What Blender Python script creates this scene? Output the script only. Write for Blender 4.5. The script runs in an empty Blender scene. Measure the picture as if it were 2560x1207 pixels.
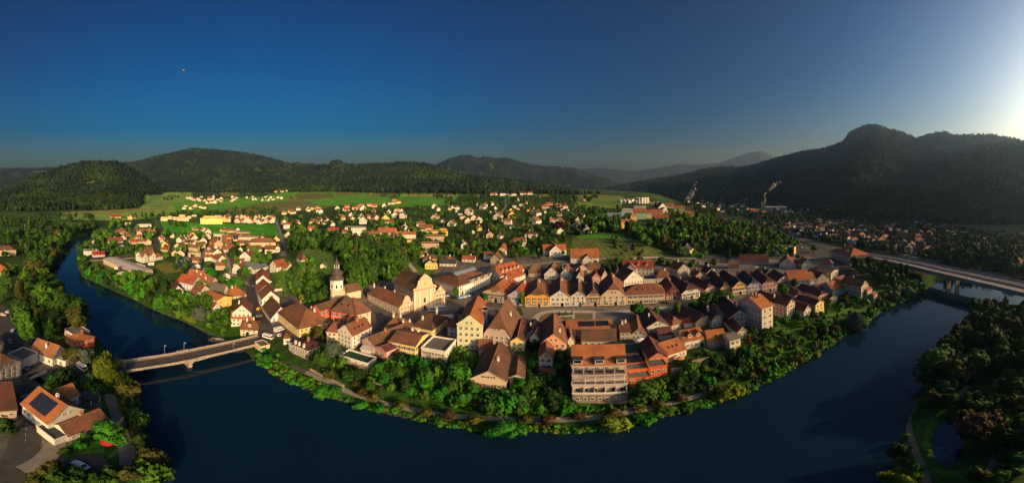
import bpy, math, random
import numpy as np
from mathutils import Vector
R = math.radians
SC = bpy.context.scene
COL = SC.collection

# ---------------------------------------------------------------- camera, sky, sun, exposure
W0, V0, PPD = 1280.0, 470.0, 2560 / 190.0        # photo centre column, horizon row, photo pixels per degree
H = 84.0                                         # camera height above the river
cd = bpy.data.cameras.new('camera')
cam = bpy.data.objects.new('camera', cd); COL.objects.link(cam)
cam.location = (0, 0, H); cam.rotation_euler = (R(90), 0, 0)
cd.type = 'PANO'; cd.panorama_type = 'EQUIRECTANGULAR'
cd.longitude_min, cd.longitude_max = R(-95), R(95)
cd.latitude_max = R(V0 / PPD); cd.latitude_min = -R((1207 - V0) / PPD)
cd.clip_start = 0.5; cd.clip_end = 60000
SC.camera = cam

SUN_AZ, SUN_EL = 129.0, 17.5                     # degrees right of the view centre, above the horizon
w = bpy.data.worlds.new('World'); SC.world = w; w.use_nodes = True
nt = w.node_tree; bg = nt.nodes['Background']
sky = nt.nodes.new('ShaderNodeTexSky'); sky.sky_type = 'NISHITA'; sky.sun_disc = False
sky.sun_elevation = R(SUN_EL); sky.sun_rotation = R(SUN_AZ)
sky.altitude = 300; sky.air_density = 1.0; sky.dust_density = 5; sky.ozone_density = 2.5
gam = nt.nodes.new('ShaderNodeHueSaturation'); gam.inputs['Saturation'].default_value = 1.38; gam.inputs['Value'].default_value = 0.59
gm_ = nt.nodes.new('ShaderNodeGamma'); gm_.inputs['Gamma'].default_value = 1.6; nt.links.new(sky.outputs['Color'], gm_.inputs['Color']); nt.links.new(gm_.outputs[0], gam.inputs['Color'])
tn = nt.nodes.new('ShaderNodeVectorMath'); tn.operation = 'MULTIPLY'; tn.inputs[1].default_value = (.88, .98, 1.07); nt.links.new(gam.outputs[0], tn.inputs[0]); nt.links.new(tn.outputs[0], bg.inputs['Color']); bg.inputs['Strength'].default_value = 0.056
sl = bpy.data.lights.new('sun', 'SUN'); sl.energy = 5.0; sl.angle = R(0.6); sl.color = (1.0, 0.74, 0.46)
so = bpy.data.objects.new('sun', sl); COL.objects.link(so)
SUNV = Vector((math.sin(R(SUN_AZ)) * math.cos(R(SUN_EL)), math.cos(R(SUN_AZ)) * math.cos(R(SUN_EL)), math.sin(R(SUN_EL))))
so.rotation_euler = SUNV.to_track_quat('Z', 'Y').to_euler(); so.location = (0, 0, 300)
SC.view_settings.view_transform = 'Standard'; SC.view_settings.look = 'None'
SC.view_settings.gamma = 1.0; SC.view_settings.use_curve_mapping = False
SC.view_settings.exposure = 0.18
try:
    SC.cycles.use_denoising = True; SC.cycles.max_bounces = 6; SC.cycles.diffuse_bounces = 2; SC.cycles.glossy_bounces = 3
    SC.cycles.volume_bounces = 0; SC.cycles.transparent_max_bounces = 8; SC.cycles.sample_clamp_indirect = 4
except Exception: pass

rng = np.random.default_rng(7); random.seed(7)
# ---------------------------------------------------------------- materials
MATS = {}
def mat(name, col, rough=.85, spec=.25, var=.25, scale=.35, bump=0, var2=None, metal=0, obj_var=0, island=0, extra=None):
    """procedural surface: base colour broken up by two noises, optional per-object / per-island tint"""
    if name in MATS: return MATS[name]
    m = bpy.data.materials.new(name); m.use_nodes = True; t = m.node_tree; L = t.links; N = t.nodes
    b = N['Principled BSDF']; b.inputs['Roughness'].default_value = rough; b.inputs['Metallic'].default_value = metal
    b.inputs['Specular IOR Level'].default_value = spec
    tc = N.new('ShaderNodeTexCoord')
    n1 = N.new('ShaderNodeTexNoise'); n1.inputs['Scale'].default_value = scale; n1.inputs['Detail'].default_value = 6; n1.inputs['Roughness'].default_value = .65
    L.new(tc.outputs['Object'], n1.inputs['Vector'])
    mr = N.new('ShaderNodeMapRange'); mr.inputs['From Min'].default_value = .3; mr.inputs['From Max'].default_value = .7
    mr.inputs['To Min'].default_value = 1 - var; mr.inputs['To Max'].default_value = 1 + var
    L.new(n1.outputs['Fac'], mr.inputs['Value'])
    last = None
    if var2:
        n2 = N.new('ShaderNodeTexNoise'); n2.inputs['Scale'].default_value = scale * .35; n2.inputs['Detail'].default_value = 3
        L.new(tc.outputs['Object'], n2.inputs['Vector'])
        mx0 = N.new('ShaderNodeMix'); mx0.data_type = 'RGBA'
        mr2 = N.new('ShaderNodeMapRange'); mr2.inputs['From Min'].default_value = .42; mr2.inputs['From Max'].default_value = .62
        L.new(n2.outputs['Fac'], mr2.inputs['Value']); L.new(mr2.outputs[0], mx0.inputs['Factor'])
        mx0.inputs['A'].default_value = (*col, 1); mx0.inputs['B'].default_value = (*var2, 1); last = mx0.outputs['Result']
    else:
        rg = N.new('ShaderNodeRGB'); rg.outputs[0].default_value = (*col, 1); last = rg.outputs[0]
    def scaled(src, fac):
        v = N.new('ShaderNodeVectorMath'); v.operation = 'SCALE'; L.new(src, v.inputs[0]); L.new(fac, v.inputs['Scale']); return v.outputs[0]
    last = scaled(last, mr.outputs[0])
    if obj_var or island:
        if island:
            g = N.new('ShaderNodeNewGeometry'); r_ = g.outputs['Random Per Island']
        else:
            g = N.new('ShaderNodeObjectInfo'); r_ = g.outputs['Random']
        k = island or obj_var
        q = N.new('ShaderNodeMapRange'); q.inputs['To Min'].default_value = 1 - k; q.inputs['To Max'].default_value = 1 + k
        L.new(r_, q.inputs['Value']); last = scaled(last, q.outputs[0])
        hs = N.new('ShaderNodeHueSaturation'); q2 = N.new('ShaderNodeMath'); q2.operation = 'MULTIPLY_ADD'
        w1 = N.new('ShaderNodeMath'); w1.operation = 'FRACT'; w2 = N.new('ShaderNodeMath'); w2.operation = 'MULTIPLY'; w2.inputs[1].default_value = 7.31
        L.new(r_, w2.inputs[0]); L.new(w2.outputs[0], w1.inputs[0]); L.new(w1.outputs[0], q2.inputs[0])
        q2.inputs[1].default_value = .09 * k; q2.inputs[2].default_value = .5 - .045 * k
        L.new(q2.outputs[0], hs.inputs['Hue']); L.new(last, hs.inputs['Color']); last = hs.outputs[0]
    if extra: last = extra(N, L, tc, last)
    L.new(last, b.inputs['Base Color'])
    if bump:
        bp = N.new('ShaderNodeBump'); bp.inputs['Strength'].default_value = bump; bp.inputs['Distance'].default_value = .15
        L.new(n1.outputs['Fac'], bp.inputs['Height']); L.new(bp.outputs[0], b.inputs['Normal'])
    MATS[name] = m; return m

# ---------------------------------------------------------------- value noise on numpy arrays
_lat = rng.random((256, 256))
def vnoise(x, y):
    xi = np.floor(x).astype(int); yi = np.floor(y).astype(int); fx = x - xi; fy = y - yi
    fx = fx * fx * (3 - 2 * fx); fy = fy * fy * (3 - 2 * fy)
    a = _lat[xi & 255, yi & 255]; b = _lat[(xi + 1) & 255, yi & 255]; c = _lat[xi & 255, (yi + 1) & 255]; d = _lat[(xi + 1) & 255, (yi + 1) & 255]
    return (a * (1 - fx) + b * fx) * (1 - fy) + (c * (1 - fx) + d * fx) * fy
def fbm(x, y, o=4):
    s = 0; a = .5
    for i in range(o): s = s + a * vnoise(x * 2 ** i + 17 * i, y * 2 ** i + 31 * i); a *= .5
    return s - .5
def sstep(a, b, x):
    t = np.clip((x - a) / (b - a), 0, 1); return t * t * (3 - 2 * t)

# ---------------------------------------------------------------- where a photo direction meets a level
def ang(u, v): return R((u - W0) / PPD), R((v - V0) / PPD)      # azimuth, depression
def at_level(u, v, z=0.0):
    a, d = ang(u, v); r = (H - z) / math.tan(max(d, 1e-3)); return (r * math.sin(a), r * math.cos(a))
RIVER = [at_level(*p) for p in [(405,1207),(387,1160),(368,1100),(342,1025),(322,965),(306,925),(290,900),(262,870),(232,835),(205,800),(175,765),(140,735),(112,700),(125,668),(150,645),(182,612),(205,592),(230,580),
    (244,583),(222,600),(196,628),(190,660),(205,692),(270,722),(330,748),(400,783),(460,805),(520,836),(560,850),(600,866),(640,906),(680,935),(740,962),(800,990),(860,1006),(920,1024),(1000,1044),(1060,1056),
    (1140,1070),(1200,1080),(1240,1088),(1300,1086),(1340,1080),(1430,1084),(1500,1078),(1560,1072),(1590,1058),(1640,1048),(1720,1032),(1800,1004),(1850,992),(1900,966),(1960,938),(2000,912),
    (2060,876),(2110,843),(2160,813),(2200,785),(2230,768),(2290,744),(2320,722),(2350,704),(2400,690),(2480,690),(2560,700),(2700,715),(2750,760),(2640,765),(2560,762),(2500,758),(2455,760),(2425,788),(2405,820),(2388,850),(2345,890),(2325,930),(2312,960),(2292,1000),(2268,1040),
    (2258,1080),(2243,1120),(2228,1170),(2222,1207)]] + [(50, 8), (20, 12), (-20, 12), (-50, 8)]
RV = np.array(RIVER)
PO = np.array([at_level(2368 + 50 * math.cos(t), 1106 + 64 * math.sin(t), 2.2) for t in np.linspace(0, 2 * math.pi, 28)[:-1]])
def poly_sd(x, y, P):
    """signed distance to a polygon, negative inside"""
    d = np.full(x.shape, 1e18); ins = np.zeros(x.shape, bool); n = len(P)
    for i in range(n):
        ax, ay = P[i]; bx, by = P[(i + 1) % n]; ex, ey = bx - ax, by - ay
        t = np.clip(((x - ax) * ex + (y - ay) * ey) / (ex * ex + ey * ey + 1e-9), 0, 1)
        d = np.minimum(d, (x - ax - t * ex) ** 2 + (y - ay - t * ey) ** 2)
        c = ((ay > y) != (by > y)); xx = (bx - ax) * (y - ay) / ((by - ay) if by != ay else 1e-9) + ax
        ins ^= c & (x < xx)
    d = np.sqrt(d); return np.where(ins, -d, d)
def in_poly(x, y, P):
    ins = np.zeros(x.shape, bool); n = len(P)
    for i in range(n):
        ax, ay = P[i]; bx, by = P[(i + 1) % n]
        c = ((ay > y) != (by > y)); ins ^= c & (x < (bx - ax) * (y - ay) / ((by - ay) if by != ay else 1e-9) + ax)
    return ins

# ---------------------------------------------------------------- terrain height
DG = np.array([0, 90, 110, 140, 180, 230, 300, 400, 550, 750, 1000, 1300, 1800, 2500, 20000.])
TAB = [(-1400, [5] * 11 + [8, 15, 30, 40]), (0, [5,5,5,5,5,5,5,5,6,7,8,10,30,60,60]), (200, [5,5,5,5,5,5,6,6,7,8,8,12,34,60,60]),
 (400, [5,5,5,6,7,7,7,8,8,8,9,18,50,60,60]), (600, [5,5,5.5,6,7,8,8,8,8,8,10,20,50,60,60]), (660, [5,5,5.5,6,7,8.5,10,11,9,9,10,20,50,60,60]),
 (710, [5,5,6,7,9,13,16,13,10,10,12,22,52,60,60]), (760, [5,5,6,8,12,25,33,20,14,13,14,26,56,60,60]), (840, [5,5,6.5,9,14,24,36,34,22,16,17,30,60,65,60]),
 (950, [4,4.5,7,9.5,11,14,25,31,29,27,26,40,62,65,60]), (1100, [4,4.5,7,10,11.5,13,20,27,32,35,38,50,66,65,60]), (1300, [4,4.5,7,10,12,14,21,28,36,42,48,60,75,70,60]),
 (1450, [4,4.5,7,10,12,14,20,29,38,46,54,62,72,70,60]), (1600, [4,4.5,7,10,12,13,17,30,43,52,58,60,58,50,50]), (1700, [4,4.5,7,9,12,12.5,14,22,38,45,34,18,12,20,40]),
 (1800, [4,4.5,7,8,10,11.5,12,13,20,14,9,8,8,20,40]), (1900, [4,4,6,7,9,10.5,11,11,10,8,7,7,10,20,40]), (2000, [4,4,5,6,8,9.5,10,9.5,8,6,6,7,10,20,40]),
 (2150, [3,3,4,5,7,8.5,9,8,6,5,5,6,10,20,40]), (2300, [3,3,3,3.5,4,5,6,6,5,5,5,6,10,20,40]), (2560, [3,3,3,3.5,4,5,5,5,5,5,5,6,10,20,40]), (3960, [4] * 11 + [10, 20, 30, 40])]
TU = np.array([t[0] for t in TAB], float); TZ = np.array([t[1] for t in TAB], float)
# ridges: skyline in photo pixels, distance of ridge and foot by column, level of the foot
RIDGES = [
 ([(-1400,440),(-300,428),(0,470),(60,445),(130,416),(200,396),(290,396),(330,411),(370,440),(410,475),(430,492),(450,520)], [(-300,2300),(450,2000)], [(-300,950),(0,1000),(300,1060),(350,1150),(450,1500)], 8),
 ([(-1400,420),(0,418),(60,417),(130,416),(200,425),(260,450)], [(0,6500)], [(0,4200)], 60),
 ([(250,470),(300,402),(340,400),(380,388),(400,383),(430,377),(480,366),(530,369),(590,374),(640,382),(700,397),(740,410),(800,440),(860,480)], [(0,4200)], [(0,2300)], 60),
 ([(360,490),(400,470),(450,455),(520,440),(600,420),(660,408),(700,404),(740,401),(770,404),(800,406),(822,405),(830,394),(850,396),(860,402),(880,405),(950,402),(1030,399),(1060,402),(1090,409),(1130,418),(1170,428),(1210,436),(1280,443),(1340,452),(1400,462),(1450,474),(1500,486)], [(360,2700),(1000,3100),(1450,2100)], [(360,1800),(600,1950),(850,1800),(1000,1450),(1200,1280),(1450,1150)], 62),
 ([(1040,440),(1100,404),(1130,391),(1165,383),(1195,391),(1215,389),(1240,394),(1265,392),(1300,402),(1350,412),(1400,414),(1440,418),(1500,440),(1560,462),(1620,480)], [(0,6600)], [(0,4300)], 60),
 ([(1400,440),(1440,421),(1500,417),(1560,425),(1600,425),(1640,418),(1700,408),(1740,410),(1800,405),(1840,390),(1870,378),(1900,374),(1930,385),(1960,398),(2000,420)], [(0,12500)], [(0,10000)], 60),
 ([(1480,470),(1540,460),(1600,449),(1680,436),(1720,428),(1760,417),(1800,411),(1850,412),(1890,405),(1930,392),(1960,384),(2010,372),(2060,364),(2090,354),(2108,346),(2125,322),(2155,309),(2175,304),(2195,305),(2220,315),(2250,322),(2290,338),(2310,334),(2335,325),(2360,323),(2385,330),(2420,331),(2450,329),(2480,329),(2520,336),(2560,345),(2610,325),(2680,300),(2750,286),(2870,288),(2960,296),(3060,296),(3200,320),(3960,430)],  # past the right frame edge: unseen ridge, raised to shade the valley
   [(1480,4600),(1900,3700),(2200,2700),(2560,2100),(3960,2100)], [(1480,2500),(1700,1600),(1900,1150),(2100,820),(2300,640),(2560,600),(3960,600)], 7)]
def height(x, y):
    r = np.hypot(x, y); u = W0 + np.degrees(np.arctan2(x, y)) * PPD
    iu = np.clip(np.searchsorted(TU, u) - 1, 0, len(TU) - 2); fu = np.clip((u - TU[iu]) / (TU[iu + 1] - TU[iu]), 0, 1)
    fu = fu * fu * (3 - 2 * fu)
    jd = np.clip(np.searchsorted(DG, r) - 1, 0, len(DG) - 2); fd = np.clip((r - DG[jd]) / (DG[jd + 1] - DG[jd]), 0, 1)
    base = (TZ[iu, jd] * (1 - fd) + TZ[iu, jd + 1] * fd) * (1 - fu) + (TZ[iu + 1, jd] * (1 - fd) + TZ[iu + 1, jd + 1] * fd) * fu
    base = base + fbm(x / 90, y / 90, 3) * np.clip((r - 120) / 300, 0, 1) * np.clip(r / 150, 0, 5) * .8
    sd = poly_sd(x, y, RV); s = sstep(-5, 22, sd)
    z = -3 + (base + 3) * s
    z = np.where((sd > 0) & (sd < 22), np.maximum(z, np.minimum(base, .35 * sd + .05)), z)
    sp = poly_sd(x, y, PO); z = np.where(sp < 5, np.minimum(z, 1.0 + .45 * np.maximum(sp, -4) + .75), z)
    far = np.full(r.shape, -1e9)
    for prof, RR, FF, z0 in RIDGES:
        pu, pv = np.array(prof, float).T
        el = np.tan(np.radians((V0 - np.interp(u, pu, pv)) / PPD))
        rr = np.interp(u, *np.array(RR, float).T); ff = np.interp(u, *np.array(FF, float).T)
        zr = H - 20 + rr * el; t = (r - ff) / (rr - ff)
        k = np.clip(t, 0, 1); rise = np.maximum(zr - z0, -40)
        zz = z0 + rise * (k ** 1.15) + (zr - z0) * .5 * fbm(x / 380, y / 380, 5) * np.sin(np.pi * np.clip(t, 0, 1)) ** .8
        zz = np.where(t > 1, zr - (r - rr) * .25, zz)
        zz = np.where((t < 0) | (u < pu[0]) & (pu[0] > -1000) | (u > pu[-1]) & (pu[-1] < 3000), -1e9, zz)
        far = np.maximum(far, zz)
    return np.maximum(z, far), far > z, sd
azs = np.concatenate([np.arange(-180, -112, 2.0), np.arange(-112, -98, .7), np.arange(-98, 98.01, .22), np.arange(98.7, 112, .7), np.arange(112, 180.1, 2.0)])
rs = np.concatenate([np.geomspace(22, 900, 330), np.geomspace(900, 14000, 190)[1:]])
AZ, RS = np.meshgrid(np.radians(azs), rs, indexing='ij')
GX, GY = RS * np.sin(AZ), RS * np.cos(AZ)
GZ, GFAR, GSD = height(GX, GY)
def zat(x, y):
    """terrain height from the mesh grid (bilinear in azimuth and distance)"""
    x = np.asarray(x, float); y = np.asarray(y, float)
    a = np.degrees(np.arctan2(x, y)); r = np.clip(np.hypot(x, y), 22.01, 13900)
    i = np.clip(np.searchsorted(azs, a) - 1, 0, len(azs) - 2); j = np.clip(np.searchsorted(rs, r) - 1, 0, len(rs) - 2)
    f = (a - azs[i]) / (azs[i + 1] - azs[i]); g = (r - rs[j]) / (rs[j + 1] - rs[j])
    return (GZ[i, j] * (1 - f) + GZ[i + 1, j] * f) * (1 - g) + (GZ[i, j + 1] * (1 - f) + GZ[i + 1, j + 1] * f) * g
def hit(u, v, h=0.0, first=True):
    """ground point whose point h metres up is seen at photo pixel (u, v)"""
    a, d = ang(u, v); rr = rs; z = zat(rr * math.sin(a), rr * math.cos(a)) + h
    line = H - rr * math.tan(d); s = z - line; k = int(np.argmax(s >= 0))
    if s[k] < 0: k = len(rr) - 1
    if k == 0: r = rr[0]
    else: f = -s[k - 1] / (s[k] - s[k - 1] + 1e-12); r = rr[k - 1] + f * (rr[k] - rr[k - 1])
    return Vector((r * math.sin(a), r * math.cos(a), 0))
def project(x, y, z):
    return W0 + math.degrees(math.atan2(x, y)) * PPD, V0 + math.degrees(math.atan2(H - z, math.hypot(x, y))) * PPD

# ---------------------------------------------------------------- mesh and tagging helpers
def link(name, me, parent=None):
    o = bpy.data.objects.new(name, me); COL.objects.link(o)
    if parent: o.parent = parent
    return o
def mesh(name, V, F, mats, parent=None, mi=None, smooth=False):
    me = bpy.data.meshes.new(name); me.from_pydata([tuple(v) for v in V], [], F)
    for m in (mats if isinstance(mats, (list, tuple)) else [mats]): me.materials.append(m)
    if mi: me.polygons.foreach_set('material_index', mi)
    if smooth: me.polygons.foreach_set('use_smooth', [True] * len(F))
    me.update(); return link(name, me, parent)
def npmesh(name, V, F, m, smooth=False, parent=None):
    """big mesh from numpy arrays; F is (n, k)"""
    me = bpy.data.meshes.new(name); V = np.asarray(V, np.float32); F = np.asarray(F, np.int32); n, k = F.shape
    me.vertices.add(len(V)); me.vertices.foreach_set('co', V.ravel()); me.loops.add(n * k); me.loops.foreach_set('vertex_index', F.ravel())
    me.polygons.add(n); me.polygons.foreach_set('loop_start', np.arange(0, n * k, k, dtype=np.int32))
    try: me.polygons.foreach_set('loop_total', np.full(n, k, np.int32))
    except Exception: pass
    if smooth: me.polygons.foreach_set('use_smooth', np.ones(n, bool))
    me.materials.append(m); me.update(calc_edges=True); return link(name, me, parent)
def empty(name, loc, rz=0):
    o = bpy.data.objects.new(name, None); COL.objects.link(o); o.location = loc; o.rotation_euler = (0, 0, rz); o.empty_display_size = .5; return o
THINGS = []
def tag(o, label, cat, group=None, u=None):
    o['label'] = label; o['category'] = cat
    if group: o['group'] = group
    THINGS.append(o); return o
def struct(o, kind='structure', label=None, cat=None):
    o['kind'] = kind
    if label: o['label'] = label; o['category'] = cat or o.name
    return o

# ---------------------------------------------------------------- ground sheet with land-use colours
FO, GR, DK, PV = (.016, .026, .011), (.055, .11, .018), (.04, .07, .016), (.085, .078, .07)
LC = np.empty(GX.shape + (3,), np.float32)
PU = W0 + np.degrees(AZ) * PPD; PVv = V0 + np.degrees(np.arctan2(H - GZ, RS)) * PPD
nz = fbm(GX / 60, GY / 60, 4); nz2 = fbm(GX / 14, GY / 14, 3)
LC[:] = DK
LC[(nz > .02)] = GR
def paint(poly, col, mask=None):
    m = in_poly(PU, PVv, poly)
    if mask is not None: m &= mask
    LC[m] = col
for P, c in [
 ([(360,484),(480,482),(485,505),(440,520),(350,524)], (.085,.14,.03)), ([(150,540),(360,520),(520,510),(540,528),(300,552),(150,548)], (.10,.17,.03)), ([(150,532),(360,520),(420,516),(420,524),(150,542)], (.15,.16,.05)),
 ([(430,505),(480,500),(650,492),(760,472),(840,464),(905,468),(935,482),(1010,478),(1150,486),(1130,512),(1000,518),(900,512),(700,520),(560,530),(440,532)], (.05,.14,.012)),
 ([(738,485),(828,482),(838,494),(745,499)], (.085,.075,.03)), ([(838,480),(900,478),(902,488),(842,490)], (.09,.10,.03)), ([(640,508),(760,500),(800,512),(700,522),(600,524)], (.085,.1,.03)), ([(560,520),(700,512),(830,516),(800,524),(580,534)], (.1,.105,.03)),
 ([(720,490),(738,485),(745,499),(720,506)], (.12,.13,.03)), ([(900,472),(1000,480),(1000,488),(920,492)], (.11,.12,.03)), ([(1010,480),(1140,486),(1138,492),(1010,490)], (.14,.15,.045)), ([(550,482),(590,474),(600,488),(560,494)], (.10,.12,.03)), ([(590,470),(612,456),(628,474),(620,484)], (.06,.15,.02)), ([(618,464),(650,468),(652,480),(622,482)], (.13,.09,.04)),
 ([(385,551),(500,558),(640,560),(690,562),(697,590),(640,592),(560,588),(470,594),(420,582),(400,572)], (.035,.15,.008)), ([(1430,520),(1452,488),(1560,490),(1552,520)], (.075,.115,.02)), ([(1438,486),(1560,489),(1560,494),(1450,496)], (.11,.12,.03)),
 ([(1430,588),(1560,582),(1600,600),(1650,622),(1660,645),(1490,645),(1430,625)], (.07,.085,.02)), ([(1440,592),(1480,585),(1570,583),(1575,590),(1450,598)], (.035,.12,.01)), ([(1330,484),(1392,486),(1345,494)], (.12,.13,.03)),
 ([(385,662),(425,655),(468,676),(412,686)], (.11,.115,.022)), ([(235,664),(275,658),(285,675),(250,678)], (.09,.095,.02)), ([(455,640),(480,643),(478,676),(440,662)], (.11,.1,.09)), ([(30,575),(85,570),(85,592),(30,600)], (.05,.11,.012)), ([(0,690),(25,690),(30,725),(0,740)], (.05,.11,.012)),
 ([(100,800),(160,775),(215,795),(180,812),(110,812)], (.045,.06,.015)),
 ([(185,885),(300,880),(300,1207),(0,1207),(0,760),(60,800),(120,812),(120,860)], (.07,.063,.055)), ([(150,1120),(230,1080),(285,1080),(300,1165),(200,1155),(150,1140)], (.03,.075,.01)),
 ([(585,740),(640,740),(660,800),(690,840),(730,860),(770,860),(900,850),(1100,900),(1250,880),(1500,870),(1650,840),(1800,800),(1960,790),(2080,720),(2180,690),(2100,640),(1900,640),(1700,650),(1500,645),(1350,640),(1200,640),(1100,650),(1080,700),(980,690),(900,720),(840,750),(760,760),(690,700),(650,650),(560,600),(540,640),(580,700)], (.085,.075,.065)),
 ([(1880,560),(2250,600),(2560,660),(2560,720),(2330,690),(2150,640),(1990,615)], (.045,.045,.04)),
 ([(790,590),(700,600),(690,650),(676,690),(690,730),(760,745),(830,740),(870,700),(1000,690),(1050,640),(1050,600)], (.035,.065,.013)), ([(690,655),(740,645),(790,655),(815,700),(760,735),(700,720),(680,690)], (.055,.10,.018)),
 ([(205,600),(330,560),(700,600),(690,640),(560,760),(560,840),(330,742),(200,685)], None)]:
    if c is None: continue
    paint(P, tuple(q * (2.1 if c[1] > c[0] * 1.5 else 1.6) for q in c), (~GFAR) | (PVv > 486))
LC[GFAR & (RS > 1000) & (LC[..., 1] < .125) & (LC[..., 0] < .075)] = FO
LC[GFAR & (PU > 1500)] = FO; _ff = GFAR & in_poly(PU, PVv, [(0,486),(360,484),(1160,480),(1160,300),(0,300)]); LC[_ff] = FO
for P in ([(462,398),(488,396),(490,410),(464,412)], [(212,455),(238,452),(242,490),(214,492)], [(830,426),(870,428),(866,440),(835,442)], [(585,430),(612,434),(606,450),(590,445)], [(612,418),(655,420),(650,428),(615,430)], [(1205,408),(1240,412),(1225,425),(1208,420)], [(65,430),(100,424),(125,428),(75,436)], [(400,446),(430,448),(428,458),(404,456)]):
    paint(P, (.085, .10, .03), nz2 + .6 * nz > -.05)
_vs = (PU > 1700) & (PVv > 500) & (PVv < 640) & (RS > 330) & (PVv < 500 + (PU - 1700) * .28 + 25); LC[_vs] = (.03, .042, .018)  # valley ground darkened: wood floor and mountain's shade put into one colour
bank = (GSD > -4) & (GSD < 11) & (RS < 400); LC[bank] = (.03, .085, .012); LC[(GSD > -6) & (GSD < 1.0)] = (.05, .043, .03)
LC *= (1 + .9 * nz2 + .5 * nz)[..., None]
na, nr = GX.shape
V = np.stack([GX, GY, GZ], -1).reshape(-1, 3)
idx = np.arange(na * nr).reshape(na, nr)
F = np.stack([idx[:-1, :-1], idx[:-1, 1:], idx[1:, 1:], idx[1:, :-1]], -1).reshape(-1, 4)[:, ::-1]
gm = bpy.data.materials.new('ground'); gm.use_nodes = True; N = gm.node_tree.nodes; L = gm.node_tree.links; b = N['Principled BSDF']
b.inputs['Roughness'].default_value = .95; b.inputs['Specular IOR Level'].default_value = .1
at = N.new('ShaderNodeAttribute'); at.attribute_name = 'land'
tc = N.new('ShaderNodeTexCoord'); n1 = N.new('ShaderNodeTexNoise'); n1.inputs['Scale'].default_value = .6; n1.inputs['Detail'].default_value = 8; n1.inputs['Roughness'].default_value = .7
L.new(tc.outputs['Object'], n1.inputs['Vector'])
mr = N.new('ShaderNodeMapRange'); mr.inputs['From Min'].default_value = .3; mr.inputs['From Max'].default_value = .7; mr.inputs['To Min'].default_value = .6; mr.inputs['To Max'].default_value = 1.4
L.new(n1.outputs['Fac'], mr.inputs['Value']); vm = N.new('ShaderNodeVectorMath'); vm.operation = 'SCALE'
wv = N.new('ShaderNodeTexWave'); wv.inputs['Scale'].default_value = .05; wv.inputs['Distortion'].default_value = 6; wv.inputs['Detail'].default_value = 3; wv.inputs['Detail Scale'].default_value = .3; L.new(tc.outputs['Object'], wv.inputs['Vector'])
w2 = N.new('ShaderNodeMapRange'); w2.inputs['To Min'].default_value = .86; w2.inputs['To Max'].default_value = 1.14; L.new(wv.outputs['Fac'], w2.inputs['Value']); w3 = N.new('ShaderNodeMath'); w3.operation = 'MULTIPLY'; L.new(w2.outputs[0], w3.inputs[0]); L.new(mr.outputs[0], w3.inputs[1])
L.new(at.outputs['Color'], vm.inputs[0]); L.new(w3.outputs[0], vm.inputs['Scale']); L.new(vm.outputs[0], b.inputs['Base Color'])
bp = N.new('ShaderNodeBump'); bp.inputs['Strength'].default_value = .6; bp.inputs['Distance'].default_value = .4; L.new(n1.outputs['Fac'], bp.inputs['Height']); L.new(bp.outputs[0], b.inputs['Normal'])
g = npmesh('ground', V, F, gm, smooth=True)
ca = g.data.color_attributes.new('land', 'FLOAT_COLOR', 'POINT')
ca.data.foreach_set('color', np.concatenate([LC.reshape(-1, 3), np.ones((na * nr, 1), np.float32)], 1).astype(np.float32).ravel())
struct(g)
mesh('near_ground', [(24 * math.sin(t), 24 * math.cos(t), -2.2) for t in np.linspace(0, 2 * math.pi, 25)[:-1]], [tuple(range(24))[::-1]], mat('bed', (.03, .035, .02)))['kind'] = 'structure'

# ---------------------------------------------------------------- river and pond water
def watermat(name, col, col2):
    m = bpy.data.materials.new(name); m.use_nodes = True; N = m.node_tree.nodes; L = m.node_tree.links; b = N['Principled BSDF']
    b.inputs['Roughness'].default_value = .06; b.inputs['IOR'].default_value = 1.33; b.inputs['Specular IOR Level'].default_value = .5
    tc = N.new('ShaderNodeTexCoord'); a = N.new('ShaderNodeTexNoise'); a.inputs['Scale'].default_value = .035; a.inputs['Detail'].default_value = 3; L.new(tc.outputs['Object'], a.inputs['Vector'])
    mx = N.new('ShaderNodeMix'); mx.data_type = 'RGBA'; mx.inputs['A'].default_value = (*col, 1); mx.inputs['B'].default_value = (*col2, 1); L.new(a.outputs['Fac'], mx.inputs['Factor']); L.new(mx.outputs['Result'], b.inputs['Base Color'])
    mp = N.new('ShaderNodeMapping'); mp.inputs['Scale'].default_value = (1, 1.6, 1); L.new(tc.outputs['Object'], mp.inputs['Vector'])
    c = N.new('ShaderNodeTexNoise'); c.inputs['Scale'].default_value = .9; c.inputs['Detail'].default_value = 5; L.new(mp.outputs[0], c.inputs['Vector'])
    bp = N.new('ShaderNodeBump'); bp.inputs['Strength'].default_value = .16; bp.inputs['Distance'].default_value = .12; L.new(c.outputs['Fac'], bp.inputs['Height']); L.new(bp.outputs[0], b.inputs['Normal'])
    return m
wm = watermat('river_water', (.0025, .014, .034), (.004, .020, .040))
x0, x1, y0, y1 = RV[:, 0].min() - 8, RV[:, 0].max() + 8, RV[:, 1].min() - 3, RV[:, 1].max() + 8
struct(mesh('river', [(x0, y0, 0), (x1, y0, 0), (x1, y1, 0), (x0, y1, 0)], [(0, 1, 2, 3)], wm))
struct(mesh('pond', [(x * 1 + 0, y, 1.3) for x, y in PO], [tuple(range(len(PO)))[::-1]], watermat('pond_water', (.002, .012, .05), (.003, .016, .055))))

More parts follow.
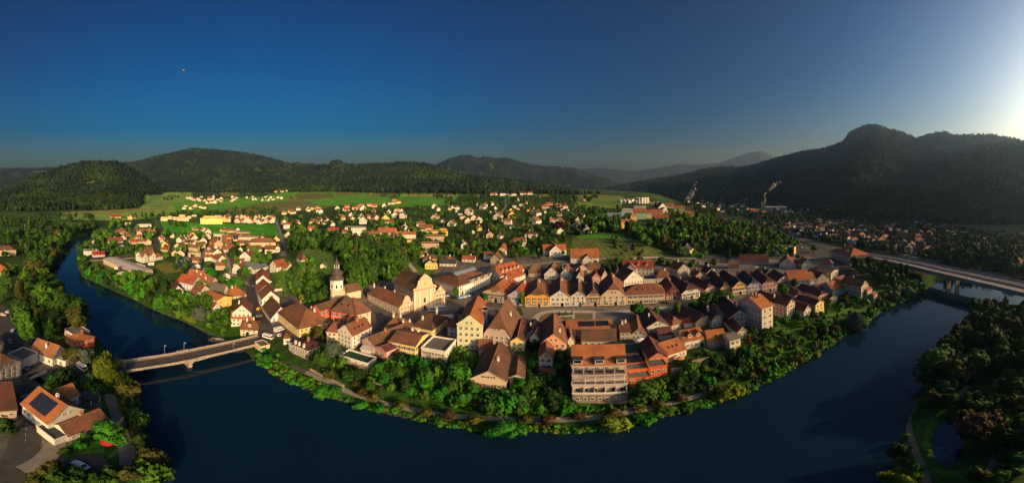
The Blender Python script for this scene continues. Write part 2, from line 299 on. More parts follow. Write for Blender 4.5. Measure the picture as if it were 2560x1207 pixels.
# ================================================================ buildings
def tiles(N, L, tc, last):
    """courses of tiles and patches of moss / newer tiles"""
    wv = N.new('ShaderNodeTexWave'); wv.wave_type = 'BANDS'; wv.bands_direction = 'Z'; wv.inputs['Scale'].default_value = 1.1; wv.inputs['Distortion'].default_value = 1.2; wv.inputs['Detail'].default_value = 2
    L.new(tc.outputs['Object'], wv.inputs['Vector'])
    mr = N.new('ShaderNodeMapRange'); mr.inputs['To Min'].default_value = .82; mr.inputs['To Max'].default_value = 1.12; L.new(wv.outputs['Fac'], mr.inputs['Value'])
    n = N.new('ShaderNodeTexNoise'); n.inputs['Scale'].default_value = 2.6; n.inputs['Detail'].default_value = 4; n.inputs['Roughness'].default_value = .8; L.new(tc.outputs['Object'], n.inputs['Vector'])
    m2 = N.new('ShaderNodeMapRange'); m2.inputs['From Min'].default_value = .35; m2.inputs['From Max'].default_value = .7; m2.inputs['To Min'].default_value = .72; m2.inputs['To Max'].default_value = 1.25; L.new(n.outputs['Fac'], m2.inputs['Value'])
    mm = N.new('ShaderNodeMath'); mm.operation = 'MULTIPLY'; L.new(mr.outputs[0], mm.inputs[0]); L.new(m2.outputs[0], mm.inputs[1])
    v = N.new('ShaderNodeVectorMath'); v.operation = 'SCALE'; L.new(last, v.inputs[0]); L.new(mm.outputs[0], v.inputs['Scale']); return v.outputs[0]
RC = {'o': ((.36, .125, .045), (.26, .10, .045)), 'r': ((.225, .09, .047), (.15, .072, .045)), 'b': ((.17, .085, .048), (.105, .066, .043)), 'm': ((.125, .045, .034), (.085, .036, .03)),
      'R': ((.35, .095, .04), (.22, .065, .035)), 'k': ((.055, .052, .055), (.04, .04, .045)), 'g': ((.13, .115, .10), (.09, .085, .08)), 'w': ((.55, .52, .47), (.48, .45, .4)), 't': ((.24, .13, .06), (.16, .09, .05)), 'G': ((.02, .05, .035), (.02, .04, .03)), 'M': ((.28, .03, .035), (.2, .03, .03)), 'B': ((.16, .2, .26), (.12, .15, .2))}
def roofm(c):
    a, b_ = RC[c]; return mat('roof_' + c, a, rough=.85, var=.2, scale=.5, bump=.5, var2=b_, obj_var=.16, extra=None if c in 'kwgB' else tiles)
WC = {'w': (.64, .60, .53), 'c': (.62, .49, .33), 'y': (.78, .50, .14), 'Y': (.80, .60, .20), 'p': (.72, .36, .30), 'P': (.80, .40, .22), 'r': (.62, .12, .07), 'o': (.78, .36, .04), 'l': (.56, .55, .66), 's': (.72, .46, .30),
      't': (.45, .34, .22), 'g': (.33, .32, .29), 'G': (.68, .66, .42), 'd': (.22, .03, .02), 'e': (.56, .48, .40), 'n': (.30, .5, .38), 'B': (.32, .5, .6), 'k': (.08, .07, .06), 'm': (.52, .39, .35), 'R': (.62, .14, .05)}
def wallm(c):
    if c == 'S': return mat('stone_wall', (.33, .26, .19), rough=.95, var=.45, scale=1.6, bump=1.0, var2=(.22, .18, .14))
    return mat('plaster_' + c, WC[c], rough=.9, spec=.15, var=.07, scale=.22, bump=.1, obj_var=.05)
TRIM = mat('white_trim', (.72, .68, .6), var=.05); BRICK = mat('chimney_brick', (.42, .17, .09), var=.3, scale=3, bump=.4)
GLASS = mat('window_glass', (.03, .032, .038), rough=.12, spec=.6, var=.4, scale=.8, obj_var=.9); DARKW = mat('dark_wood', (.06, .035, .02), var=.3, scale=2)
GREENW = mat('green_shutter', (.03, .07, .045), var=.2, scale=2); BROWNW = mat('brown_shutter', (.13, .055, .03), var=.2, scale=2)
METAL = mat('grey_metal', (.3, .3, .32), rough=.5, var=.1, metal=.4); PANEL = mat('solar_panel', (.015, .018, .03), rough=.15, spec=.7, var=.2, scale=2); CONC = mat('concrete', (.3, .27, .23), var=.2, scale=.5, bump=.3)

FASC = mat('fascia_board', (.50, .44, .36), var=.1); RIDGE = mat('ridge_tiles', (.30, .15, .085), var=.3, scale=3)
def box(V, F, M, c, s, mi=0):
    """axis-aligned box (centre c, size s) appended to V, F, M"""
    n = len(V); x, y, z = c; a, b_, d = s[0] / 2, s[1] / 2, s[2] / 2
    V += [(x + i * a, y + j * b_, z + k * d) for i in (-1, 1) for j in (-1, 1) for k in (-1, 1)]
    F += [(n, n + 1, n + 3, n + 2), (n + 4, n + 6, n + 7, n + 5), (n, n + 4, n + 5, n + 1), (n + 2, n + 3, n + 7, n + 6), (n, n + 2, n + 6, n + 4), (n + 1, n + 5, n + 7, n + 3)]
    M += [mi] * 6
def prism(V, F, M, pts, y0, y1, mi=0):
    """polygon pts in (x, z) extruded from y0 (outer, towards -y) to y1"""
    n = len(V); k = len(pts); V += [(x, y0, z) for x, z in pts] + [(x, y1, z) for x, z in pts]
    F += [tuple(range(n, n + k)), tuple(range(n + 2 * k - 1, n + k - 1, -1))] + [(n + i, n + k + i, n + k + (i + 1) % k, n + (i + 1) % k) for i in range(k)]; M += [mi] * (k + 2)
# ---- window kinds: unit meshes facing -y, origin at the middle of the opening, sized by object scale
WM = {}
def winmesh(k):
    if k in WM: return WM[k]
    V, F, M = [], [], []
    if k == 'arch':
        pr = lambda s: [(-.5 * s, -.5 * s), (.5 * s, -.5 * s)] + [(.5 * s * math.cos(t), .1 * s + .4 * s * math.sin(t)) for t in np.linspace(0, math.pi, 7)]
        prism(V, F, M, pr(1.25), -.05, .1, 0); prism(V, F, M, pr(1.0), -.08, .05, 1)
    else:
        for sx, sz, cx, cz in ((1.24, .12, 0, .56), (1.3, .12, 0, -.56), (.12, 1.0, .56, 0), (.12, 1.0, -.56, 0), (.05, 1.0, 0, 0), (1.0, .04, 0, .12)): box(V, F, M, (cx, -.02, cz), (sx, .12, sz), 0)
        box(V, F, M, (0, .03, 0), (1.02, .1, 1.02), 1)
        if k in ('green', 'brown'):
            for s in (-1, 1): box(V, F, M, (s * .92, -.04, 0), (.5, .07, 1.1), 2)
    me = bpy.data.meshes.new('window_' + k); me.from_pydata(V, [], F)
    for m in (TRIM, GLASS, GREENW if k == 'green' else BROWNW): me.materials.append(m)
    me.polygons.foreach_set('material_index', M); me.update(); WM[k] = me; return me
def part(name, me, parent, loc, rz=0, sc=(1, 1, 1)):
    o = bpy.data.objects.new(name, me); COL.objects.link(o); o.parent = parent; o.location = loc; o.rotation_euler = (0, 0, rz); o.scale = sc; return o
_cm = {}
def chimney_mesh(c):
    if c in _cm: return _cm[c]
    V, F, M = [], [], []; box(V, F, M, (0, 0, 0), (.8, .8, 2.4), 0); box(V, F, M, (0, 0, 1.27), (1.0, 1.0, .15), 1); box(V, F, M, (0, 0, 1.5), (.5, .5, .3), 0)
    me = bpy.data.meshes.new('chimney'); me.from_pydata(V, [], F); me.materials.append(TRIM if c == 'w' else BRICK); me.materials.append(CONC); me.polygons.foreach_set('material_index', M); me.update(); _cm[c] = me; return me

def roof_shell(Lx, W, rise, ta, tb, ov, th=.22):
    """ridge along x; ta, tb: 1 gable, 0 full hip, between: clipped gable. Returns V, F"""
    s = rise / (W / 2); ze = -ov * s; hp = lambda t: (1 - t) * min(W / 2, Lx / 2.3)
    La = Lx / 2 + (.35 if ta > 0 else ov); Lb = Lx / 2 + (.35 if tb > 0 else ov)
    xa, xb = -Lx / 2 + hp(ta) - (.35 if ta == 1 else 0), Lx / 2 - hp(tb) + (.35 if tb == 1 else 0)
    V, F = [], []
    def add(*p):
        i = []
        for q in p:
            for k, e in enumerate(V):
                if abs(e[0] - q[0]) + abs(e[1] - q[1]) + abs(e[2] - q[2]) < 1e-4: i.append(k); break
            else: V.append(q); i.append(len(V) - 1)
        F.append(tuple(i))
    for sg in (1, -1):
        p = [(-La, sg * (W / 2 + ov), ze), (Lb, sg * (W / 2 + ov), ze)]
        if 0 < tb < 1: p.append((Lb, sg * (1 - tb) * W / 2, tb * rise))
        p.append((xb, 0, rise)); p.append((xa, 0, rise))
        if 0 < ta < 1: p.append((-La, sg * (1 - ta) * W / 2, ta * rise))
        add(*(p if sg < 0 else p[::-1]))
    for t, X, xr, sg in ((ta, -La, xa, 1), (tb, Lb, xb, -1)):
        if t < 1:
            yy = (1 - t) * W / 2 if t > 0 else W / 2 + ov; zz = t * rise if t > 0 else ze
            add((X, sg * yy, zz), (X, -sg * yy, zz), (xr, 0, rise))
    n = len(V); ed = {}
    for f in F:
        for a, b_ in zip(f, f[1:] + f[:1]): ed[(a, b_)] = 1
    bd = [e for e in ed if (e[1], e[0]) not in ed]
    V += [(x, y, z - th) for x, y, z in V]; F += [tuple(i + n for i in f[::-1]) for f in F[:]]; F += [(b_, a, a + n, b_ + n) for a, b_ in bd]
    return V, F
def xy(V, swap):
    return [(y, -x, z) for x, y, z in V] if swap else V     # ridge along x -> ridge along y (x+ end goes to -y, the front)


# eaves and ridge rows measured in the photograph (front-left eaves corner; ridge above the front or the middle)
FIX = {'long yellow building': (776, 762), 'red mansion with white quoins': (769, 763), 'rear wing of the red mansion': (775, 741), 'cream round cornered': (786, 743), 'narrow cream house': (828, 803), 'small red walled annex': (817, 793), 'large white house with a curved stepped': (828, 814),
 'pink gabled house with a long': (849, 841), 'bright yellow house with green': (852, 833), 'dark mottled hipped': (814, 782), 'directly behind the yellow': (834, 805), 'low brown hipped house': (814, 789), 'cream villa with a flat': (871, 0), 'tall pale green house': (810, 790), 'narrow white house with a pointed': (814, 790), 'house with a dark maroon roof behind the pale green': (784, 770),
 'huge brown half hipped': (834, 779), 'narrow yellow gabled': (852, 841), 'small grey white gabled': (842, 832), 'very dark red roof behind': (836, 824), 'large salmon gabled': (856, 833), 'small salmon gabled': (892, 878), 'low white house with an orange roof in front': (933, 920), 'large warehouse with rough': (944, 926), 'narrow tan gabled': (942, 935), 
 'two dark solar': (826, 800), 'mottled brown roof between': (851, 822), 'wing squeezed left': (851, 838), 'tan three storey': (829, 808), 'grey brown gabled house with steep': (837, 821), 'dark green flat roof beside': (883, 0), 'red orange gabled': (895, 879), 'raised grey round': (920, 0), 'smooth orange roof and skylights': (888, 850), 'white house with orange roof and two': (854, 822), 'above green balconies': (857, 823), 'glazed green balconies at': (851, 834),
 'cream gabled house with a maroon': (831, 816), 'dark skylit roof': (817, 801), 'sunlit orange clipped': (817, 790), 'tan clipped gable house with': (804, 783), 'small white dormer beside': (801, 776), 'pale gable half in shadow': (794, 774), 'leftmost of the market row': (730, 712), 'lilac gabled house': (738, 724), 'bright orange yellow': (742, 718), 'long shopfront awning': (742, 725), 'narrow pure white': (740, 727), 'salmon pink house': (742, 722), 'broad beige': (739, 706), 'wide cream market': (736, 709),
 'dark red house with white ringed': (735, 713), 'white house with clipped gable behind': (734, 709), 'pale pink clipped': (724, 707), 'pale yellow clipped': (722, 702), 'tall warm yellow': (719, 701), 'blue grey balconied': (715, 695), 'rose pink': (711, 693), 'next to the long orange roof at the row end': (704, 688), 'wide smooth orange roof near': (702, 675), 'right of the long orange roof': (699, 679), 'grey green gabled': (698, 682), 'closing the row': (682, 673),
 'large beige block with': (772, 738), 'tall dark sided': (764, 747), 'white blue sided': (778, 762), 'pale yellow balconied': (762, 750), 'sunlit pink front': (741, 727), 'small lit orange gable': (740, 727), 'dark red roof right of the pink fronted': (746, 738), 'left of the pair': (725, 708), 'right of the pair': (725, 702), 'tall pale house with brick': (719, 690), 'rightmost riverside': (717, 701), 'large white shop': (715, 678), 'pink baroque church': (728, 691), 'long pink monastery': (768, 741), 'short pink wing': (733, 715),
 'cream corner house with round': (823, 800), 'tall white gabled house with a long brown': (781, 762), 'dark orange mansard': (794, 777), 'orange hipped roof left of the curving': (741, 717), 'lilac white gable': (765, 752), 'low brown roof and small chimneys': (859, 852), 'white walled bastion': (890, 0), 'pale yellow gabled house with orange': (752, 740), 'first brown roofed house of the curved': (699, 688)}
FOOT = []          # footprints for keeping trees off the houses: centre, half sizes, rotation
def near_px(root):
    u, v = project(root.location.x, root.location.y, root.location.z); return u, v
def block(root, x, y, w, d, h, rise, form, wc, rc, ta=1, tb=1, ov=.5, zb=-3, gab=None, win='plain', rows=None, cols=None, sides=True, chim=(), sky=0, dorm=0, base=None, door=None, wsz=(1.0, 1.35), roof_flat=.35, trim=True, gwin=True, maxw=60, wtop=None, name_shop=False):
    """one volume of a house, in the house's own frame: x along the front, y away from the front (front face at y - d/2)"""
    V, F, M = [], [], []; swap = form == 'g'; Lx, W = (d, w) if swap else (w, d)
    if form == 'f': box(V, F, M, (x, y, (h + zb) / 2), (w, d, h - zb))
    else:
        box(V, F, M, (0, 0, (h + zb) / 2), (Lx, W, h - zb))
        for t, sg in ((ta, -1), (tb, 1)):
            if t > 0:
                q = [(-W / 2, h), (W / 2, h)] + ([(0, h + rise)] if t == 1 else [((1 - t) * W / 2, h + t * rise), (-(1 - t) * W / 2, h + t * rise)])
                n = len(V); k = len(q); X0, X1 = sg * Lx / 2, sg * (Lx / 2 - .4)
                V += [(X0, a, b_) for a, b_ in q] + [(X1, a, b_) for a, b_ in q]
                F += [tuple(range(n, n + k)), tuple(range(n + 2 * k - 1, n + k - 1, -1))] + [(n + i, n + k + i, n + k + (i + 1) % k, n + (i + 1) % k) for i in range(k)]; M += [0] * (k + 2)
        V = [(a + x, b_ + y, c) for a, b_, c in xy(V, swap)]
    mats = [wallm(wc), TRIM, wallm(base) if base else TRIM]
    if gab:   # parapet gable standing proud of the front
        pr = {'step': [(1.04, 0), (1.04, .12), (.86, .12), (.86, .3), (.68, .3), (.68, .48), (.5, .48), (.5, .66), (.32, .66), (.32, .84), (.16, .84), (.16, 1.04)],
              'curve': [(1.05, 0), (1.05, .1), (.9, .14), (.86, .3), (.7, .34), (.66, .5), (.5, .54), (.46, .7), (.32, .74), (.3, .86), (.2, .98), (.08, 1.08)],
              'bell': [(1.06, 0), (1.06, .1), (.86, .12), (.62, .3), (.52, .52), (.52, .62), (.34, .8), (.3, 1.0), (0.02, 1.16)],
              'church': [(1.06, 0), (1.06, .16), (.86, .2), (.74, .3), (.66, .5), (.62, .78), (.46, .8), (.46, .92), (.02, 1.22)]}[gab]
        P = [(-a * w / 2, h + b_ * rise) for a, b_ in pr] + [(a * w / 2, h + b_ * rise) for a, b_ in pr[::-1]]
        n0 = len(V); prism(V, F, M, P, -.45, .1, 0); V[n0:] = [(a + x, b_ + y - d / 2, c) for a, b_, c in V[n0:]]
    if form != 'f' and trim and not gab and rise > 0:   # string course under the eaves
        n0 = len(V); box(V, F, M, (x, y - d / 2 - .04, h * .5 + .2), (w * .995, .08, .16), 1)
    if base:
        box(V, F, M, (x, y - d / 2 - .06, (zb + h * .62) / 2), (w + .1, .12, h * .62 - zb), 2)
    mesh('wall', V, F, mats, root, M)
    # roof
    if form == 'f':
        V, F, M = [], [], []; p = roof_flat; box(V, F, M, (x, y, h + .06), (w - .1, d - .1, .12), 0)
        for sx, sy, cx, cy in ((w + .3, .35, 0, -d / 2), (w + .3, .35, 0, d / 2), (.35, d - .36, -w / 2, 0), (.35, d - .36, w / 2, 0)): box(V, F, M, (x + cx, y + cy, h + p / 2 - .1), (sx, sy, p + .3), 1)
        rf = mesh('roof', V, F, [roofm(rc), TRIM if roof_flat > .4 else wallm(wc)], root, M)
        zr = lambda a, b_: h + .1
    else:
        V, F = roof_shell(Lx, W, rise, ta, tb, ov if gab is None else .25); V = [(a + x, b_ + y, c + h + .12) for a, b_, c in xy(V, swap)]
        nq = sum(1 for f in F if len(f) == 4 and max(f) - min(f) >= len(V) // 2 and len(set(i % (len(V) // 2) for i in f)) == 2)
        M = [0] * (len(F) - nq) + [1] * nq
        hp_ = lambda t: (1 - t) * min(W / 2, Lx / 2.3); xa_, xb_ = -Lx / 2 + hp_(ta), Lx / 2 - hp_(tb)
        if xb_ - xa_ > 1.5:
            c0 = [(e, k_ * .17, rise + .1 - abs(k_) * .1) for e in (xa_, xb_) for k_ in (-1, 0, 1)]; n0 = len(V); V += [(a + x, b_ + y, c + h + .12) for a, b_, c in xy(c0, swap)]; F += [(n0, n0 + 1, n0 + 4, n0 + 3), (n0 + 1, n0 + 2, n0 + 5, n0 + 4)]; M += [2, 2]
        rf = mesh('roof', V, F, [roofm(rc), FASC if wc in 'wcyYGpPsle' else DARKW, RIDGE], root, M)
        s = rise / (W / 2); zr = (lambda a, b_: h + .12 + rise - abs(a - x) * s) if swap else (lambda a, b_: h + .12 + rise - abs(b_ - y) * s)
    for c in chim:   # (fx, fy, colour): fractions of half width / depth
        cx, cy = x + c[0] * w / 2, y + c[1] * d / 2; part('chimney', chimney_mesh(c[2]), rf, (cx, cy, zr(cx, cy) + .5), 0, (1, 1, c[3] if len(c) > 3 else 1))
    if sky and form != 'f':
        s = rise / (W / 2); tl = math.atan(s)
        for i in range(sky):
            V, F, M = [], [], []; box(V, F, M, (0, 0, 0), (.9, 1.3, .14), 0)
            fx = -.6 + 1.2 * (i + .5) / sky
            if swap: q = (x + w * .27, y + fx * d / 2); rot = (0, tl, 0)
            else: q = (x + fx * w / 2, y - d * .27); rot = (tl, 0, 0)
            o = mesh('skylight', V, F, GLASS, rf); o.location = (q[0], q[1], zr(*q) + .06); o.rotation_euler = rot
    for i in range(dorm):   # gabled dormers on the front slope (form s) or right slope (form g)
        s = rise / (W / 2); f = (i + .5) / dorm * 1.6 - .8; dm = []
        V, F, M = [], [], []; box(V, F, M, (0, .9, .3), (1.7, 2.2, 1.9), 0)
        prism(V, F, M, [(-.85, 1.25), (.85, 1.25), (0, 2.1)], -.2, 2.0, 0); prism(V, F, M, [(-1.1, 1.12), (-.95, 1.0), (0, 2.0), (.95, 1.0), (1.1, 1.12), (0, 2.25)], -.45, 3.0, 1); box(V, F, M, (0, -.22, .45), (.9, .06, .9), 2)
        o = mesh('dormer', V, F, [wallm(wc), roofm(rc), GLASS], rf, M)
        if swap: o.location = (x + w * .36, y + f * d / 2, zr(x + w * .36, 0) + .3); o.rotation_euler = (0, 0, R(90))
        else: o.location = (x + f * w / 2, y - d * .36, zr(0, y - d * .36) + .3)
    # windows on the faces that look at the camera
    if win:
        mw = root.matrix_world if root.parent else None; rz = root.rotation_euler.z; rc_, rs_ = math.cos(rz), math.sin(rz)
        faces = [(x, y - d / 2, w, 0)] + ([(x + w / 2, y, d, R(90)), (x - w / 2, y, d, R(-90))] if sides else [])
        wme = winmesh(win); cnt = 0; Dp = math.hypot(root.location.x, root.location.y)
        for fx, fy, fw, fr in faces:
            nx, ny = math.sin(fr), -math.cos(fr); wx, wy = nx * rc_ - ny * rs_, nx * rs_ + ny * rc_
            px, py = root.location.x + fx * rc_ - fy * rs_, root.location.y + fx * rs_ + fy * rc_
            if wx * -px + wy * -py < .12 * math.hypot(px, py): continue
            gp = (form == 'g' and fr == 0) or (form == 's' and fr != 0)
            nr_ = rows or max(1, int(h / 2.75)); nc = (cols if cols and fr == 0 else max(1, int(fw / (2.5 if Dp < 260 else 3.2))))
            tt = tb if (fr == 0 and form == 'g') or fr > 0 else ta
            spots = []
            top = (wtop or h) - .35
            for r_ in range(nr_):
                zc = top - (r_ + .5) * (top / nr_) + .05
                for c in range(nc): spots.append(((c + .5) / nc * (fw - .8) - (fw - .8) / 2, zc, wsz))
            if gp and gwin and tt > .2 and rise > 2.6 and not (gab and fr): 
                kk = 2 if fw > 6 else 1
                for c in range(kk): spots.append(((c - (kk - 1) / 2) * 1.9, h + rise * .28, (wsz[0] * .8, wsz[1] * .75)))
            for a, zc, sz in spots:
                if cnt >= maxw: break
                if door is not None and fr == 0 and zc < 2.4 and abs(a - door) < 1.5: continue
                off = .05 if not (gab and gp) or zc < h else .5
                if base and fr == 0 and zc < h * .62: off = .14
                part('window', wme, root, (fx + a * math.cos(fr) + nx * off, fy + a * math.sin(fr) + ny * off, zc), fr, (sz[0], 1, sz[1])); cnt += 1
    if name_shop and door is not None:
        for sx in (-.32, .34):
            if abs(sx * w - door) > 1.6: part('shop_window', winmesh('plain'), root, (x + sx * w, y - d / 2 - .05, 1.45), 0, (min(2.4, w * .2), 1, 1.7))
    if door is not None:
        part('door', winmesh('arch'), root, (x + door, y - d / 2 - .06, 1.25), 0, (1.7, 1, 2.5))
    return rf

FIXED = []
def house(name, cat, label, pts, h, rise, form='g', wc='w', rc='r', dep=None, at='b', group=None, wings=(), zoff=0, **k):
    """pts: photo pixels of the front's left and right foot (or eaves corner, at='e'); three points = far-left, near corner, far-right with form 'gl','gr','s l','s r' style ends"""
    hh = h if at == 'e' else 0.0
    P = [hit(u, v, hh) for u, v in pts]
    if len(P) == 3:
        A, B, C = P
        if form.endswith('r'): A, B, d3 = B, C, (A - B)          # front is the right-hand face
        else: A, B, d3 = A, B, (C - B)
        form = form[0]
    else: A, B = P; d3 = None
    t = (B - A); wd = max(t.length, 2.0); t.normalize(); n = Vector((-t.y, t.x, 0))   # n points away from the camera side
    if n.dot((A + B) / 2) < 0: n = -n; A, B = B, A; t = -t
    if d3 is not None and dep is None: dep = max(3.0, d3.dot(n))
    dep = dep or wd
    c = (A + B) / 2 + n * dep / 2; rz = math.atan2(t.y, t.x)
    z = float(zat((A.x + B.x) / 2, (A.y + B.y) / 2)) + zoff
    if h > 100:   # eaves given as photo row at the left foot
        r_ = math.hypot(A.x, A.y); h = H - r_ * math.tan(ang(0, h)[1]) - z
    if rise > 100:
        m_ = (A + B) / 2; r_ = m_.length; rise = H - r_ * math.tan(ang(0, rise)[1]) - z - h
    ev, rv = k.pop('ev', None), k.pop('rv', None)
    for q_, f_ in FIX.items():
        if q_ in label and name not in ('back_building', 'green_roofed_garage'): ev, rv = f_[0], (f_[1] if form != 'f' else 0); FIXED.append(q_); break
    if ev: r_ = math.hypot(A.x, A.y); h = H - r_ * math.tan(ang(0, ev)[1]) - z
    if rv:
        q = c if form == 's' else (A + B) / 2 + n * (1 - k.get('tb', 1)) * min(wd / 2, dep / 2.3); rise = H - q.length * math.tan(ang(0, rv)[1]) - z - h - .12
        if not .8 < rise < 14: print('RISE', name, label, round(h, 1), round(rise, 1)); rise = min(max(rise, 1.5), 10)
    if not 2 < h < 18: print('EAVE', name, label, round(h, 1))
    root = empty(name, (c.x, c.y, z), rz)
    if name == 'market_house' and not k.get('door'): k['door'] = .6
    block(root, 0, 0, wd, dep, h, rise, form, wc, rc, name_shop=name == 'market_house', **k)
    cz, sz_ = math.cos(-rz), math.sin(-rz)
    for wg in wings:
        if isinstance(wg[0], list):   # placed by photo pixels: (points, depth, eaves row or m, ridge row or m, form, options)
            a_, b_ = [hit(*q) for q in wg[0]]; t2 = (b_ - a_).normalized(); m_ = (a_ + b_) / 2 + Vector((-t2.y, t2.x, 0)) * wg[1] / 2 * (1 if Vector((-t2.y, t2.x, 0)).dot(a_) > 0 else -1) - Vector((c.x, c.y, 0))
            lx, ly = m_.x * cz - m_.y * sz_, m_.x * sz_ + m_.y * cz; wg = (lx, ly, (b_ - a_).length, wg[1], wg[2], wg[3], wg[4], dict(wg[5], zb=-9) if len(wg) > 5 else dict(zb=-9))
        X_, Y_ = wg[0], wg[1] - wg[3] / 2; wh, wr_ = wg[4], wg[5]; cr, sr = math.cos(rz), math.sin(rz)
        if wh > 100: wh = H - math.hypot(c.x + X_ * cr - Y_ * sr, c.y + X_ * sr + Y_ * cr) * math.tan(ang(0, wh)[1]) - z
        if wr_ > 100: Y_ = wg[1]; wr_ = H - math.hypot(c.x + X_ * cr - Y_ * sr, c.y + X_ * sr + Y_ * cr) * math.tan(ang(0, wr_)[1]) - z - wh
        wg = tuple(wg[:4]) + (wh, wr_) + tuple(wg[6:])
      # (x, y, w, d, h, rise, form, kwargs) in units of metres, x, y from the centre
        kk = dict(win='plain'); kk.update(wg[7] if len(wg) > 7 else {}); wcc = kk.pop('wc', wc); rcc = kk.pop('rc', rc)
        block(root, wg[0], wg[1], wg[2], wg[3], wg[4], wg[5], wg[6], wcc, rcc, **kk)
    FOOT.append((c.x, c.y, wd / 2, dep / 2, rz)); tag(root, label, cat, group)
    root['_s'] = (wd, dep, h, rise); return root
def Z(ox, oy, s): return lambda *p: [(ox + x / s, oy + y / s) for x, y in zip(p[::2], p[1::2])]

# ================================================================ the old town and the near houses, one by one
Z1 = Z(0, 780, 2.826); Z4 = Z(560, 700, 4.0225); Z5 = Z(760, 620, 3.55); ZA = Z(960, 620, 4.023); ZB = Z(1180, 620, 4.923); ZC = Z(1100, 740, 3.771); ZD = Z(1400, 740, 3.772)
ZE = Z(1640, 600, 4.267); ZF = Z(2100, 560, 4.024); ZH = Z(540, 620, 6.034); Z3 = Z(200, 500, 3.448); ZG = Z(560, 460, 4.642); ZK = Z(1000, 460, 4.642); ZL = Z(1400, 460, 4.642); ZM = Z(960, 640, 6.354)
W1 = (-.4, -.1, 'w'); W2 = (.35, .2, 'w'); B1 = (.1, .15, 'b'); B2 = (-.3, .3, 'b')
# --- left bank
house('white_house', 'house', 'white left bank house with red roof beside the red walled pavilion', Z1(258,245, 372,325, 470,268), 4.6, 4.4, 'gr', 'w', 'r', at='e', dorm=0, chim=(W1,), wings=[(-10, 5, 9, 8, 5, 0, 'f', dict(rc='g', win=None)), (2, -8, 8, 4.5, 2.8, 0, 'f', dict(rc='w'))])
house('pavilion', 'house', 'low pavilion with red walls and a square hipped orange roof on the left bank', Z1(462,178, 520,216, 640,190), 3.2, 2.4, 'sl', 'r', 'o', at='e', ta=0, tb=0, chim=(B1,), wings=[(-7, 3, 9, 9, 3.4, 0, 'f', dict(rc='g', wc='e', win=None))])
house('cream_house', 'house', 'cream house with dark windows and clipped gable at the left edge of the photo', Z1(-60,540, 152,452), 7.5, 5.5, 'g', 'c', 'r', dep=17, tb=.5, rows=3, cols=5, chim=(W2,))
house('brick_roofed_hall', 'hall', 'large hall with a dark red roof at the left edge below the cream house', Z1(-90,760, 118,745), 4.5, 6, 's', 'm', 'm', dep=17, chim=(W1,))
house('orange_roofed_house', 'house', 'house with an orange brown roof cut by the left edge above the cream house', Z1(-80,330, 28,290), 6, 5, 'g', 't', 'r', dep=14)
hs = house('white_house', 'house', 'large white house with a solar panel on its orange roof, bottom left', Z1(340,865, 592,765), 5.6, 5.2, 'g', 'w', 'o', dep=13, rows=1, cols=3, chim=((.15, -.2, 'w'),), wings=[(6.5, 5, 9, 7, 5.2, 3.2, 's', dict(chim=()))])
wd, dp, hh, rr = hs['_s']; V, F, M = [], [], []; box(V, F, M, (0, 0, 0), (math.hypot(wd / 2, rr) * .72, dp * .62, .14), 0)
o = mesh('solar_panel', V, F, PANEL, hs); o.location = (-wd * .26, 0, hh + rr * .48 + .3); o.rotation_euler = (0, -math.atan(rr / (wd / 2)), 0)
house('white_longhouse', 'house', 'long low white house with brown red roof below the solar panel house', Z1(480,915, 760,815), 3.0, 2.6, 's', 'w', 'r', dep=7, rows=1, cols=5, chim=(B1,))
house('flat_garage', 'garage', 'dark flat roofed garage in front of the long low white house', Z1(385,945, 478,912), 2.8, .2, 'f', 'w', 'k', dep=8, win=None)
rt = empty('glass_canopy', hit(222, 1000)); rt.location.z = float(zat(rt.location.x, rt.location.y)); V, F, M = [], [], []
for i in range(6): a = i * 1.047; box(V, F, M, (3.6 * math.cos(a), 3.6 * math.sin(a), 1.5), (.15, .15, 3))
box(V, F, M, (0, 0, 3.0), (7.4, .15, .15)); box(V, F, M, (0, 0, 3.0), (.15, 6.6, .15))
me_ = mesh('frame', V, F, TRIM, rt); V = [(4.2 * math.cos(i * 1.047), 4.2 * math.sin(i * 1.047), 3.05) for i in range(6)] + [(0, 0, 4.6)]; mesh('glass_roof', V, [(i, (i + 1) % 6, 6) for i in range(6)], GLASS, rt)
tag(rt, 'glazed hexagonal garden canopy behind the white house with the solar panel', 'canopy')
house('manor', 'house', 'pale manor with a brown hipped roof among trees at the far left edge', [(-12, 640), (40, 639)], 7, 4, 's', 'c', 'b', dep=14, ta=0, tb=0, rows=2, cols=8)
house('orange_roofed_cottage', 'house', 'small cottage with a steep orange roof by the lawn at the left edge', [(2, 690), (24, 687)], 3.5, 4.5, 'g', 't', 'o', dep=10)
house('cottage', 'house', 'lone pale cottage inside the dark wood at the far left', [(57, 574), (65, 574)], 5, 4, 'g', 'c', 'r', dep=10)
# --- between river and road (left of the castle hill)
house('cream_house', 'house', 'cream corner house with round dormers where the bridge road meets the town', Z4(122,505, 166,566, 337,548), 6.6, 5.2, 'sr', 'c', 'r', dep=13, ta=.5, tb=.45, rows=2, dorm=1, chim=(W1, W2, B1), door=-.8)
house('white_house', 'house', 'tall white gabled house with a long brown roof behind the cream corner house', Z4(52,395, 86,465, 272,440), 8.5, 5.2, 'gr', 'w', 'r', rows=3, dep=15, chim=(W1,))
house('white_house', 'house', 'white house with dark orange mansard roof between the two houses by the bridge', Z4(72,470, 262,450), 6.5, 3, 's', 'w', 'o', dep=5, rows=2)
house('orange_roofed_house', 'house', 'cream house with an orange hipped roof left of the curving main road', Z4(30,125, 62,195, 222,170), 5, 4, 'sr', 'c', 'o', dep=11, ta=.2, tb=.1, chim=(B1, W1))
house('yellow_house', 'house', 'pale yellow gabled house with orange brown roof near the riverside silver tree', Z3(1110,900, 1178,952, 1306,905), 5.8, 4.6, 'gr', 'y', 'o', dep=14, rows=2, cols=2)
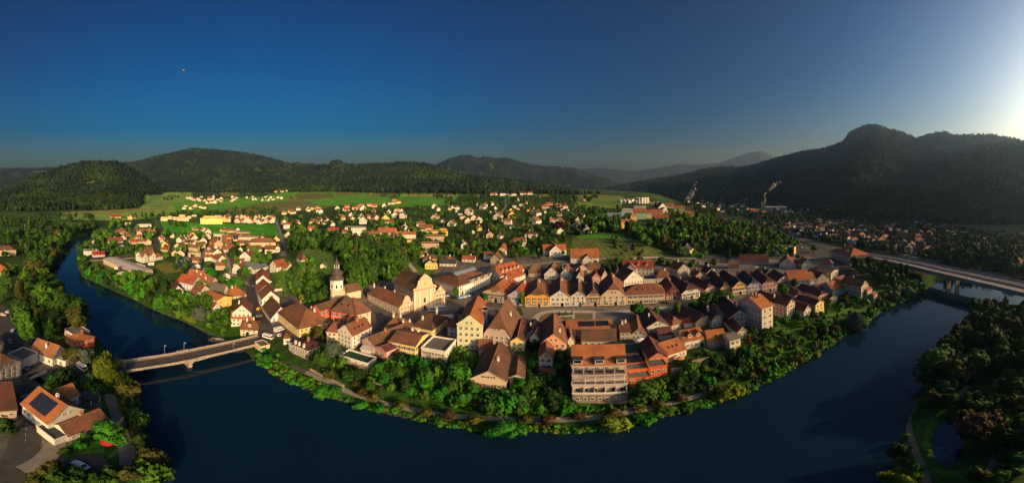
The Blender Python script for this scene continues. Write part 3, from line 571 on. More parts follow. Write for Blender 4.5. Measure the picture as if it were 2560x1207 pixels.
house('white_house', 'house', 'small white gabled house with orange roof above the riverside silver tree', Z3(1100,950, 1148,985, 1212,962), 3.6, 3, 'gr', 'w', 'o', dep=10, rows=1)
house('white_house', 'house', 'white gabled house with brown roof and skylights above the riverside bushes', Z3(985,820, 1030,850, 1118,815), 4.5, 3.8, 'gr', 'w', 'b', sky=2)
house('white_house', 'house', 'low white house with brown roof just left of the riverside silver tree', Z3(955,850, 990,880, 1050,850), 3.4, 3, 'gr', 'w', 'r')
house('maroon_roofed_house', 'house', 'white house with a dark maroon roof above the left river bank', Z3(775,812, 805,835, 890,820), 4, 3.4, 'gr', 'w', 'm', dep=14)
house('orange_roofed_house', 'house', 'pale lilac house with a bright orange red roof near the grey round hall', Z3(918,745, 968,790, 1058,745), 5.5, 4.6, 'gr', 'l', 'R', dep=14, sky=1)
for i, (a, lab) in enumerate([(Z3(1014,665, 1050,712, 1085,695), 'northernmost'), (Z3(1050,712, 1088,748, 1128,728), 'middle'), (Z3(1090,748, 1126,785, 1188,745), 'southernmost')]):
    house('terraced_house', 'house', '%s of the three brown roofed terraced houses along the narrow lane' % {'northernmost': 'farthest', 'middle': 'middle', 'southernmost': 'nearest'}[lab], a, 5.5, 3.6, 'gr', 'c' if i else 't', 'o' if i < 2 else 'r', at='b', dep=13, chim=(W1,), sky=i % 2, group='terraced houses along the lane')
house('green_eaved_house', 'house', 'small brown roofed house with green trim between the lane and the road', Z3(1130,800, 1200,790), 3.5, 3.2, 's', 'n', 'b', dep=8)
house('grey_roofed_house', 'house', 'house with a dark grey gabled roof left of the orange hipped house', Z3(1200,812, 1236,845, 1282,815), 4.2, 4.4, 'gr', 'w', 'g', dep=11)
house('white_cottage', 'house', 'white cottage with a black hipped roof beside the narrow poplar', Z3(1228,695, 1294,692), 4, 4, 'g', 'w', 'k', dep=9, tb=.5)
house('glazed_hall', 'hall', 'workshop hall with three parallel grey ridged roofs and red trim', Z3(1320,592, 1410,618), 4, 2.2, 'g', 'w', 'B', dep=16, base='r', wings=[(8.5, 0, 8, 17, 4, 2.2, 'g', dict(rc='B')), (16.5, 1, 8, 18, 4.6, 2.2, 'g', dict(rc='B'))])
house('white_house', 'house', 'tall white gabled house with orange roof where the road bends behind the hill', ZG(530,1026, 612,1024), 7, 4.5, 'g', 'w', 'R', dep=11, ev=662, rv=651, rows=3, cols=3, wings=[(8, 3, 8, 8, 5.5, 3.2, 's')])
house('cross_roofed_house', 'house', 'first brown roofed house of the curved row beside the main road', ZG(415,1130, 425,1165, 510,1130), 6.5, 4, 'sl', 'w', 'b', dep=9, chim=(B1,))
house('town_house', 'house', 'second house of the curved row with mottled red and orange roof', ZH(600,505, 603,640, 760,600), 7, 4.6, 'sl', 'w', 'R', dep=10, sky=1)
house('town_house', 'house', 'third house of the curved row with dark red mottled roof and white gable edge', Z4(325,145, 345,218, 475,180), 7.3, 4.6, 'sl', 'w', 'R', dep=10)
house('town_house', 'house', 'fourth house of the curved row with patched red and brown roof', Z4(346,220, 384,300, 520,240), 7.3, 5, 'sl', 'w', 'r', dep=10.5)
house('town_house', 'house', 'lilac white gable ended house, nearest in the curved row beside the yellow long house', Z4(385,300, 472,430, 572,352), 7.6, 5, 'sl', 'l', 'b', rows=3, dep=11)
house('yellow_longhouse', 'house', 'long yellow building with a tall brown hipped roof beside the road junction', Z4(525,395, 752,580, 868,500), 7.6, 8, 'sl', 'y', 'r', dep=18, ta=0, tb=0, rows=2, cols=9, chim=((-.3, .1, 'b'), (.1, .5, 'w'), (.35, .5, 'w'), (.5, .35, 'w')), win='plain')
house('red_mansion', 'mansion', 'red mansion with white quoins and a stepped gable below the church tower', Z5(66,640, 140,672, 330,628), 8, 4.2, 'gl', 'r', 'b', dep=24, gab='step', rows=2, cols=1, win='green', chim=(), wings=[])
house('red_mansion_wing', 'mansion', 'rear wing of the red mansion with a wide brown hipped roof', Z5(240,655, 440,700), 8, 6.5, 's', 'r', 'b', dep=15, ta=0, tb=0, win='green', rows=2, sky=2)
house('tower_house', 'house', 'cream round cornered house with a spreading orange brown roof beside the red mansion', Z5(440,690, 470,710, 593,675), 9.3, 8, 'sr', 'c', 'r', dep=19, ta=0, tb=0, rows=3, cols=2)
house('cream_house', 'house', 'narrow cream house with brown hipped roof left of the white stepped gable house', Z5(200,855, 297,862), 9, 4.5, 's', 'c', 'r', dep=12, ta=0, tb=0, rows=3, cols=2)
house('orange_roofed_annex', 'house', 'small red walled annex with steep orange roof between mansion and white gable house', Z5(340,760, 430,770), 6, 4.5, 'g', 'r', 'o', dep=8, tb=0)
house('stepped_gable_house', 'house', 'large white house with a curved stepped gable and long brown red roof above the river', Z5(294,850, 424,905, 618,800), 9.4, 5.2, 'gl', 'w', 'r', gab='step', rows=3, cols=4, sky=3, chim=(B1, B2))
house('pink_house', 'house', 'pink gabled house with a long brown roof beside the yellow house', Z5(516,880, 630,945, 790,850), 8, 4.6, 'gl', 'p', 'b', dep=26, rows=3, cols=3, chim=((.1, -.3, 'b'),), wings=[(8, -7, 6, 12, 4.5, 1.5, 'g', dict(rc='m'))])
house('yellow_house', 'house', 'bright yellow house with green shutters and a wide brown roof above the gardens', Z5(758,935, 988,990, 1125,850), 7.6, 4, 'sl', 'Y', 'r', rows=2, cols=5, win='green', chim=((.3, .8, 'w'), (-.2, .8, 'w')))
house('lean_to', 'outbuilding', 'low outbuilding with a brown lean-to roof in front of the yellow house', Z5(702,975, 830,990), 2.5, 1.6, 's', 'p', 'm', dep=6, win=None)
house('chimney_roof_house', 'house', 'dark mottled hipped roof house with a tall pale chimney in front of the pink church', Z5(960,760, 1135,800, 1262,730), 8, 7.4, 'sl', 'Y', 'b', ta=0, tb=0, chim=((.35, .3, 'w', 2.2), (-.4, -.5, 'w')), dep=18)
house('brown_roofed_house', 'house', 'brown roofed house directly behind the yellow house with green shutters', Z5(820,800, 960,810), 8.3, 5.5, 's', 'e', 'b', dep=12, ta=.3, tb=.3, chim=(W1, W2))
house('brown_roofed_house', 'house', 'low brown hipped house between the pink monastery gable and the pink house', Z5(725,740, 870,760), 7, 4.5, 's', 'e', 'r', dep=10, ta=0, tb=0, chim=(W1, W2))
house('flat_roofed_villa', 'villa', 'cream villa with a flat grey roof and parapet below the pale green gabled house', Z5(1042,985, 1255,1032, 1368,905), 7.2, .3, 'fl', 'G', 'g', rows=2, cols=7, roof_flat=.9, base='c')
house('baroque_gable_house', 'house', 'tall pale green house with a curved gable and red brown windows in the middle', ZA(735,1010, 982,1030, 1062,800), 13, 6.2, 'gl', 'G', 'o', gab='curve', rows=4, cols=4, dep=28, sky=1, wings=[(4.2, 3, 4, 5, 14.5, .6, 'f', dict(rc='m', wc='w'))])
house('corner_oriel_house', 'house', 'narrow white house with a pointed brown roof left of the pale green gabled house', ZA(640,880, 722,890), 9, 3.6, 's', 'w', 'r', dep=7, ta=0, tb=0)
house('brown_roofed_house', 'house', 'house with a dark maroon roof behind the pale green gabled house at the square', ZA(745,720, 880,730), 9, 3.5, 's', 'e', 'm', dep=10)
house('half_hipped_house', 'house', 'beige house with a huge brown half hipped roof right of the pale green gabled house', ZA(1000,985, 1275,1018), 7.8, 9.5, 'g', 'm', 'b', dep=25, tb=.35, rows=3, cols=5, base='m', chim=((.55, .1, 'w'),))
house('narrow_yellow_house', 'house', 'narrow yellow gabled house with dark red roof right of the beige half hipped house', ZA(1272,1028, 1412,1035), 6.4, 3.3, 'g', 'Y', 'm', dep=21, rows=2, cols=2, sky=3)
house('grey_white_house', 'house', 'small grey white gabled house in the shade between yellow and salmon houses', ZA(1470,990, 1560,1000), 6.5, 2.6, 'g', 'w', 'm', dep=8, rows=2, cols=1)
house('dark_roofed_house', 'house', 'house with a very dark red roof behind the small grey white house', ZA(1425,930, 1560,935), 6.6, 4.4, 'g', 'w', 'm', dep=14, chim=(W1,))
house('salmon_house', 'house', 'large salmon gabled house with long brown roof in the middle of the river front', ZC(950,545, 1195,545), 6.6, 7.2, 'g', 'P', 'r', dep=24, rows=2, cols=4, chim=((.5, -.5, 't' and 'w'),), sky=3)
house('salmon_cottage', 'house', 'small salmon gabled house in front of the large salmon house', ZC(932,688, 1062,690), 6.0, 3.3, 'g', 's', 'r', dep=10, rows=2, cols=2, base='w')
house('white_garden_house', 'house', 'low white house with an orange roof in front of the small salmon house', ZC(932,770, 1085,775), 3.2, 2.2, 's', 'w', 'o', dep=5, rows=1, cols=3)
house('stone_warehouse', 'warehouse', 'large warehouse with rough stone base and huge brown gabled roof above the river garden', ZC(294,880, 622,915), 6.4, 6.6, 'g', 'c', 'b', dep=24, base='S', rows=1, cols=3, win='brown', wtop=6.2, chim=((.3, -.2, 'w'),), sky=0, wsz=(1.3, 1.2))
house('grey_narrow_house', 'house', 'narrow tan gabled house with three stacked windows right of the stone warehouse', ZC(655,866, 790,870), 7.2, 1.7, 'g', 'e', 'b', dep=15, rows=3, cols=1)
house('small_barn', 'barn', 'small brown roofed barn tucked behind the stone warehouse', ZC(368,575, 500,570), 4, 3, 's', 'e', 'r', dep=9)
# terraced building
tb_ = house('terraced_building', 'apartment building', 'pink terraced building with stone base, glass pergola and large orange roof above the promenade', ZD(118,1003, 632,1018), 5.0, .3, 'f', 'S', 'g', dep=5, rows=1, cols=7, roof_flat=.5,
    ev=984, wings=[(0, 3.1, 17.5, 8, 962, .3, 'f', dict(wc='e', rc='g', rows=2, win='arch', cols=6, roof_flat=.3, sides=False)), (0, 4.1, 17.5, 6, 938, .3, 'f', dict(wc='m', rc='g', rows=1, cols=8, roof_flat=.3)),
           (0, 10.3, 18, 12, 911, 862, 's', dict(wc='e', rc='o', rows=1, cols=8, wsz=(1.3, 1.7)))])
print('TB', tb_['_s'], [tuple(round(x, 1) for x in o.dimensions) for o in tb_.children if o.name.startswith('wall')])
wd, dp = tb_['_s'][:2]; V, F, M = [], [], []
B_, K_, M_ = [o.dimensions.z - 3 - .3 for o in tb_.children if o.name.startswith('wall')][1:4]
hB = [o for o in tb_.children if o.name.startswith('wall')][1].bound_box[1][2]; hK = [o for o in tb_.children if o.name.startswith('wall')][2].bound_box[1][2]
for i in range(5): xx = -4.5 + i * 3.1; box(V, F, M, (xx, 1.0, hB + 2.5), (.16, 4.4, .18)); box(V, F, M, (xx, -.9, hB + 1.3), (.18, .18, 2.5))
box(V, F, M, (1.7, -1.1, hB + 2.65), (13, .18, .18)); box(V, F, M, (1.7, 3.2, hB + 2.75), (13, .18, .18)); mesh('pergola_frame', V, F, TRIM, tb_)
V, F, M = [], [], []
for i in range(14): box(V, F, M, (-4 + i * .9, 1.9, hB + 2.7), (.75, 2.4, .06))
mesh('pergola_glass', V, F, mat('pale_glass', (.25, .34, .36), rough=.2, spec=.5, var=.15), tb_)
for i in range(3):
    V, F, M = [], [], []; box(V, F, M, (0, 0, 0), (3.0, 2.0, 2.0), 0); box(V, F, M, (0, -.1, 1.1), (3.5, 2.6, .2), 1); box(V, F, M, (0, -1.02, 0), (2.4, .06, 1.2), 2); o = mesh('dormer', V, F, [wallm('w'), roofm('k'), GLASS], tb_, M); o.location = (-7 + i * 7.2, 5.0, hK + 4.4)
for k_, (yy, zz) in enumerate([(-1.6, hB - 2.0), (2.6, hK + 1.4)]):
    for i in range(6): V, F, M = [], [], []; box(V, F, M, (0, 0, 0), (.28, 1.5, 2.0)); o = mesh('partition', V, F, wallm('m'), tb_); o.location = (-8.4 + i * 3.36, yy, zz)
house('solar_roof_house', 'house', 'long orange roofed house with two dark solar arrays behind the terraced building', ZD(60,400, 505,385), 6.5, 5, 's', 'e', 'o', dep=12, ev=826, rv=800, rows=2, cols=7)
hs = THINGS[-1]; wd, dp, hh, rr = hs['_s']; tl = math.atan(rr / (dp / 2))
for sx, ww in ((-.12, .34), (.56, .27)):
    V, F, M = [], [], []; box(V, F, M, (0, 0, 0), (wd * ww, 3.4, .12)); o = mesh('solar_panel', V, F, PANEL, hs); o.location = (sx * wd / 2, -dp * .2, hh + rr * .62 + .25); o.rotation_euler = (tl, 0, 0)
house('cream_house', 'house', 'cream house with a mottled brown roof between terraced building and solar roof house', ZD(205,468, 530,465), 4.2, 4.2, 's', 'c', 'b', dep=9, rows=1, cols=5)
house('shadow_wing', 'house', 'orange brown roofed wing squeezed left of the cream house behind the terraces', ZD(75,480, 135,476), 5, 3.4, 'g', 'e', 'o', dep=10, win=None)
house('tan_house', 'house', 'tan three storey house with a maroon roof right of the solar roof house', ZD(568,420, 664,414), 7.0, 3, 's', 't', 'm', dep=9, rows=2, cols=2, chim=(W1, W2))
house('grey_gable_house', 'house', 'grey brown gabled house with steep brown roof beside the tan house', ZD(665,402, 812,400), 3.5, 5.0, 'g', 'e', 'r', dep=18, rows=1, cols=3)
house('green_flat_roof', 'outbuilding', 'building with a dark green flat roof beside the terraced building', ZD(545,600, 742,575), 4.2, 1, 's', 't', 'G', dep=12, win=None)
house('red_terrace_house', 'house', 'red orange gabled house with roof terraces above the river path', ZD(838,690, 1012,668), 7.4, 3.2, 'g', 'R', 'm', dep=15, rows=2, cols=3, wings=[(ZD(842,768, 1012,748), 6, 916, .3, 'f', dict(rc='g', cols=3, rows=1)), (ZD(650,868, 865,838), 5, 945, .3, 'f', dict(rc='g', cols=3, rows=1)), (ZD(640,785, 852,757), 5, 924, .3, 'f', dict(rc='g', cols=3, rows=1))])
house('round_terrace', 'terrace', 'raised grey round terrace between the terraced building and the red house', ZD(560,720, 800,690), 3.2, .2, 'f', 'g', 'g', dep=10, win=None)
house('orange_roofed_house', 'house', 'cream fronted house with a smooth orange roof and skylights above the terrace garden', ZD(1000,628, 1192,560), 4.4, 4.8, 's', 'c', 'o', dep=12, rows=1, cols=5, sky=3)
house('white_dormer_house', 'house', 'white house with orange roof and two triangular dormers right of the terrace garden', ZD(1180,508, 1375,470), 5.0, 4.6, 's', 'w', 'o', dep=12, rows=1, cols=5, dorm=2, door=3)
house('orange_roofed_house', 'house', 'house with smooth orange roof above green balconies next to the white dormer house', ZD(1400,500, 1572,478), 5.6, 4.6, 's', 'e', 'o', dep=11, rows=2, cols=4, sky=1, base='k')
house('balcony_house', 'house', 'narrow house with glazed green balconies at the right end of the terraced gardens', ZD(1602,525, 1702,505), 6.2, 2.0, 's', 'G', 'g', dep=8, rows=2, cols=2)
house('cream_gable_house', 'house', 'cream gabled house with a maroon roof above the glazed green balconies', ZD(1672,412, 1766,398), 6.3, 3.6, 'g', 'c', 'm', dep=18, rows=2, cols=2, chim=(B1,))
house('white_gable_house', 'house', 'white gabled house with a dark skylit roof beside the small square tree', ZD(822,352, 1020,335), 3.2, 5.0, 'g', 'w', 'm', dep=19, rows=1, cols=3, sky=2, chim=(W1,))
house('maroon_roofed_house', 'house', 'low house with dark maroon roof behind the terrace garden trees', ZD(940,420, 1060,410), 3.2, 2.5, 's', 'e', 'm', dep=8, win=None)
house('half_hipped_house', 'house', 'house with a dark roof and sunlit orange clipped gable behind the white gabled house', ZD(1040,325, 1182,280), 3, 6.5, 'g', 't', 'r', dep=19, tb=.2, rows=1, cols=2)
house('tan_gable_house', 'house', 'tan clipped gable house with a dark roof reaching back to the square', ZD(1280,305, 1426,262), 4.6, 5.0, 'g', 't', 'm', dep=20, tb=.6, rows=1, cols=2)
house('maroon_roofed_shed', 'outbuilding', 'low shed with maroon metal roof beside the tan clipped gable house', ZD(1170,300, 1290,290), 2.8, 1.5, 's', 'e', 'M', dep=7, win=None)
house('dark_roofed_house', 'house', 'house with dark maroon roof and small white dormer beside the tan clipped gable house', ZD(1430,300, 1530,280), 4.6, 4.6, 'g', 'e', 'm', dep=19, tb=.5, rows=1, chim=(W1, (-.5, -.3, 'w')))
house('large_grey_gable_house', 'house', 'house with pale gable half in shadow and huge maroon roof by the beige block', ZD(1600,302, 1782,282), 5.6, 6.6, 'g', 'w', 'm', dep=24, rows=2, cols=4, chim=((0, .5, 'w'), (.3, -.1, 'w')))
# --- market row
MK = [(ZB(132,648, 412,680), 505, 8.6, 'g', 'c', 'o', .45, 28, 3, 5, 'cream corner house with a bright orange clipped roof, leftmost of the market row', 'arch'),
 (ZB(437,692, 648,714), 6.6, 5.2, 'g', 'l', 'R', 1, 22, 2, 5, 'lilac gabled house with white trim beside the cream corner house of the market row', 'plain'),
 (ZB(652,722, 953,722), 8.0, 7.4, 'g', 'o', 'r', .38, 24, 3, 4, 'bright orange yellow house with green shutters in the market row', 'green'),
 (ZB(957,716, 1214,716), 7.6, 6.4, 'g', 'w', 'r', 1, 30, 2, 4, 'cream white gabled house with a long shopfront awning in the market row', 'plain'),
 (ZB(1218,712, 1398,712), 8.2, 4.6, 'g', 'w', 'b', 1, 28, 3, 3, 'narrow pure white gabled house in the market row', 'plain'),
 (ZB(1400,712, 1586,710), 8.0, 5.2, 'g', 'P', 'b', .45, 24, 3, 3, 'salmon pink house with clipped gable in the market row', 'green'),
 (ZB(1589,708, 1901,700), 8.8, 8.2, 'g', 'c', 'r', .5, 28, 3, 4, 'broad beige clipped gable house with archway in the market row', 'plain')]
for P_, e, rs_, f, wc, rc, tb, dp, rw, cl, lab, wn in MK:
    house('market_house', 'house', lab, P_, e if e < 100 else 8.2, rs_, f, wc, rc, dep=dp, tb=tb, rows=rw, cols=cl, win=wn if wn != 'arch' else 'brown', door=1.2, sky=3 if wc in 'cw' else 0, group='gabled houses along the market square', chim=((.2, .5, 'w'),))
house('market_house', 'house', 'wide cream market house with green shutters, arches and four dark dormers', ZB(1905,692, 2372,672), 7.4, 6.4, 's', 'c', 'r', dep=15, ta=.25, tb=.25, rows=2, cols=7, win='green', sky=4, door=-3, group='gabled houses along the market square')
ME = [((100,640, 274,628), 5.6, 6.8, 'd', 'm', .3, 24, 'dark red house with white ringed windows beside the parked van at the square', 'plain'), ((276,640, 470,618), 6.4, 7.0, 'w', 'm', .35, 26, 'white house with clipped gable behind the square trees', 'green'), ((525,588, 640,570), 6, 5.5, 'p', 'm', .3, 24, 'pale pink clipped gable house partly behind the square trees', 'plain'),
 ((688,590, 808,577), 6.6, 5.6, 'y', 'm', .3, 24, 'pale yellow clipped gable house right of the square trees', 'brown'), ((815,590, 970,574), 6.4, 6.6, 'y', 'm', 1, 32, 'tall warm yellow house with full white edged gable in the right half of the row', 'brown'), ((976,575, 1130,560), 6.6, 6, 'l', 'k', .4, 26, 'blue grey balconied house with clipped gable in the right half of the row', 'plain'),
 ((1132,562, 1288,545), 6.8, 5.6, 'p', 'm', .4, 26, 'rose pink house with clipped gable in the right half of the row', 'plain'), ((1294,515, 1440,500), 5.6, 5.4, 'w', 'r', 1, 20, 'white gabled house next to the long orange roof at the row end', 'brown')]
for q, e, rs_, wc, rc, tb, dp, lab, wn in ME:
    house('market_house', 'house', lab, ZE(*q), e, rs_, 'g', wc, rc, dep=dp, tb=tb, rows=max(2, int(e / 3)), cols=4 if q[2] - q[0] > 130 else 3, win=wn, chim=((.2, .4, 'b'),), group='gabled houses along the market square')
house('long_orange_roof_house', 'house', 'long beige house with wide smooth orange roof near the right end of the row', ZE(1425,520, 1640,498), 6, 7, 's', 'e', 'o', dep=16, rows=2, cols=5, chim=(B1,))
house('beige_house', 'house', 'beige house with brown orange roof right of the long orange roof', ZE(1640,500, 1712,486), 6, 6, 's', 'e', 'r', dep=14, rows=2, cols=2)
house('grey_gable_house', 'house', 'grey green gabled house with dark red roof near the right end of the row', ZE(1712,488, 1842,462), 6.4, 5.2, 'g', 'g', 'm', dep=16, rows=2, cols=3)
house('cream_end_house', 'house', 'cream three storey house with grey brown roof closing the row by the bridge road', ZE(1820,400, 1868,428, 1944,395), 7.4, 4, 'gr', 'c', 't', dep=16, rows=3, cols=3)
# --- river side, right half
house('balcony_block', 'apartment building', 'large beige block with light orange roof and balconied end above the right river bank', ZE(866,870, 1130,1000, 1248,950), 14, 3.6, 'sr', 'e', 'o', rows=4, cols=2, win='plain', base=None, chim=((.1, .3, 'b'), (.1, -.2, 'b'), (.1, 0, 'b')))
house('scaffolded_house', 'apartment building', 'tall dark sided house with balconies and scaffolding beside the large beige block', ZE(1258,790, 1398,862, 1482,820), 9.5, 4, 'gr', 'c', 'm', dep=24, rows=4, cols=3, chim=(W1,))
house('maroon_roofed_house', 'house', 'white blue sided house with maroon roof right of the scaffolded house', ZE(1500,790, 1580,850, 1652,815), 7, 4, 'gr', 'w', 'm', dep=15, rows=2, cols=2)
house('yellow_balcony_house', 'house', 'pale yellow balconied house with maroon roof above the right river garden', ZE(1645,765, 1702,812, 1790,770), 8, 4, 'gr', 'Y', 'm', dep=16, rows=3, cols=2)
house('pink_front_house', 'house', 'house with a sunlit pink front and large dark maroon half hipped roof', ZE(1735,668, 1842,640), 5.5, 7, 'g', 'p', 'm', dep=24, tb=.4, rows=2, cols=4)
house('maroon_roofed_house', 'house', 'dark maroon hipped roof house with small lit orange gable near the large beige block', ZE(1480,640, 1622,612), 5.4, 5.6, 'g', 'p', 'm', dep=18, tb=.25, rows=1)
house('white_cottage', 'house', 'small white gabled house with dark red roof right of the pink fronted house', ZE(1850,672, 1935,655), 4.4, 3, 'g', 'w', 'm', dep=8, rows=1, cols=1)
house('orange_roofed_house', 'house', 'pale house with orange roof, left of the pair near the right river garden', ZE(1740,590, 1888,560), 5.5, 4.6, 's', 'l', 'o', dep=12, rows=2, cols=2)
house('orange_roofed_house', 'house', 'ivy covered house with orange roof, right of the pair near the right river garden', ZE(1885,610, 2014,570), 5.5, 4.6, 's', 'n', 'o', dep=12, rows=1, cols=2)
house('orange_roofed_house', 'house', 'tall pale house with brick orange roof and dormer before the red roofed riverside house', ZE(2010,575, 2085,540), 8, 5, 's', 'c', 'r', dep=14, rows=2, cols=2, dorm=1)
house('riverside_house', 'house', 'rightmost riverside house of the old town with brick red roof and lit terrace front', ZE(2105,590, 2190,640, 2262,600), 9.5, 5, 'gr', 'c', 'o', dep=17, rows=3, cols=2, chim=(B1,), wings=[(3, -8, 6, 5, 6, 1.4, 's'), (3.5, -13, 4, 4, 3.2, 1.2, 's')])
# --- second row behind the market
house('hotel', 'hotel', 'long hotel with a bright orange roof and many dormers behind the market row', ZB(305,398, 345,450, 640,330), 6, 6, 'sr', 'w', 'R', at='b', dep=14, ta=.6, tb=.4, dorm=5, rows=2)
house('red_trimmed_house', 'house', 'low house with red shutters and orange roof in front of the hotel', ZB(478,450, 655,375), 4.2, 3.2, 's', 'w', 'R', dep=9, rows=2, cols=6)
SEC = [(ZB(697,352, 850,352), 3.5, 5.2, 's', 't', 't', 12, .2, 'brown hipped farmhouse roof behind the orange yellow market house'), (ZB(890,380, 1075,385), 4, 6, 'g', 'w', 'b', 18, 1, 'house with grey brown steep roof and gable behind the cream white market house'), (ZB(1090,395, 1220,400), 5, 5.5, 'g', 'w', 'r', 12, 1, 'brown gabled roof directly behind the cream white market house'),
 (ZB(1113,310, 1280,310), 4.5, .3, 'f', 'g', 'k', 12, 1, 'dark flat roofed building behind the market row'), (ZB(1285,335, 1425,330), 5, 3.6, 'g', 'w', 'r', 12, 1, 'small white gabled house behind the narrow white market house'), (ZB(1425,315, 1585,310), 3.2, 4.6, 's', 'y', 'b', 10, 1, 'yellowish house with brown mansard roof behind the market row'),
 (ZB(1288,450, 1375,450), 6, 4, 'g', 'w', 'o', 16, 1, 'narrow long roof between the white and pink market houses'), (ZB(1480,440, 1580,440), 5, 3.5, 'g', 'p', 'M', 12, 1, 'pinkish shed with a bright red sunlit roof side behind the pink market house'), (ZB(1595,430, 1680,425), 5, 5, 'g', 'e', 'r', 12, 1, 'brown roofed back building left behind the broad beige market house'),
 (ZB(1755,400, 1835,400), 5, 5, 'g', 'e', 'r', 12, 1, 'brown roofed back building right behind the broad beige market house'), (ZB(1870,480, 2105,440), 5, 6.4, 'g', 'w', 'r', 18, 1, 'gabled roof with white edge behind the wide cream market house'), (ZB(2275,425, 2425,420), 4, 4.5, 's', 'e', 'r', 10, .2, 'brown hipped roof behind the dark red market house')]
for P_, e, rs_, f, wc, rc, dp, tb, lab in SEC: house('back_building', 'house', lab, P_, e, rs_, f, wc, rc, dep=dp, tb=tb, ta=tb if f == 's' else 1, rows=1)
house('white_dormer_house', 'apartment building', 'white balconied house with long red roof, dormers and cross gable behind the market row', ZB(1850,320, 2235,335), 6.0, 5, 's', 'w', 'R', dep=13, rows=2, cols=8, dorm=3, wings=[(-5, -7, 7, 5, 6, 4, 'g')])
house('green_roofed_garage', 'garage', 'flat dark green roof with white rim behind the wide cream market house', ZB(2115,435, 2262,432), 3, .3, 'f', 'w', 'G', dep=9, win=None)
house('farm_building', 'barn', 'long building with wide orange roof and cross gable below the olive meadow', ZB(1215,182, 1562,182), 4.4, 7, 's', 'w', 'o', dep=16, rows=1, cols=6, chim=((-.5, .2, 'b'),), wings=[(2, -8, 8, 6, 3.6, 4, 'g', dict(rc='r'))])
house('villa', 'villa', 'white gabled villa with red roof wings and balcony below the meadow trees', ZB(955,112, 1105,108), 6, 5, 'g', 'w', 'R', dep=15, rows=2, cols=3, wings=[(0, 2, 22, 8, 6, 4.4, 's')])
house('villa', 'villa', 'cream villa with red mansard roof behind the hotel trees', ZK(1145,835, 1230,838), 6, 5, 'g', 'c', 'R', dep=11, tb=.4, rows=2, cols=3)
house('tan_cottage', 'house', 'small tan gabled house beside the grey spruce behind the hotel', ZB(225,190, 345,200), 4.6, 4.4, 'g', 't', 'b', dep=9, rows=1, cols=2)
house('grey_shed', 'outbuilding', 'small brown roofed shed with white gable left of the tan cottage', ZB(145,140, 262,138), 3.8, 2.6, 's', 'w', 'b', dep=9)
house('shopping_building', 'shop building', 'large white shop building with orange brown roof, dormers and a glass skylight on top', ZM(742,540, 1190,650, 1685,440), 12, 6.5, 'sr', 'w', 'r', dep=24, ta=0, tb=.2, rows=4, cols=14, maxw=64, door=-13)
hs = THINGS[-1]; wd, dp, hh, rr = hs['_s']; V, F, M = [], [], []
prism(V, F, M, [(-2.6, 0), (2.6, 0), (0, 2.0)], -11, 11); o = mesh('glass_skylight', V, F, mat('sky_glass', (.16, .2, .26), rough=.15, spec=.8, var=.3, scale=1.5), hs); o.location = (2, 0, hh + rr - .9); o.rotation_euler = (0, 0, R(90))
V, F, M = [], [], []
for i in range(12): box(V, F, M, (-9 + i * 2, -1.35, hh + rr + .1), (.16, 2.7, .12))
mesh('skylight_ribs', V, F, TRIM, hs)
for i in range(7):
    V, F, M = [], [], []; box(V, F, M, (0, 0, 0), (1.8, 2.4, 2.2), 0); box(V, F, M, (0, -.1, 1.2), (2.3, 2.9, .2), 1); box(V, F, M, (0, -1.22, .1), (1.1, .06, 1.3), 2); o = mesh('dormer', V, F, [wallm('w'), roofm('k'), GLASS], hs, M); o.location = (-2 + (i // 2) * 7 + (i % 2) * 2.4 - 2, -dp / 2 + 1.0, hh + 1.0)
V, F, M = [], [], []; box(V, F, M, (0, 0, 0), (10, .2, 3.0), 0); o = mesh('banner', V, F, TRIM, hs); o.location = (-8.5, -dp / 2 - .3, 4.6)
# --- church, monastery, tower
ch = house('pink_church', 'church', 'pink baroque church with a tall curved white edged facade and big brown nave roof', ZM(100,720, 470,890, 812,790), 14.5, 9, 'gr', 's', 'b', gab='church', rows=1, wsz=(1.6, 3.4), win='arch', wtop=12, gwin=False, maxw=9, cols=1, door=0, ov=.3, sides=True)
wd, dp, hh, rr = ch['_s']
V, F, M = [], [], []
for sx in (-.93, -.5, .5, .93): box(V, F, M, (sx * wd / 2, -dp / 2 - .3, hh / 2), (.8, .5, hh))
mesh('pilasters', V, F, TRIM, ch); V, F, M = [], [], []; box(V, F, M, (0, -dp / 2 - .45, hh + .3), (wd + 1.4, 1.2, .7)); box(V, F, M, (0, -dp / 2 - .45, hh + rr * .86), (wd * .5, .9, .3)); mesh('cornice', V, F, mat('cornice_stone', (.5, .3, .2), var=.1), ch)
V = [(1.1 * math.cos(t), 0, 1.1 * math.sin(t)) for t in np.linspace(0, 2 * math.pi, 17)[:-1]]; o = mesh('clock', V, [tuple(range(16))], mat('clock_face', (.5, .36, .12), var=.3, scale=2), ch); o.location = (0, -dp / 2 - .52, hh + rr * .5)
V, F, M = [], [], []; box(V, F, M, (0, 0, .8), (.12, .12, 1.8)); box(V, F, M, (0, 0, 1.1), (.8, .1, .12)); o = mesh('cross', V, F, METAL, ch); o.location = (0, -dp / 2 - .1, hh + rr * 1.22 - .3)
house('monastery_wing', 'monastery', 'long pink monastery wing with a brown hipped roof left of the church', Z5(520,455, 848,605, 968,560), 9.2, 6, 'gr', 's', 'r', gab='bell', rows=2, cols=4, ta=0, chim=((.3, .4, 'w'), (.3, -.2, 'w'), (-.2, .9, 'w')))
house('monastery_gable', 'monastery', 'short pink wing with stepped white edged gable right of the church facade', ZM(808,800, 972,770), 11.5, 4.4, 'g', 's', 'r', gab='step', dep=22, rows=3, cols=3)
house('sacristy', 'chapel', 'small chapel with cream apse and brown roof behind the red mansion', Z5(380,455, 505,440), 5, 3.6, 's', 'c', 'b', dep=8, win=None)
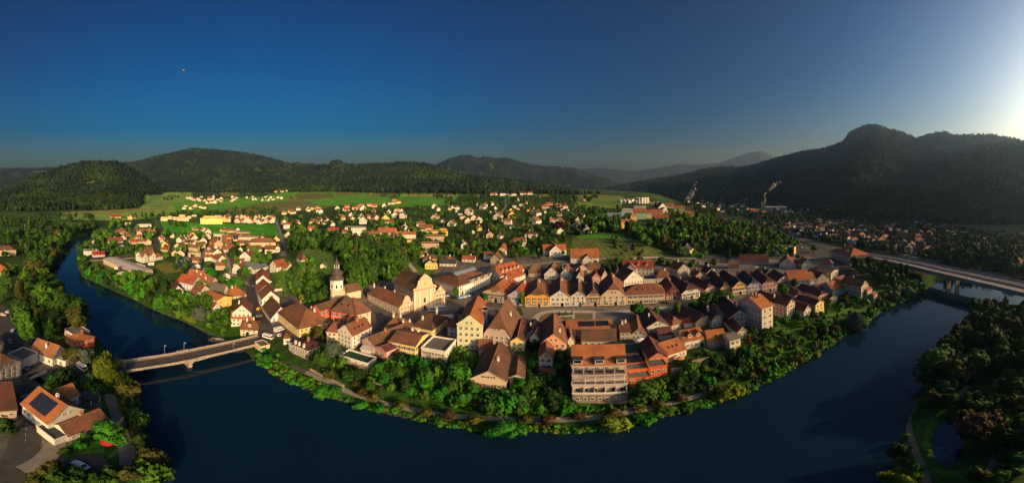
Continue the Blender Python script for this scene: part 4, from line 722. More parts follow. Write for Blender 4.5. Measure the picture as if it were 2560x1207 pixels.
def lathe(prof, n=8, rot=0.0):
    V, F = [], []
    for r_, z in prof: V += [(r_ * math.cos(rot + 2 * math.pi * i / n), r_ * math.sin(rot + 2 * math.pi * i / n), z) for i in range(n)]
    for k in range(len(prof) - 1): F += [(k * n + i, k * n + (i + 1) % n, (k + 1) * n + (i + 1) % n, (k + 1) * n + i) for i in range(n)]
    return V, F
p = hit(841.5, 747); tw = empty('church_tower', (p.x, p.y, float(zat(p.x, p.y))), math.atan2(-p.x, p.y) * 1.0)
R8 = R(22.5); hz = lambda v: H - math.hypot(p.x, p.y) * math.tan(ang(0, v)[1]) - tw.location.z
z1, z2, z3 = hz(697), hz(655), hz(642); rw = 17.0 / PPD * math.pi / 180 * math.hypot(p.x, p.y)
V, F = lathe([(rw, -3), (rw, z1)], 8, R8); mesh('shaft', V, F, mat('white_render', (.78, .74, .66), var=.05), tw)
V, F, M = [], [], []; box(V, F, M, (1.0, -.5, z1 * .22), (rw * 1.9, rw * 1.9, z1 * .62)); mesh('buttress', V, F, wallm('c'), tw)
V, F = lathe([(rw * 1.08, z1 - .5), (rw * 1.12, z1), (0, z1 + .1)], 8, R8); mesh('cornice', V, F, TRIM, tw)
S_ = (z2 - z1); pr = [(1.16, 0), (1.12, .1), (.86, .22), (.72, .33), (.74, .38), (.98, .46), (1.02, .54), (.84, .64), (.6, .72), (.48, .8), (.42, .86), (.42, .9), (0, .91)]
V, F = lathe([(a * rw, z1 + b_ * S_ * .72) for a, b_ in pr], 16); mesh('onion_dome', V, F, mat('dome_copper', (.10, .075, .065), rough=.6, var=.3, scale=1.5, metal=.2), tw, smooth=True)
V, F, M = [], [], []
for i in range(8): a = i * math.pi / 4; box(V, F, M, (.36 * rw * math.cos(a), .36 * rw * math.sin(a), z1 + S_ * .76), (.24, .24, S_ * .26))
mesh('lantern', V, F, TRIM, tw)
V, F = lathe([(.46 * rw, z1 + S_ * .88), (.48 * rw, z1 + S_ * .92), (.3 * rw, z1 + S_ * 1.02), (.12 * rw, z1 + S_ * 1.1), (.05 * rw, z1 + S_ * 1.25), (.0, z1 + S_ * 1.45)], 12); mesh('spire', V, F, MATS['dome_copper'], tw)
for i in range(8):
    a = -math.pi / 2 + (i - 4) * math.pi / 4; c = math.cos(R8) * rw + .05
    if math.sin(a) < .3: part('window', winmesh('arch'), tw, (c * math.cos(a), c * math.sin(a), z1 - 4), a + math.pi / 2, (1.0, 1, 2.2))
tag(tw, 'white octagonal church tower with a dark onion dome and lantern on the wooded hill', 'tower'); FOOT.append((p.x, p.y, 4, 4, 0))
# --- along the promenade left part
house('brown_flat_hip_house', 'house', 'long white house with low brown roof and small chimneys above the left promenade', Z4(690,735, 842,805, 945,760), 4.6, 1.4, 'sl', 'w', 'm', dep=10, ta=0, tb=0, rows=2, cols=6, base='S', chim=((0, 0, 'b'), (-.7, -.9, 'w'), (-.2, -.9, 'w'), (.4, -.9, 'w')))
house('white_annex', 'house', 'small white annex with a flat terrace left of the long white house', Z4(652,700, 700,735), 3.4, .3, 'f', 'w', 'g', dep=6, rows=1, cols=3)
house('white_pavilion', 'house', 'small white house with brown pyramid roof beside the junction', Z4(570,640, 600,655, 665,632), 3.6, 1.8, 'sr', 'w', 'b', dep=6, ta=0, tb=0, rows=1)
house('kiosk', 'kiosk', 'grey flat roofed kiosk with red sunshade at the town end of the old bridge', Z4(310,680, 375,728, 460,680), 3.4, .2, 'fl', 'c', 'g', rows=1, cols=1, maxw=3)
house('bastion', 'bastion', 'white walled bastion with a roof garden on buttresses above the promenade', Z5(318,1000, 562,1092, 652,1012), 5.0, .3, 'fl', 'w', 'G', base='S', rows=1, cols=4, roof_flat=.9, wtop=5.4)
house('garden_shelter', 'outbuilding', 'small shelter with a brown roof beside the round planted garden of the red mansion', Z4(1320,175, 1378,160), 3, 2, 's', 'c', 'b', dep=7, win=None)

# ================================================================ roads, paths, square
ROADS = []
def strip(name, px, wid, m, lift=.14, step=2.0, level=None, keep=True, close=False):
    P = [hit(u, v) if level is None else Vector((*at_level(u, v, level), 0)) for u, v in px]
    return strip_w(name, P, wid, m, lift, step, level, keep)
def strip_w(name, P, wid, m, lift=.14, step=2.0, level=None, keep=True):
    Q = [P[0]]
    for k in range(len(P) - 1):     # Catmull-Rom through the points
        p0, p1, p2, p3 = P[max(k - 1, 0)], P[k], P[k + 1], P[min(k + 2, len(P) - 1)]
        n = max(2, int((p2 - p1).length / step))
        for i in range(1, n + 1):
            t = i / n; Q.append(.5 * ((2 * p1) + (p2 - p0) * t + (2 * p0 - 5 * p1 + 4 * p2 - p3) * t * t + (3 * p1 - p0 - 3 * p2 + p3) * t ** 3))
    V, F = [], []; m_ = 6
    for i, q in enumerate(Q):
        d = (Q[min(i + 1, len(Q) - 1)] - Q[max(i - 1, 0)]).normalized(); nx, ny = -d.y, d.x
        for j in range(m_ + 1):
            o = (j / m_ - .5) * wid; V.append((q.x + nx * o, q.y + ny * o))
    A = np.array(V); z = (zat(A[:, 0], A[:, 1]) if level is None else np.full(len(A), level)) + lift
    k = m_ + 1; F = [(i * k + j, i * k + j + 1, (i + 1) * k + j + 1, (i + 1) * k + j) for i in range(len(Q) - 1) for j in range(m_)]
    o = mesh(name, [(a[0], a[1], b_) for a, b_ in zip(A, z)], F, m); o['kind'] = 'structure'
    if keep: ROADS.extend([(q.x, q.y, wid / 2) for q in Q])
    return Q
def patch(name, px, m, lift=.1, step=.9):
    P = [hit(u, v) for u, v in px]; PP = [(p.x, p.y) for p in P]; xs = [p[0] for p in PP]; ys = [p[1] for p in PP]
    nx, ny = int((max(xs) - min(xs)) / step) + 2, int((max(ys) - min(ys)) / step) + 2
    X, Y = np.meshgrid(min(xs) + np.arange(nx) * step, min(ys) + np.arange(ny) * step, indexing='ij'); ins = in_poly(X + step / 2, Y + step / 2, PP)
    Zt = zat(X, Y) + lift; id_ = np.arange(nx * ny).reshape(nx, ny); q = ins[:-1, :-1]
    F = np.stack([id_[:-1, :-1][q], id_[1:, :-1][q], id_[1:, 1:][q], id_[:-1, 1:][q]], -1); used, inv = np.unique(F, return_inverse=True)
    o = npmesh(name, np.stack([X, Y, Zt], -1).reshape(-1, 3)[used], inv.reshape(-1, 4), m); o['kind'] = 'structure'; return o
ASPH = mat('asphalt', (.062, .058, .056), rough=.9, var=.2, scale=.3, bump=.15); GRAV = mat('pale_gravel', (.34, .28, .22), rough=.95, var=.2, scale=.6); COB = mat('cobbles', (.17, .145, .125), rough=.9, var=.2, scale=.4, bump=.2)
PALE = mat('pale_paving', (.42, .36, .30), var=.12, scale=.5); PAVE = mat('pavement_slabs', (.20, .18, .155), var=.15, scale=.5); MARK = mat('road_paint', (.6, .58, .54), var=.15, scale=2); RAIL = mat('bridge_concrete', (.32, .27, .22), var=.2, scale=.5, bump=.3)
LAWN = mat('lawn', (.05, .11, .018), rough=.95, var=.35, scale=.8); DRYL = mat('dry_lawn', (.15, .13, .06), rough=.95, var=.25, scale=.5)
main = [(655,846), (668,825), (662,800), (645,775), (632,748), (628,722), (634,700), (650,682), (672,664), (692,652), (706,640)]
strip('main_road', main, 7.5, ASPH); strip('pavement', [(680,845), (688,828), (678,800), (662,775), (646,745), (640,720), (645,702)], 1.8, PAVE, .2)
strip('side_road', [(706,640), (712,628), (716,616), (706,600), (698,575), (690,550)], 6, PAVE); strip('hill_road', [(712,625), (722,612), (735,590), (745,572)], 6, ASPH)
strip('lane', [(655,700), (640,715), (615,708), (590,695), (575,680), (568,650), (556,628), (540,615)], 4, GRAV, keep=True)
strip('left_street', [(385,545), (398,560), (405,580), (392,600), (386,625), (384,645)], 7, ASPH); strip('left_street', [(345,560), (330,585), (318,605)], 5, PAVE)
strip('left_street', [(440,700), (470,690), (490,665), (505,640), (520,620)], 6, PAVE)
strip('left_bank_road', [(0,770), (8,800), (25,835), (50,880), (62,925), (85,960), (80,1010), (70,1060), (60,1110), (40,1160), (0,1200)], 7.5, ASPH)
strip('bridge_road', [(85,950), (130,935), (170,928), (210,925), (260,920), (303,915)], 8, ASPH)
strip('garden_path', [(60,1180), (110,1150), (140,1110), (135,1100)], 5, PAVE, .2); strip('garden_path', [(272,985), (288,1030), (302,1075), (316,1120), (322,1165)], 4, PAVE)
strip('car_park', [(190,1165), (240,1160), (270,1155)], 8, ASPH)
prom = [(640,882), (700,905), (765,930), (810,953), (860,975), (930,1000), (1000,1018), (1080,1033), (1180,1044), (1300,1051), (1400,1051), (1500,1043), (1570,1031), (1640,1017), (1700,1003), (1750,988), (1800,968), (1860,947), (1920,922), (1990,884), (2060,846), (2120,802), (2190,765), (2240,735)]
strip('promenade', prom[2:17], 2.0, PAVE, .16); strip('promenade', prom[:3], 2.2, ASPH, .2)
patch('market_square', ZB(120,695, 300,740, 440,725, 650,735, 960,730, 1400,722, 1900,712, 2380,696, 2560,655, 2560,760, 2100,830, 1960,900, 1500,900, 800,940, 580,940, 480,790, 200,760), COB)
patch('church_yard', ZM(480,900, 800,800, 980,780, 1180,660, 1500,600, 1620,740, 1640,860, 1200,870, 900,930, 700,960), COB)
patch('lower_square', ZE(2,640, 270,650, 700,600, 1290,540, 1280,560, 700,620, 620,680, 250,750, 0,740), COB, lift=.12)
strip('ring_path', ZB(800,930, 785,880, 810,835, 900,795, 1050,782, 1500,788, 1800,785, 2120,768, 2400,735), 3.4, PALE, .26); strip('cross_path', ZB(1248,790, 1250,880), 1.4, PALE, .3); strip('cross_path', ZB(1500,790, 1500,880), 1.4, PALE, .3)
patch('square_lawn', ZB(850,915, 850,860, 930,815, 1060,802, 1480,808, 1480,880, 1100,900), DRYL, .2)
patch('stepped_plaza', ZD(600,860, 660,830, 800,860, 790,960, 650,985), mat('plaza_stone', (.2, .2, .22), var=.2, scale=1))
strip('upper_street', [(1120,690), (1260,668), (1330,662), (1420,652), (1560,648), (1700,655), (1800,660), (1900,655), (2010,645), (2080,650)], 6, PAVE); strip('cemetery_road', [(1000,640), (1020,658), (1040,680)], 4, GRAV)
strip('country_road', [(1262,498), (1266,512), (1255,530), (1252,545)], 5, PAVE, lift=.4)
patch('car_park', ZE(1480,70, 1850,90, 1830,190, 1620,230, 1500,160), ASPH, .12); patch('car_park', ZE(400,20, 760,40, 760,190, 560,200, 380,120), ASPH, .12); patch('car_park', ZE(1960,290, 2080,300, 2090,420, 1960,400), ASPH, .12)
patch('car_park', Z3(800,520, 960,500, 980,600, 930,640, 850,560), ASPH, .12)
# crossings and lane marks
def marks(name, quads, lift=.24):
    V, F = [], []
    for q in quads:
        n = len(V); V += [(p.x, p.y, float(zat(p.x, p.y)) + lift) for p in [hit(*a) for a in q]]; F.append((n, n + 1, n + 2, n + 3))
    o = mesh(name, V, F, MARK); o['kind'] = 'structure'
def zebra(u0, v0, u1, v1, n, du, dv):
    return [((u0 + (u1 - u0) * (i + .1) / n, v0 + (v1 - v0) * (i + .1) / n), (u0 + (u1 - u0) * (i + .6) / n, v0 + (v1 - v0) * (i + .6) / n), (u0 + (u1 - u0) * (i + .6) / n + du, v0 + (v1 - v0) * (i + .6) / n + dv), (u0 + (u1 - u0) * (i + .1) / n + du, v0 + (v1 - v0) * (i + .1) / n + dv)) for i in range(n)]
marks('crossing', zebra(640,789, 655,788, 5, 1, 5)); marks('crossing', zebra(74,944, 116,925, 9, 3, 6)); marks('crossing', zebra(152,936, 176,928, 6, 1, 14)); marks('crossing', zebra(52,990, 88,980, 8, 2, 7))
marks('lane_line', [((70 + i * -1.0, 1000 + i * 14), (71 + i * -1.0, 1000 + i * 14), (70.4 + i * -1.0, 1007 + i * 14), (69.4 + i * -1.0, 1007 + i * 14)) for i in range(8)])
# ---------------------------------------------------------------- bridges
def seg_boxes(V, F, M, Q, off, wid, z0, z1, mi=0):
    n0 = len(V)
    for i, q in enumerate(Q):
        d = (Q[min(i + 1, len(Q) - 1)] - Q[max(i - 1, 0)]).normalized(); nx, ny = -d.y, d.x
        zz0 = z0(i / (len(Q) - 1)) if callable(z0) else z0; zz1 = z1(i / (len(Q) - 1)) if callable(z1) else z1
        for o, z in ((off - wid / 2, zz0), (off + wid / 2, zz0), (off + wid / 2, zz1), (off - wid / 2, zz1)): V.append((q.x + nx * o, q.y + ny * o, z))
    for i in range(len(Q) - 1):
        for j in range(4): F.append((n0 + i * 4 + j, n0 + i * 4 + (j + 1) % 4, n0 + (i + 1) * 4 + (j + 1) % 4, n0 + (i + 1) * 4 + j)); M.append(mi)
    F.append((n0, n0 + 1, n0 + 2, n0 + 3)); e = n0 + (len(Q) - 1) * 4; F.append((e + 3, e + 2, e + 1, e)); M += [mi, mi]
def line_w(px, level, n=40):
    P = [Vector((*at_level(u, v, level), 0)) for u, v in px]; L_ = [0]
    for a, b_ in zip(P, P[1:]): L_.append(L_[-1] + (b_ - a).length)
    out = []
    for i in range(n + 1):
        s = L_[-1] * i / n; k = min(max(int(np.searchsorted(L_, s)) - 1, 0), len(P) - 2); out.append(P[k].lerp(P[k + 1], (s - L_[k]) / (L_[k + 1] - L_[k])))
    return out
DZ = 4.2
Q = line_w([(282,921), (303,917), (370,907), (440,896), (510,881), (583,865), (655,847)], DZ)
br = empty('old_bridge', (0, 0, 0))
V, F, M = [], [], []; seg_boxes(V, F, M, Q, 0, 8.6, lambda t: DZ - .55 - .75 * (abs((t * 2) % 1.0 - .5) * 2) ** 2.5 * (1 if .04 < t < .96 else 1), DZ - .1); mesh('deck', V, F, RAIL, br)
V, F, M = [], [], []; seg_boxes(V, F, M, Q, 0, 6.0, DZ - .1, DZ + .02); mesh('carriageway', V, F, mat('bridge_asphalt', (.085, .07, .065), var=.2, scale=.4), br)
for s in (-1, 1):
    V, F, M = [], [], []; seg_boxes(V, F, M, Q, s * 3.75, 1.4, DZ - .1, DZ + .12); mesh('footway', V, F, RAIL, br)
    V, F, M = [], [], []; seg_boxes(V, F, M, Q, s * 4.35, .28, DZ - .2, DZ + .9); mesh('parapet', V, F, RAIL, br)
c = Q[len(Q) // 2 - 2]; d = (Q[-1] - Q[0]).normalized(); V, F, M = [], [], []
prism(V, F, M, [(-.8, -3), (.8, -3), (.9, DZ - .8), (-.9, DZ - .8)], -4.2, 4.2); o = mesh('pier', V, F, RAIL, br); o.location = (c.x, c.y, 0); o.rotation_euler = (0, 0, math.atan2(d.y, d.x))
for s in (-1, 1):
    n = Vector((-d.y, d.x, 0)); V, F, M = [], [], []; box(V, F, M, (0, 0, DZ + .45), (5.5, 1.1, 1.1)); box(V, F, M, (0, 0, DZ - .6), (2.2, 1.2, 1.0)); o = mesh('bastion_parapet', V, F, RAIL, br); q = c + n * s * 4.7; o.location = (q.x, q.y, 0); o.rotation_euler = (0, 0, math.atan2(d.y, d.x))
tag(br, 'old concrete road bridge with pale parapets crossing the left arm of the river', 'bridge')
ROADS.extend([(q.x, q.y, 6) for q in Q])
D2 = 13.0
def hwy(x): return [(u, v + x) for u, v in [(2130,638), (2180,644), (2230,652), (2290,665), (2400,690), (2500,713), (2560,727), (2640,747), (2760,778)]]
Q = line_w(hwy(0), D2, 60); hb = empty('highway_bridge', (0, 0, 0))
for off, nm in ((0, 'near_deck'), (11.5, 'far_deck')):
    V, F, M = [], [], []; seg_boxes(V, F, M, Q, off, 10.4, D2 - 2.2, D2); mesh('deck', V, F, mat('highway_concrete', (.24, .21, .18), var=.2, scale=.4), hb)
    V, F, M = [], [], []; seg_boxes(V, F, M, Q, off, 8.4, D2, D2 + .06); mesh('carriageway', V, F, ASPH if off else mat('worn_asphalt', (.24, .19, .155), rough=.8, var=.15, scale=.3), hb)
    for s in (-1, 1): V, F, M = [], [], []; seg_boxes(V, F, M, Q, off + s * 4.9, .25, D2, D2 + .95); mesh('guard_rail', V, F, METAL, hb)
    V, F, M = [], [], []
    for s in (-1.1, 1.1): seg_boxes(V, F, M, Q, off + s * 2, .18, D2 + .06, D2 + .1)
    mesh('lane_line', V, F, MARK, hb)
for f in (.47, .2, .78):
    q = Q[int(f * 60)]; d = (Q[int(f * 60) + 1] - q).normalized()
    for off in (0, 11.5):
        V, F, M = [], [], []; box(V, F, M, (0, 0, (D2 - 2.2 - 4) / 2), (1.1, 4.5, D2 + 1.8)); o = mesh('pier', V, F, CONC, hb); o.location = (q.x - d.y * off, q.y + d.x * off, 0); o.rotation_euler = (0, 0, math.atan2(d.y, d.x))
tag(hb, 'long grey concrete highway bridge with two decks over the right arm of the river', 'bridge')
ROADS.extend([(q.x, q.y, 16) for q in Q])
strip('highway', [(1850,560), (1900,572), (1980,592), (2050,612), (2110,630), (2150,640)], 20, ASPH, .4); strip('railway', [(1900,556), (2060,590), (2200,622), (2350,655), (2560,692)], 6, GRAV, .3, keep=False)
# ---------------------------------------------------------------- retaining walls and fences
def wall_thing(px, hgt, th, m, label, name='retaining_wall', cat='wall', level=None):
    P = [hit(u, v) for u, v in px]; Q = []
    for a, b_ in zip(P, P[1:]):
        n = max(1, int((b_ - a).length / 3)); Q += [a.lerp(b_, i / n) for i in range(n)]
    Q.append(P[-1]); Z0 = [float(zat(q.x, q.y)) for q in Q]; V, F, M = [], [], []
    f0 = lambda t: Z0[int(round(t * (len(Q) - 1)))] - 2; f1 = lambda t: Z0[int(round(t * (len(Q) - 1)))] + hgt
    seg_boxes(V, F, M, Q, 0, th, f0, f1); o = mesh(name, V, F, m); tag(o, label, cat); return o
ZR = Z(640, 820, 4.0226)
STO = wallm('S')
wall_thing(ZR(1150,460, 1300,500, 1520,548), 1.8, .8, STO, 'upper stone retaining wall of the terraced garden below the pink house')
wall_thing(ZR(1120,545, 1250,575, 1390,612), 1.2, .7, STO, 'lower stone retaining wall of the terraced garden below the white bastion')
wall_thing([(775,925), (820,948), (860,968)], 1.2, .6, STO, 'pale stone wall beside the left part of the promenade')
wall_thing(ZD(1050,730, 1150,720, 1240,700), 2.6, .8, CONC, 'grey concrete wall under the terrace garden beside the red house')
wall_thing(ZD(1240,690, 1330,670, 1410,650), 4.5, .8, STO, 'high stone retaining wall right of the concrete terrace wall')
wall_thing([(1330,1045), (1400,1046), (1480,1040), (1550,1026), (1590,1018)], .8, .5, STO, 'low pale wall on the inner side of the promenade below the terraced building')
wall_thing(ZE(1990,410, 1870,385, 1800,375), 1, .4, CONC, 'low concrete wall beside the car park at the end of the old town')
wall_thing([(1575,648), (1650,645), (1740,648), (1800,652)], 1.6, .5, CONC, 'pale roadside wall below the olive meadow')
wall_thing([(680,735), (690,728), (706,727)], 2, .4, wallm('w'), 'short pale garden wall below the castle hill beside the row houses')
patch('hill_lawn', ZH(930,740, 1000,720, 1065,750, 990,790), LAWN, .2)

# ================================================================ the wider town: smaller houses
CN = {'w': 'white', 'c': 'cream', 'y': 'yellow', 'Y': 'yellow', 't': 'tan', 'p': 'pink', 's': 'salmon', 'r': 'red', 'n': 'mint green', 'B': 'light blue', 'g': 'grey', 'm': 'pale pink', 'e': 'beige', 'l': 'lilac', 'o': 'orange', 'd': 'dark red', 'P': 'salmon', 'k': 'dark'}
RN = {'o': 'orange', 'r': 'brown red', 'b': 'brown', 'm': 'dark red', 'R': 'bright red', 'k': 'black', 'g': 'grey', 'w': 'pale', 't': 'tan', 'G': 'dark green', 'M': 'maroon', 'B': 'blue grey'}
FN = {'g': 'gabled', 's': 'long', 'h': 'hipped', 'f': 'flat roofed'}
AUTO = []    # (object, base label, u) -> distinct labels at the end
def small(u, v, wpx, hpx, code, area, yaw=None, dep=None, maxw=6, name=None):
    P = hit(u, v); D = P.length; az, d = ang(u, v); w_ = max(4.0, R(wpx / PPD) * D); z = float(zat(P.x, P.y))
    h_ = max(2.6, H - D * math.tan(ang(u, v - hpx)[1]) - z); h_ = min(h_, 14)
    wc, rc, f = code[0], code[1], code[2]; yaw = random.uniform(-8, 34) if yaw is None else yaw
    dep = dep or (w_ * 1.25 if f == 'g' else max(6, min(13, w_ * .6)))
    dep = max(dep, 5)
    nx, ny = P.x / D, P.y / D; c = P + Vector((nx, ny, 0)) * dep / 2
    big = w_ > 22; nm = name or ('apartment_block' if (big and f != 'g') or f == 'f' and h_ > 5 else 'house'); root = empty(nm, (c.x, c.y, z), math.atan2(-P.x, P.y) + R(yaw))
    rise = {'g': w_ * .42, 's': dep * .38, 'h': min(w_, dep) * .36, 'f': .2}[f]
    tt = 0 if f == 'h' else 1
    rows = None if h_ > 3.5 else 1
    if wpx < 13: k = dict(win='plain', rows=1, cols=2, sides=False, gwin=False, maxw=2, wsz=(1.4, 1.4))
    elif D > 420: k = dict(win='plain', maxw=maxw, wsz=(1.4, 1.5), sides=False)
    else: k = dict(win='plain', maxw=max(maxw, 14), sky=random.choice((0, 0, 2)) if f != 'f' else 0)
    k.setdefault('rows', rows)
    block(root, 0, 0, w_, dep, h_, rise, 's' if f == 'h' else f, wc, rc, ta=tt, tb=tt, chim=((random.uniform(-.4, .4), .15, random.choice('wb')),) if f != 'f' and wpx > 9 else (), trim=False, **k)
    FOOT.append((c.x, c.y, w_ / 2, dep / 2, root.rotation_euler.z)); cat = 'apartment building' if nm == 'apartment_block' else 'house'
    tag(root, '', cat, 'houses ' + area)
    AUTO.append((root, '%s %s house, %s roof, %s' % (CN[wc], FN[f], RN[rc], area) if cat == 'house' else '%s apartment block, %s roof, %s' % (CN[wc], RN[rc], area), u)); return root
def rows_(zf, s, area, data, **k):
    for r_ in data:
        (u, v), = zf(r_[0], r_[1]); small(u, v, r_[2] / s, r_[3] / s, r_[4], area, *(r_[5:]), **k)
rows_(Z3, 3.448, 'on the left riverside estate', [(136,388,50,24,'wMg',-25), (95,468,130,26,'wkf',0), (158,490,105,12,'wMs',8), (305,378,130,22,'wrs',5), (352,402,45,15,'wks'), (335,298,62,24,'trs'), (375,345,60,17,'crg'), (400,318,60,16,'trs'), (360,280,60,14,'tRs'),
 (515,305,45,20,'crg'), (525,280,70,10,'crs'), (595,295,100,18,'crs',5), (640,300,40,20,'yrs'), (500,333,72,14,'wRs'), (470,378,90,14,'cRs'), (580,386,50,28,'crg',20), (540,372,60,12,'crs'), (590,447,75,14,'rbs'), (612,562,52,12,'wkf',0), (412,216,48,18,'ewf',0), (560,232,110,18,'wwf',0), (305,155,90,12,'tMs'), (432,168,35,18,'ywg'), (445,160,70,12,'tbs')])
house('white_villa', 'villa', 'large white villa with several gables and brown roofs beside the long factory hall', Z3(506,530, 530,538, 640,520), 6.4, 4, 'sr', 'w', 'r', dep=11, rows=2, cols=6, wings=[(-5, -4, 6, 8, 6.4, 3.6, 'g'), (5, -4, 6, 8, 6.4, 3.6, 'g'), (14, -2, 9, 9, 3.6, 3.2, 's', dict(rc='o', ta=0, tb=0))])
house('factory_hall', 'factory', 'very long factory hall with a low pale roof beside the left river arm', Z3(300,535, 498,668, 628,640), 4.6, 1.0, 'gr', 't', 'w', rows=1, cols=4, ov=.4, wings=[(3, -9, 16, 12, 4.2, .3, 'f', dict(wc='w', rc='w', cols=3, rows=1))], chim=())
house('grey_workshop', 'factory', 'grey roofed workshop with white walls in front of the long factory hall', Z3(280,640, 310,665, 392,645), 3.5, .3, 'sr', 'w', 'g', dep=12, rows=1)
house('silo', 'tower', 'square white and red silo tower beside the grey workshop', Z3(297,640, 325,642), 7, .3, 'f', 'w', 'g', dep=4, win=None)
house('timber_shed', 'shed', 'long dark open timber shed behind the riverside factory', Z3(90,548, 470,505), 2.6, .8, 's', 'k', 'k', dep=5, win=None)
rows_(Z3, 3.448, 'in the middle of the left town', [(742,415,62,32,'yrg',-15), (735,447,78,16,'crs'), (800,326,48,16,'wkg'), (900,352,38,20,'crg'), (705,345,45,18,'cRs'), (708,368,34,12,'crg'), (815,482,60,26,'crg'), (870,484,70,24,'crg'), (955,490,44,30,'crf',10), (1012,488,60,30,'trf',-10), (985,400,58,30,'crg',18), (940,380,70,14,'cbs'), (1065,374,62,24,'wrg'), (1178,428,86,52,'tog',15),
 (1112,528,78,36,'wRs',0), (1195,522,62,34,'wrs',0), (1115,470,70,14,'crs'), (1000,540,62,20,'trs'), (1018,588,44,20,'wrg'), (1100,645,86,40,'ggf',10), (1160,315,165,14,'wwf',0), (1262,340,78,20,'oos',5), (1240,272,60,14,'ybs'), (1300,280,70,14,'crs'), (1100,285,50,15,'wbg'), (1065,270,40,16,'crg'), (995,262,50,14,'trs'), (1395,352,150,10,'cks',0)])
rows_(ZG, 4.642, 'in the centre of the left town', [(60,795,170,34,'wrs',0), (190,790,50,34,'wrg',0), (350,795,170,38,'wrs',4), (300,795,50,46,'wrg',4), (565,800,175,40,'wrs',-4), (625,790,50,50,'wrg',-4), (445,728,310,50,'crh',0), (445,705,110,56,'crg',0), (305,663,275,44,'ckf',0), (220,708,130,22,'crs',0), (32,642,85,24,'yos',0), (195,635,210,18,'rrs',0), (592,668,85,26,'ykg'), (90,560,80,18,'wrs'), (175,575,60,16,'wgs'), (245,580,110,14,'ggf',0), (150,540,40,14,'wrg')])
rows_(ZG, 4.642, 'along the two roads behind the castle hill', [(800,752,60,46,'wRg',-20), (725,520,75,50,'wRs',10), (690,470,40,40,'wRg'), (760,490,50,24,'cRs'), (728,625,55,35,'wRf'), (735,600,40,30,'wkg'), (855,490,46,36,'wMg'), (850,455,40,24,'tRs')])
rows_(ZG, 4.642, 'behind the castle hill wood', [(1030,540,112,22,'wRs',0), (1050,470,120,34,'crh',0), (1105,435,70,30,'crs'), (1192,438,50,18,'wrg'), (1268,575,130,34,'tRs',0), (1528,600,240,86,'wrf',0), (1560,605,90,50,'wrg',0), (1420,580,90,26,'wMs'), (1728,650,150,62,'crs',-6), (1895,612,212,50,'cos',-10), (2030,640,135,50,'wos',8), (2162,637,128,52,'wos',-4), (2180,560,90,30,'wrs'), (2100,550,60,36,'wrg'), (2290,560,90,34,'wrs'), (1850,690,110,36,'wrg'), (1960,795,170,26,'rMs',0), (1768,475,80,20,'wkg'), (1255,490,50,25,'wrg'), (1160,470,60,20,'wks'), (1590,385,50,26,'wMg'), (1350,400,50,24,'rrg')])
rows_(ZK, 4.642, 'on the slope behind the church', [(70,740,200,86,'yof',0), (350,795,200,100,'tof',0), (400,668,230,56,'tof',0), (430,600,250,50,'ybf',0), (500,575,80,50,'yof',0), (300,548,160,40,'crs',-8), (230,490,90,30,'wrs'), (50,535,100,30,'wrg'), (497,452,52,22,'wkg',-20), (603,492,84,34,'wrg',-15), (345,915,165,46,'wrh',0), (205,855,130,30,'wrs',20), (345,990,110,60,'ykg',0), (405,985,60,60,'ykg',0), (570,920,140,40,'wrh',0), (560,955,190,24,'wks',-6), (800,905,150,30,'wRs',-10), (750,752,90,46,'wmg'), (840,575,40,24,'wkg'), (915,542,58,34,'yrs'), (1035,625,90,40,'trg',10), (1160,635,50,34,'wkg',-30)])
rows_(ZK, 4.642, 'among the hillside gardens', [(812,362,54,34,'wkg',-20), (1388,722,150,58,'wrs',-8), (1430,722,60,52,'wrg',-8), (1522,628,140,48,'wmh',-8), (1835,580,92,34,'wrg',25), (1112,382,62,26,'wrg'), (1098,298,44,20,'wkg'), (1328,282,46,30,'wkf',0), (1415,260,60,26,'crf',0), (1480,228,60,16,'crs'), (1535,292,56,20,'cos'), (1690,290,92,26,'cos',0), (1735,245,80,14,'wos',0), (1835,268,80,24,'cos',0), (1912,238,50,16,'cos'), (1880,312,30,20,'wkf'), (1955,315,26,16,'wkg'), (2010,300,26,14,'wkg'), (1680,340,44,16,'wkg'), (1485,318,30,12,'yog'), (2170,567,100,34,'wrg',0), (2062,508,90,30,'wkg',-20), (430,315,50,24,'wrg'), (610,285,50,14,'wkg'), (655,330,30,12,'wkg'), (700,360,50,14,'wkf'), (1300,515,60,20,'wks'), (1180,440,30,16,'wkg'), (1440,520,60,20,'crs'), (1760,440,60,26,'tos'), (1545,345,60,16,'crs'), (1850,370,60,14,'wrs'), (1040,345,40,16,'wkg'), (1370,300,34,14,'ykg'), (1275,310,34,14,'ykg'), (20,320,30,24,'wkg')])
rows_(ZK, 4.642, 'on the upper edge of the hillside', [(1090,130,80,18,'wrs',0), (1190,138,60,28,'wrf',0), (1240,136,44,22,'wrf',0), (1305,138,90,26,'wrf',0), (1430,128,70,22,'wrs',0), (1510,125,60,22,'wrs',0), (1355,200,40,22,'wkg'), (915,160,24,22,'ykg'), (2150,195,60,14,'crs')])
for i in range(7): small(*ZL(700 + 46 * (i % 4) + (i // 4) * 8, 205 + (i // 4) * 16)[0], 8, 6, 'wwf', 'in the left cluster of white terrace houses on the ridge', 38, 9)
for i in range(10): small(*ZL(885 + 31 * (i % 5), 190 + (i // 5) * 36)[0], 6, 7, 'wwf', 'in the right cluster of white terrace houses on the ridge', 38, 9)
for i in range(5): small(*ZL(1045 + 24 * i, 222 + (i % 2) * 12)[0], 4.6, 3.4, 'wkg', 'in the small row of white houses on the ridge', 0, 9)
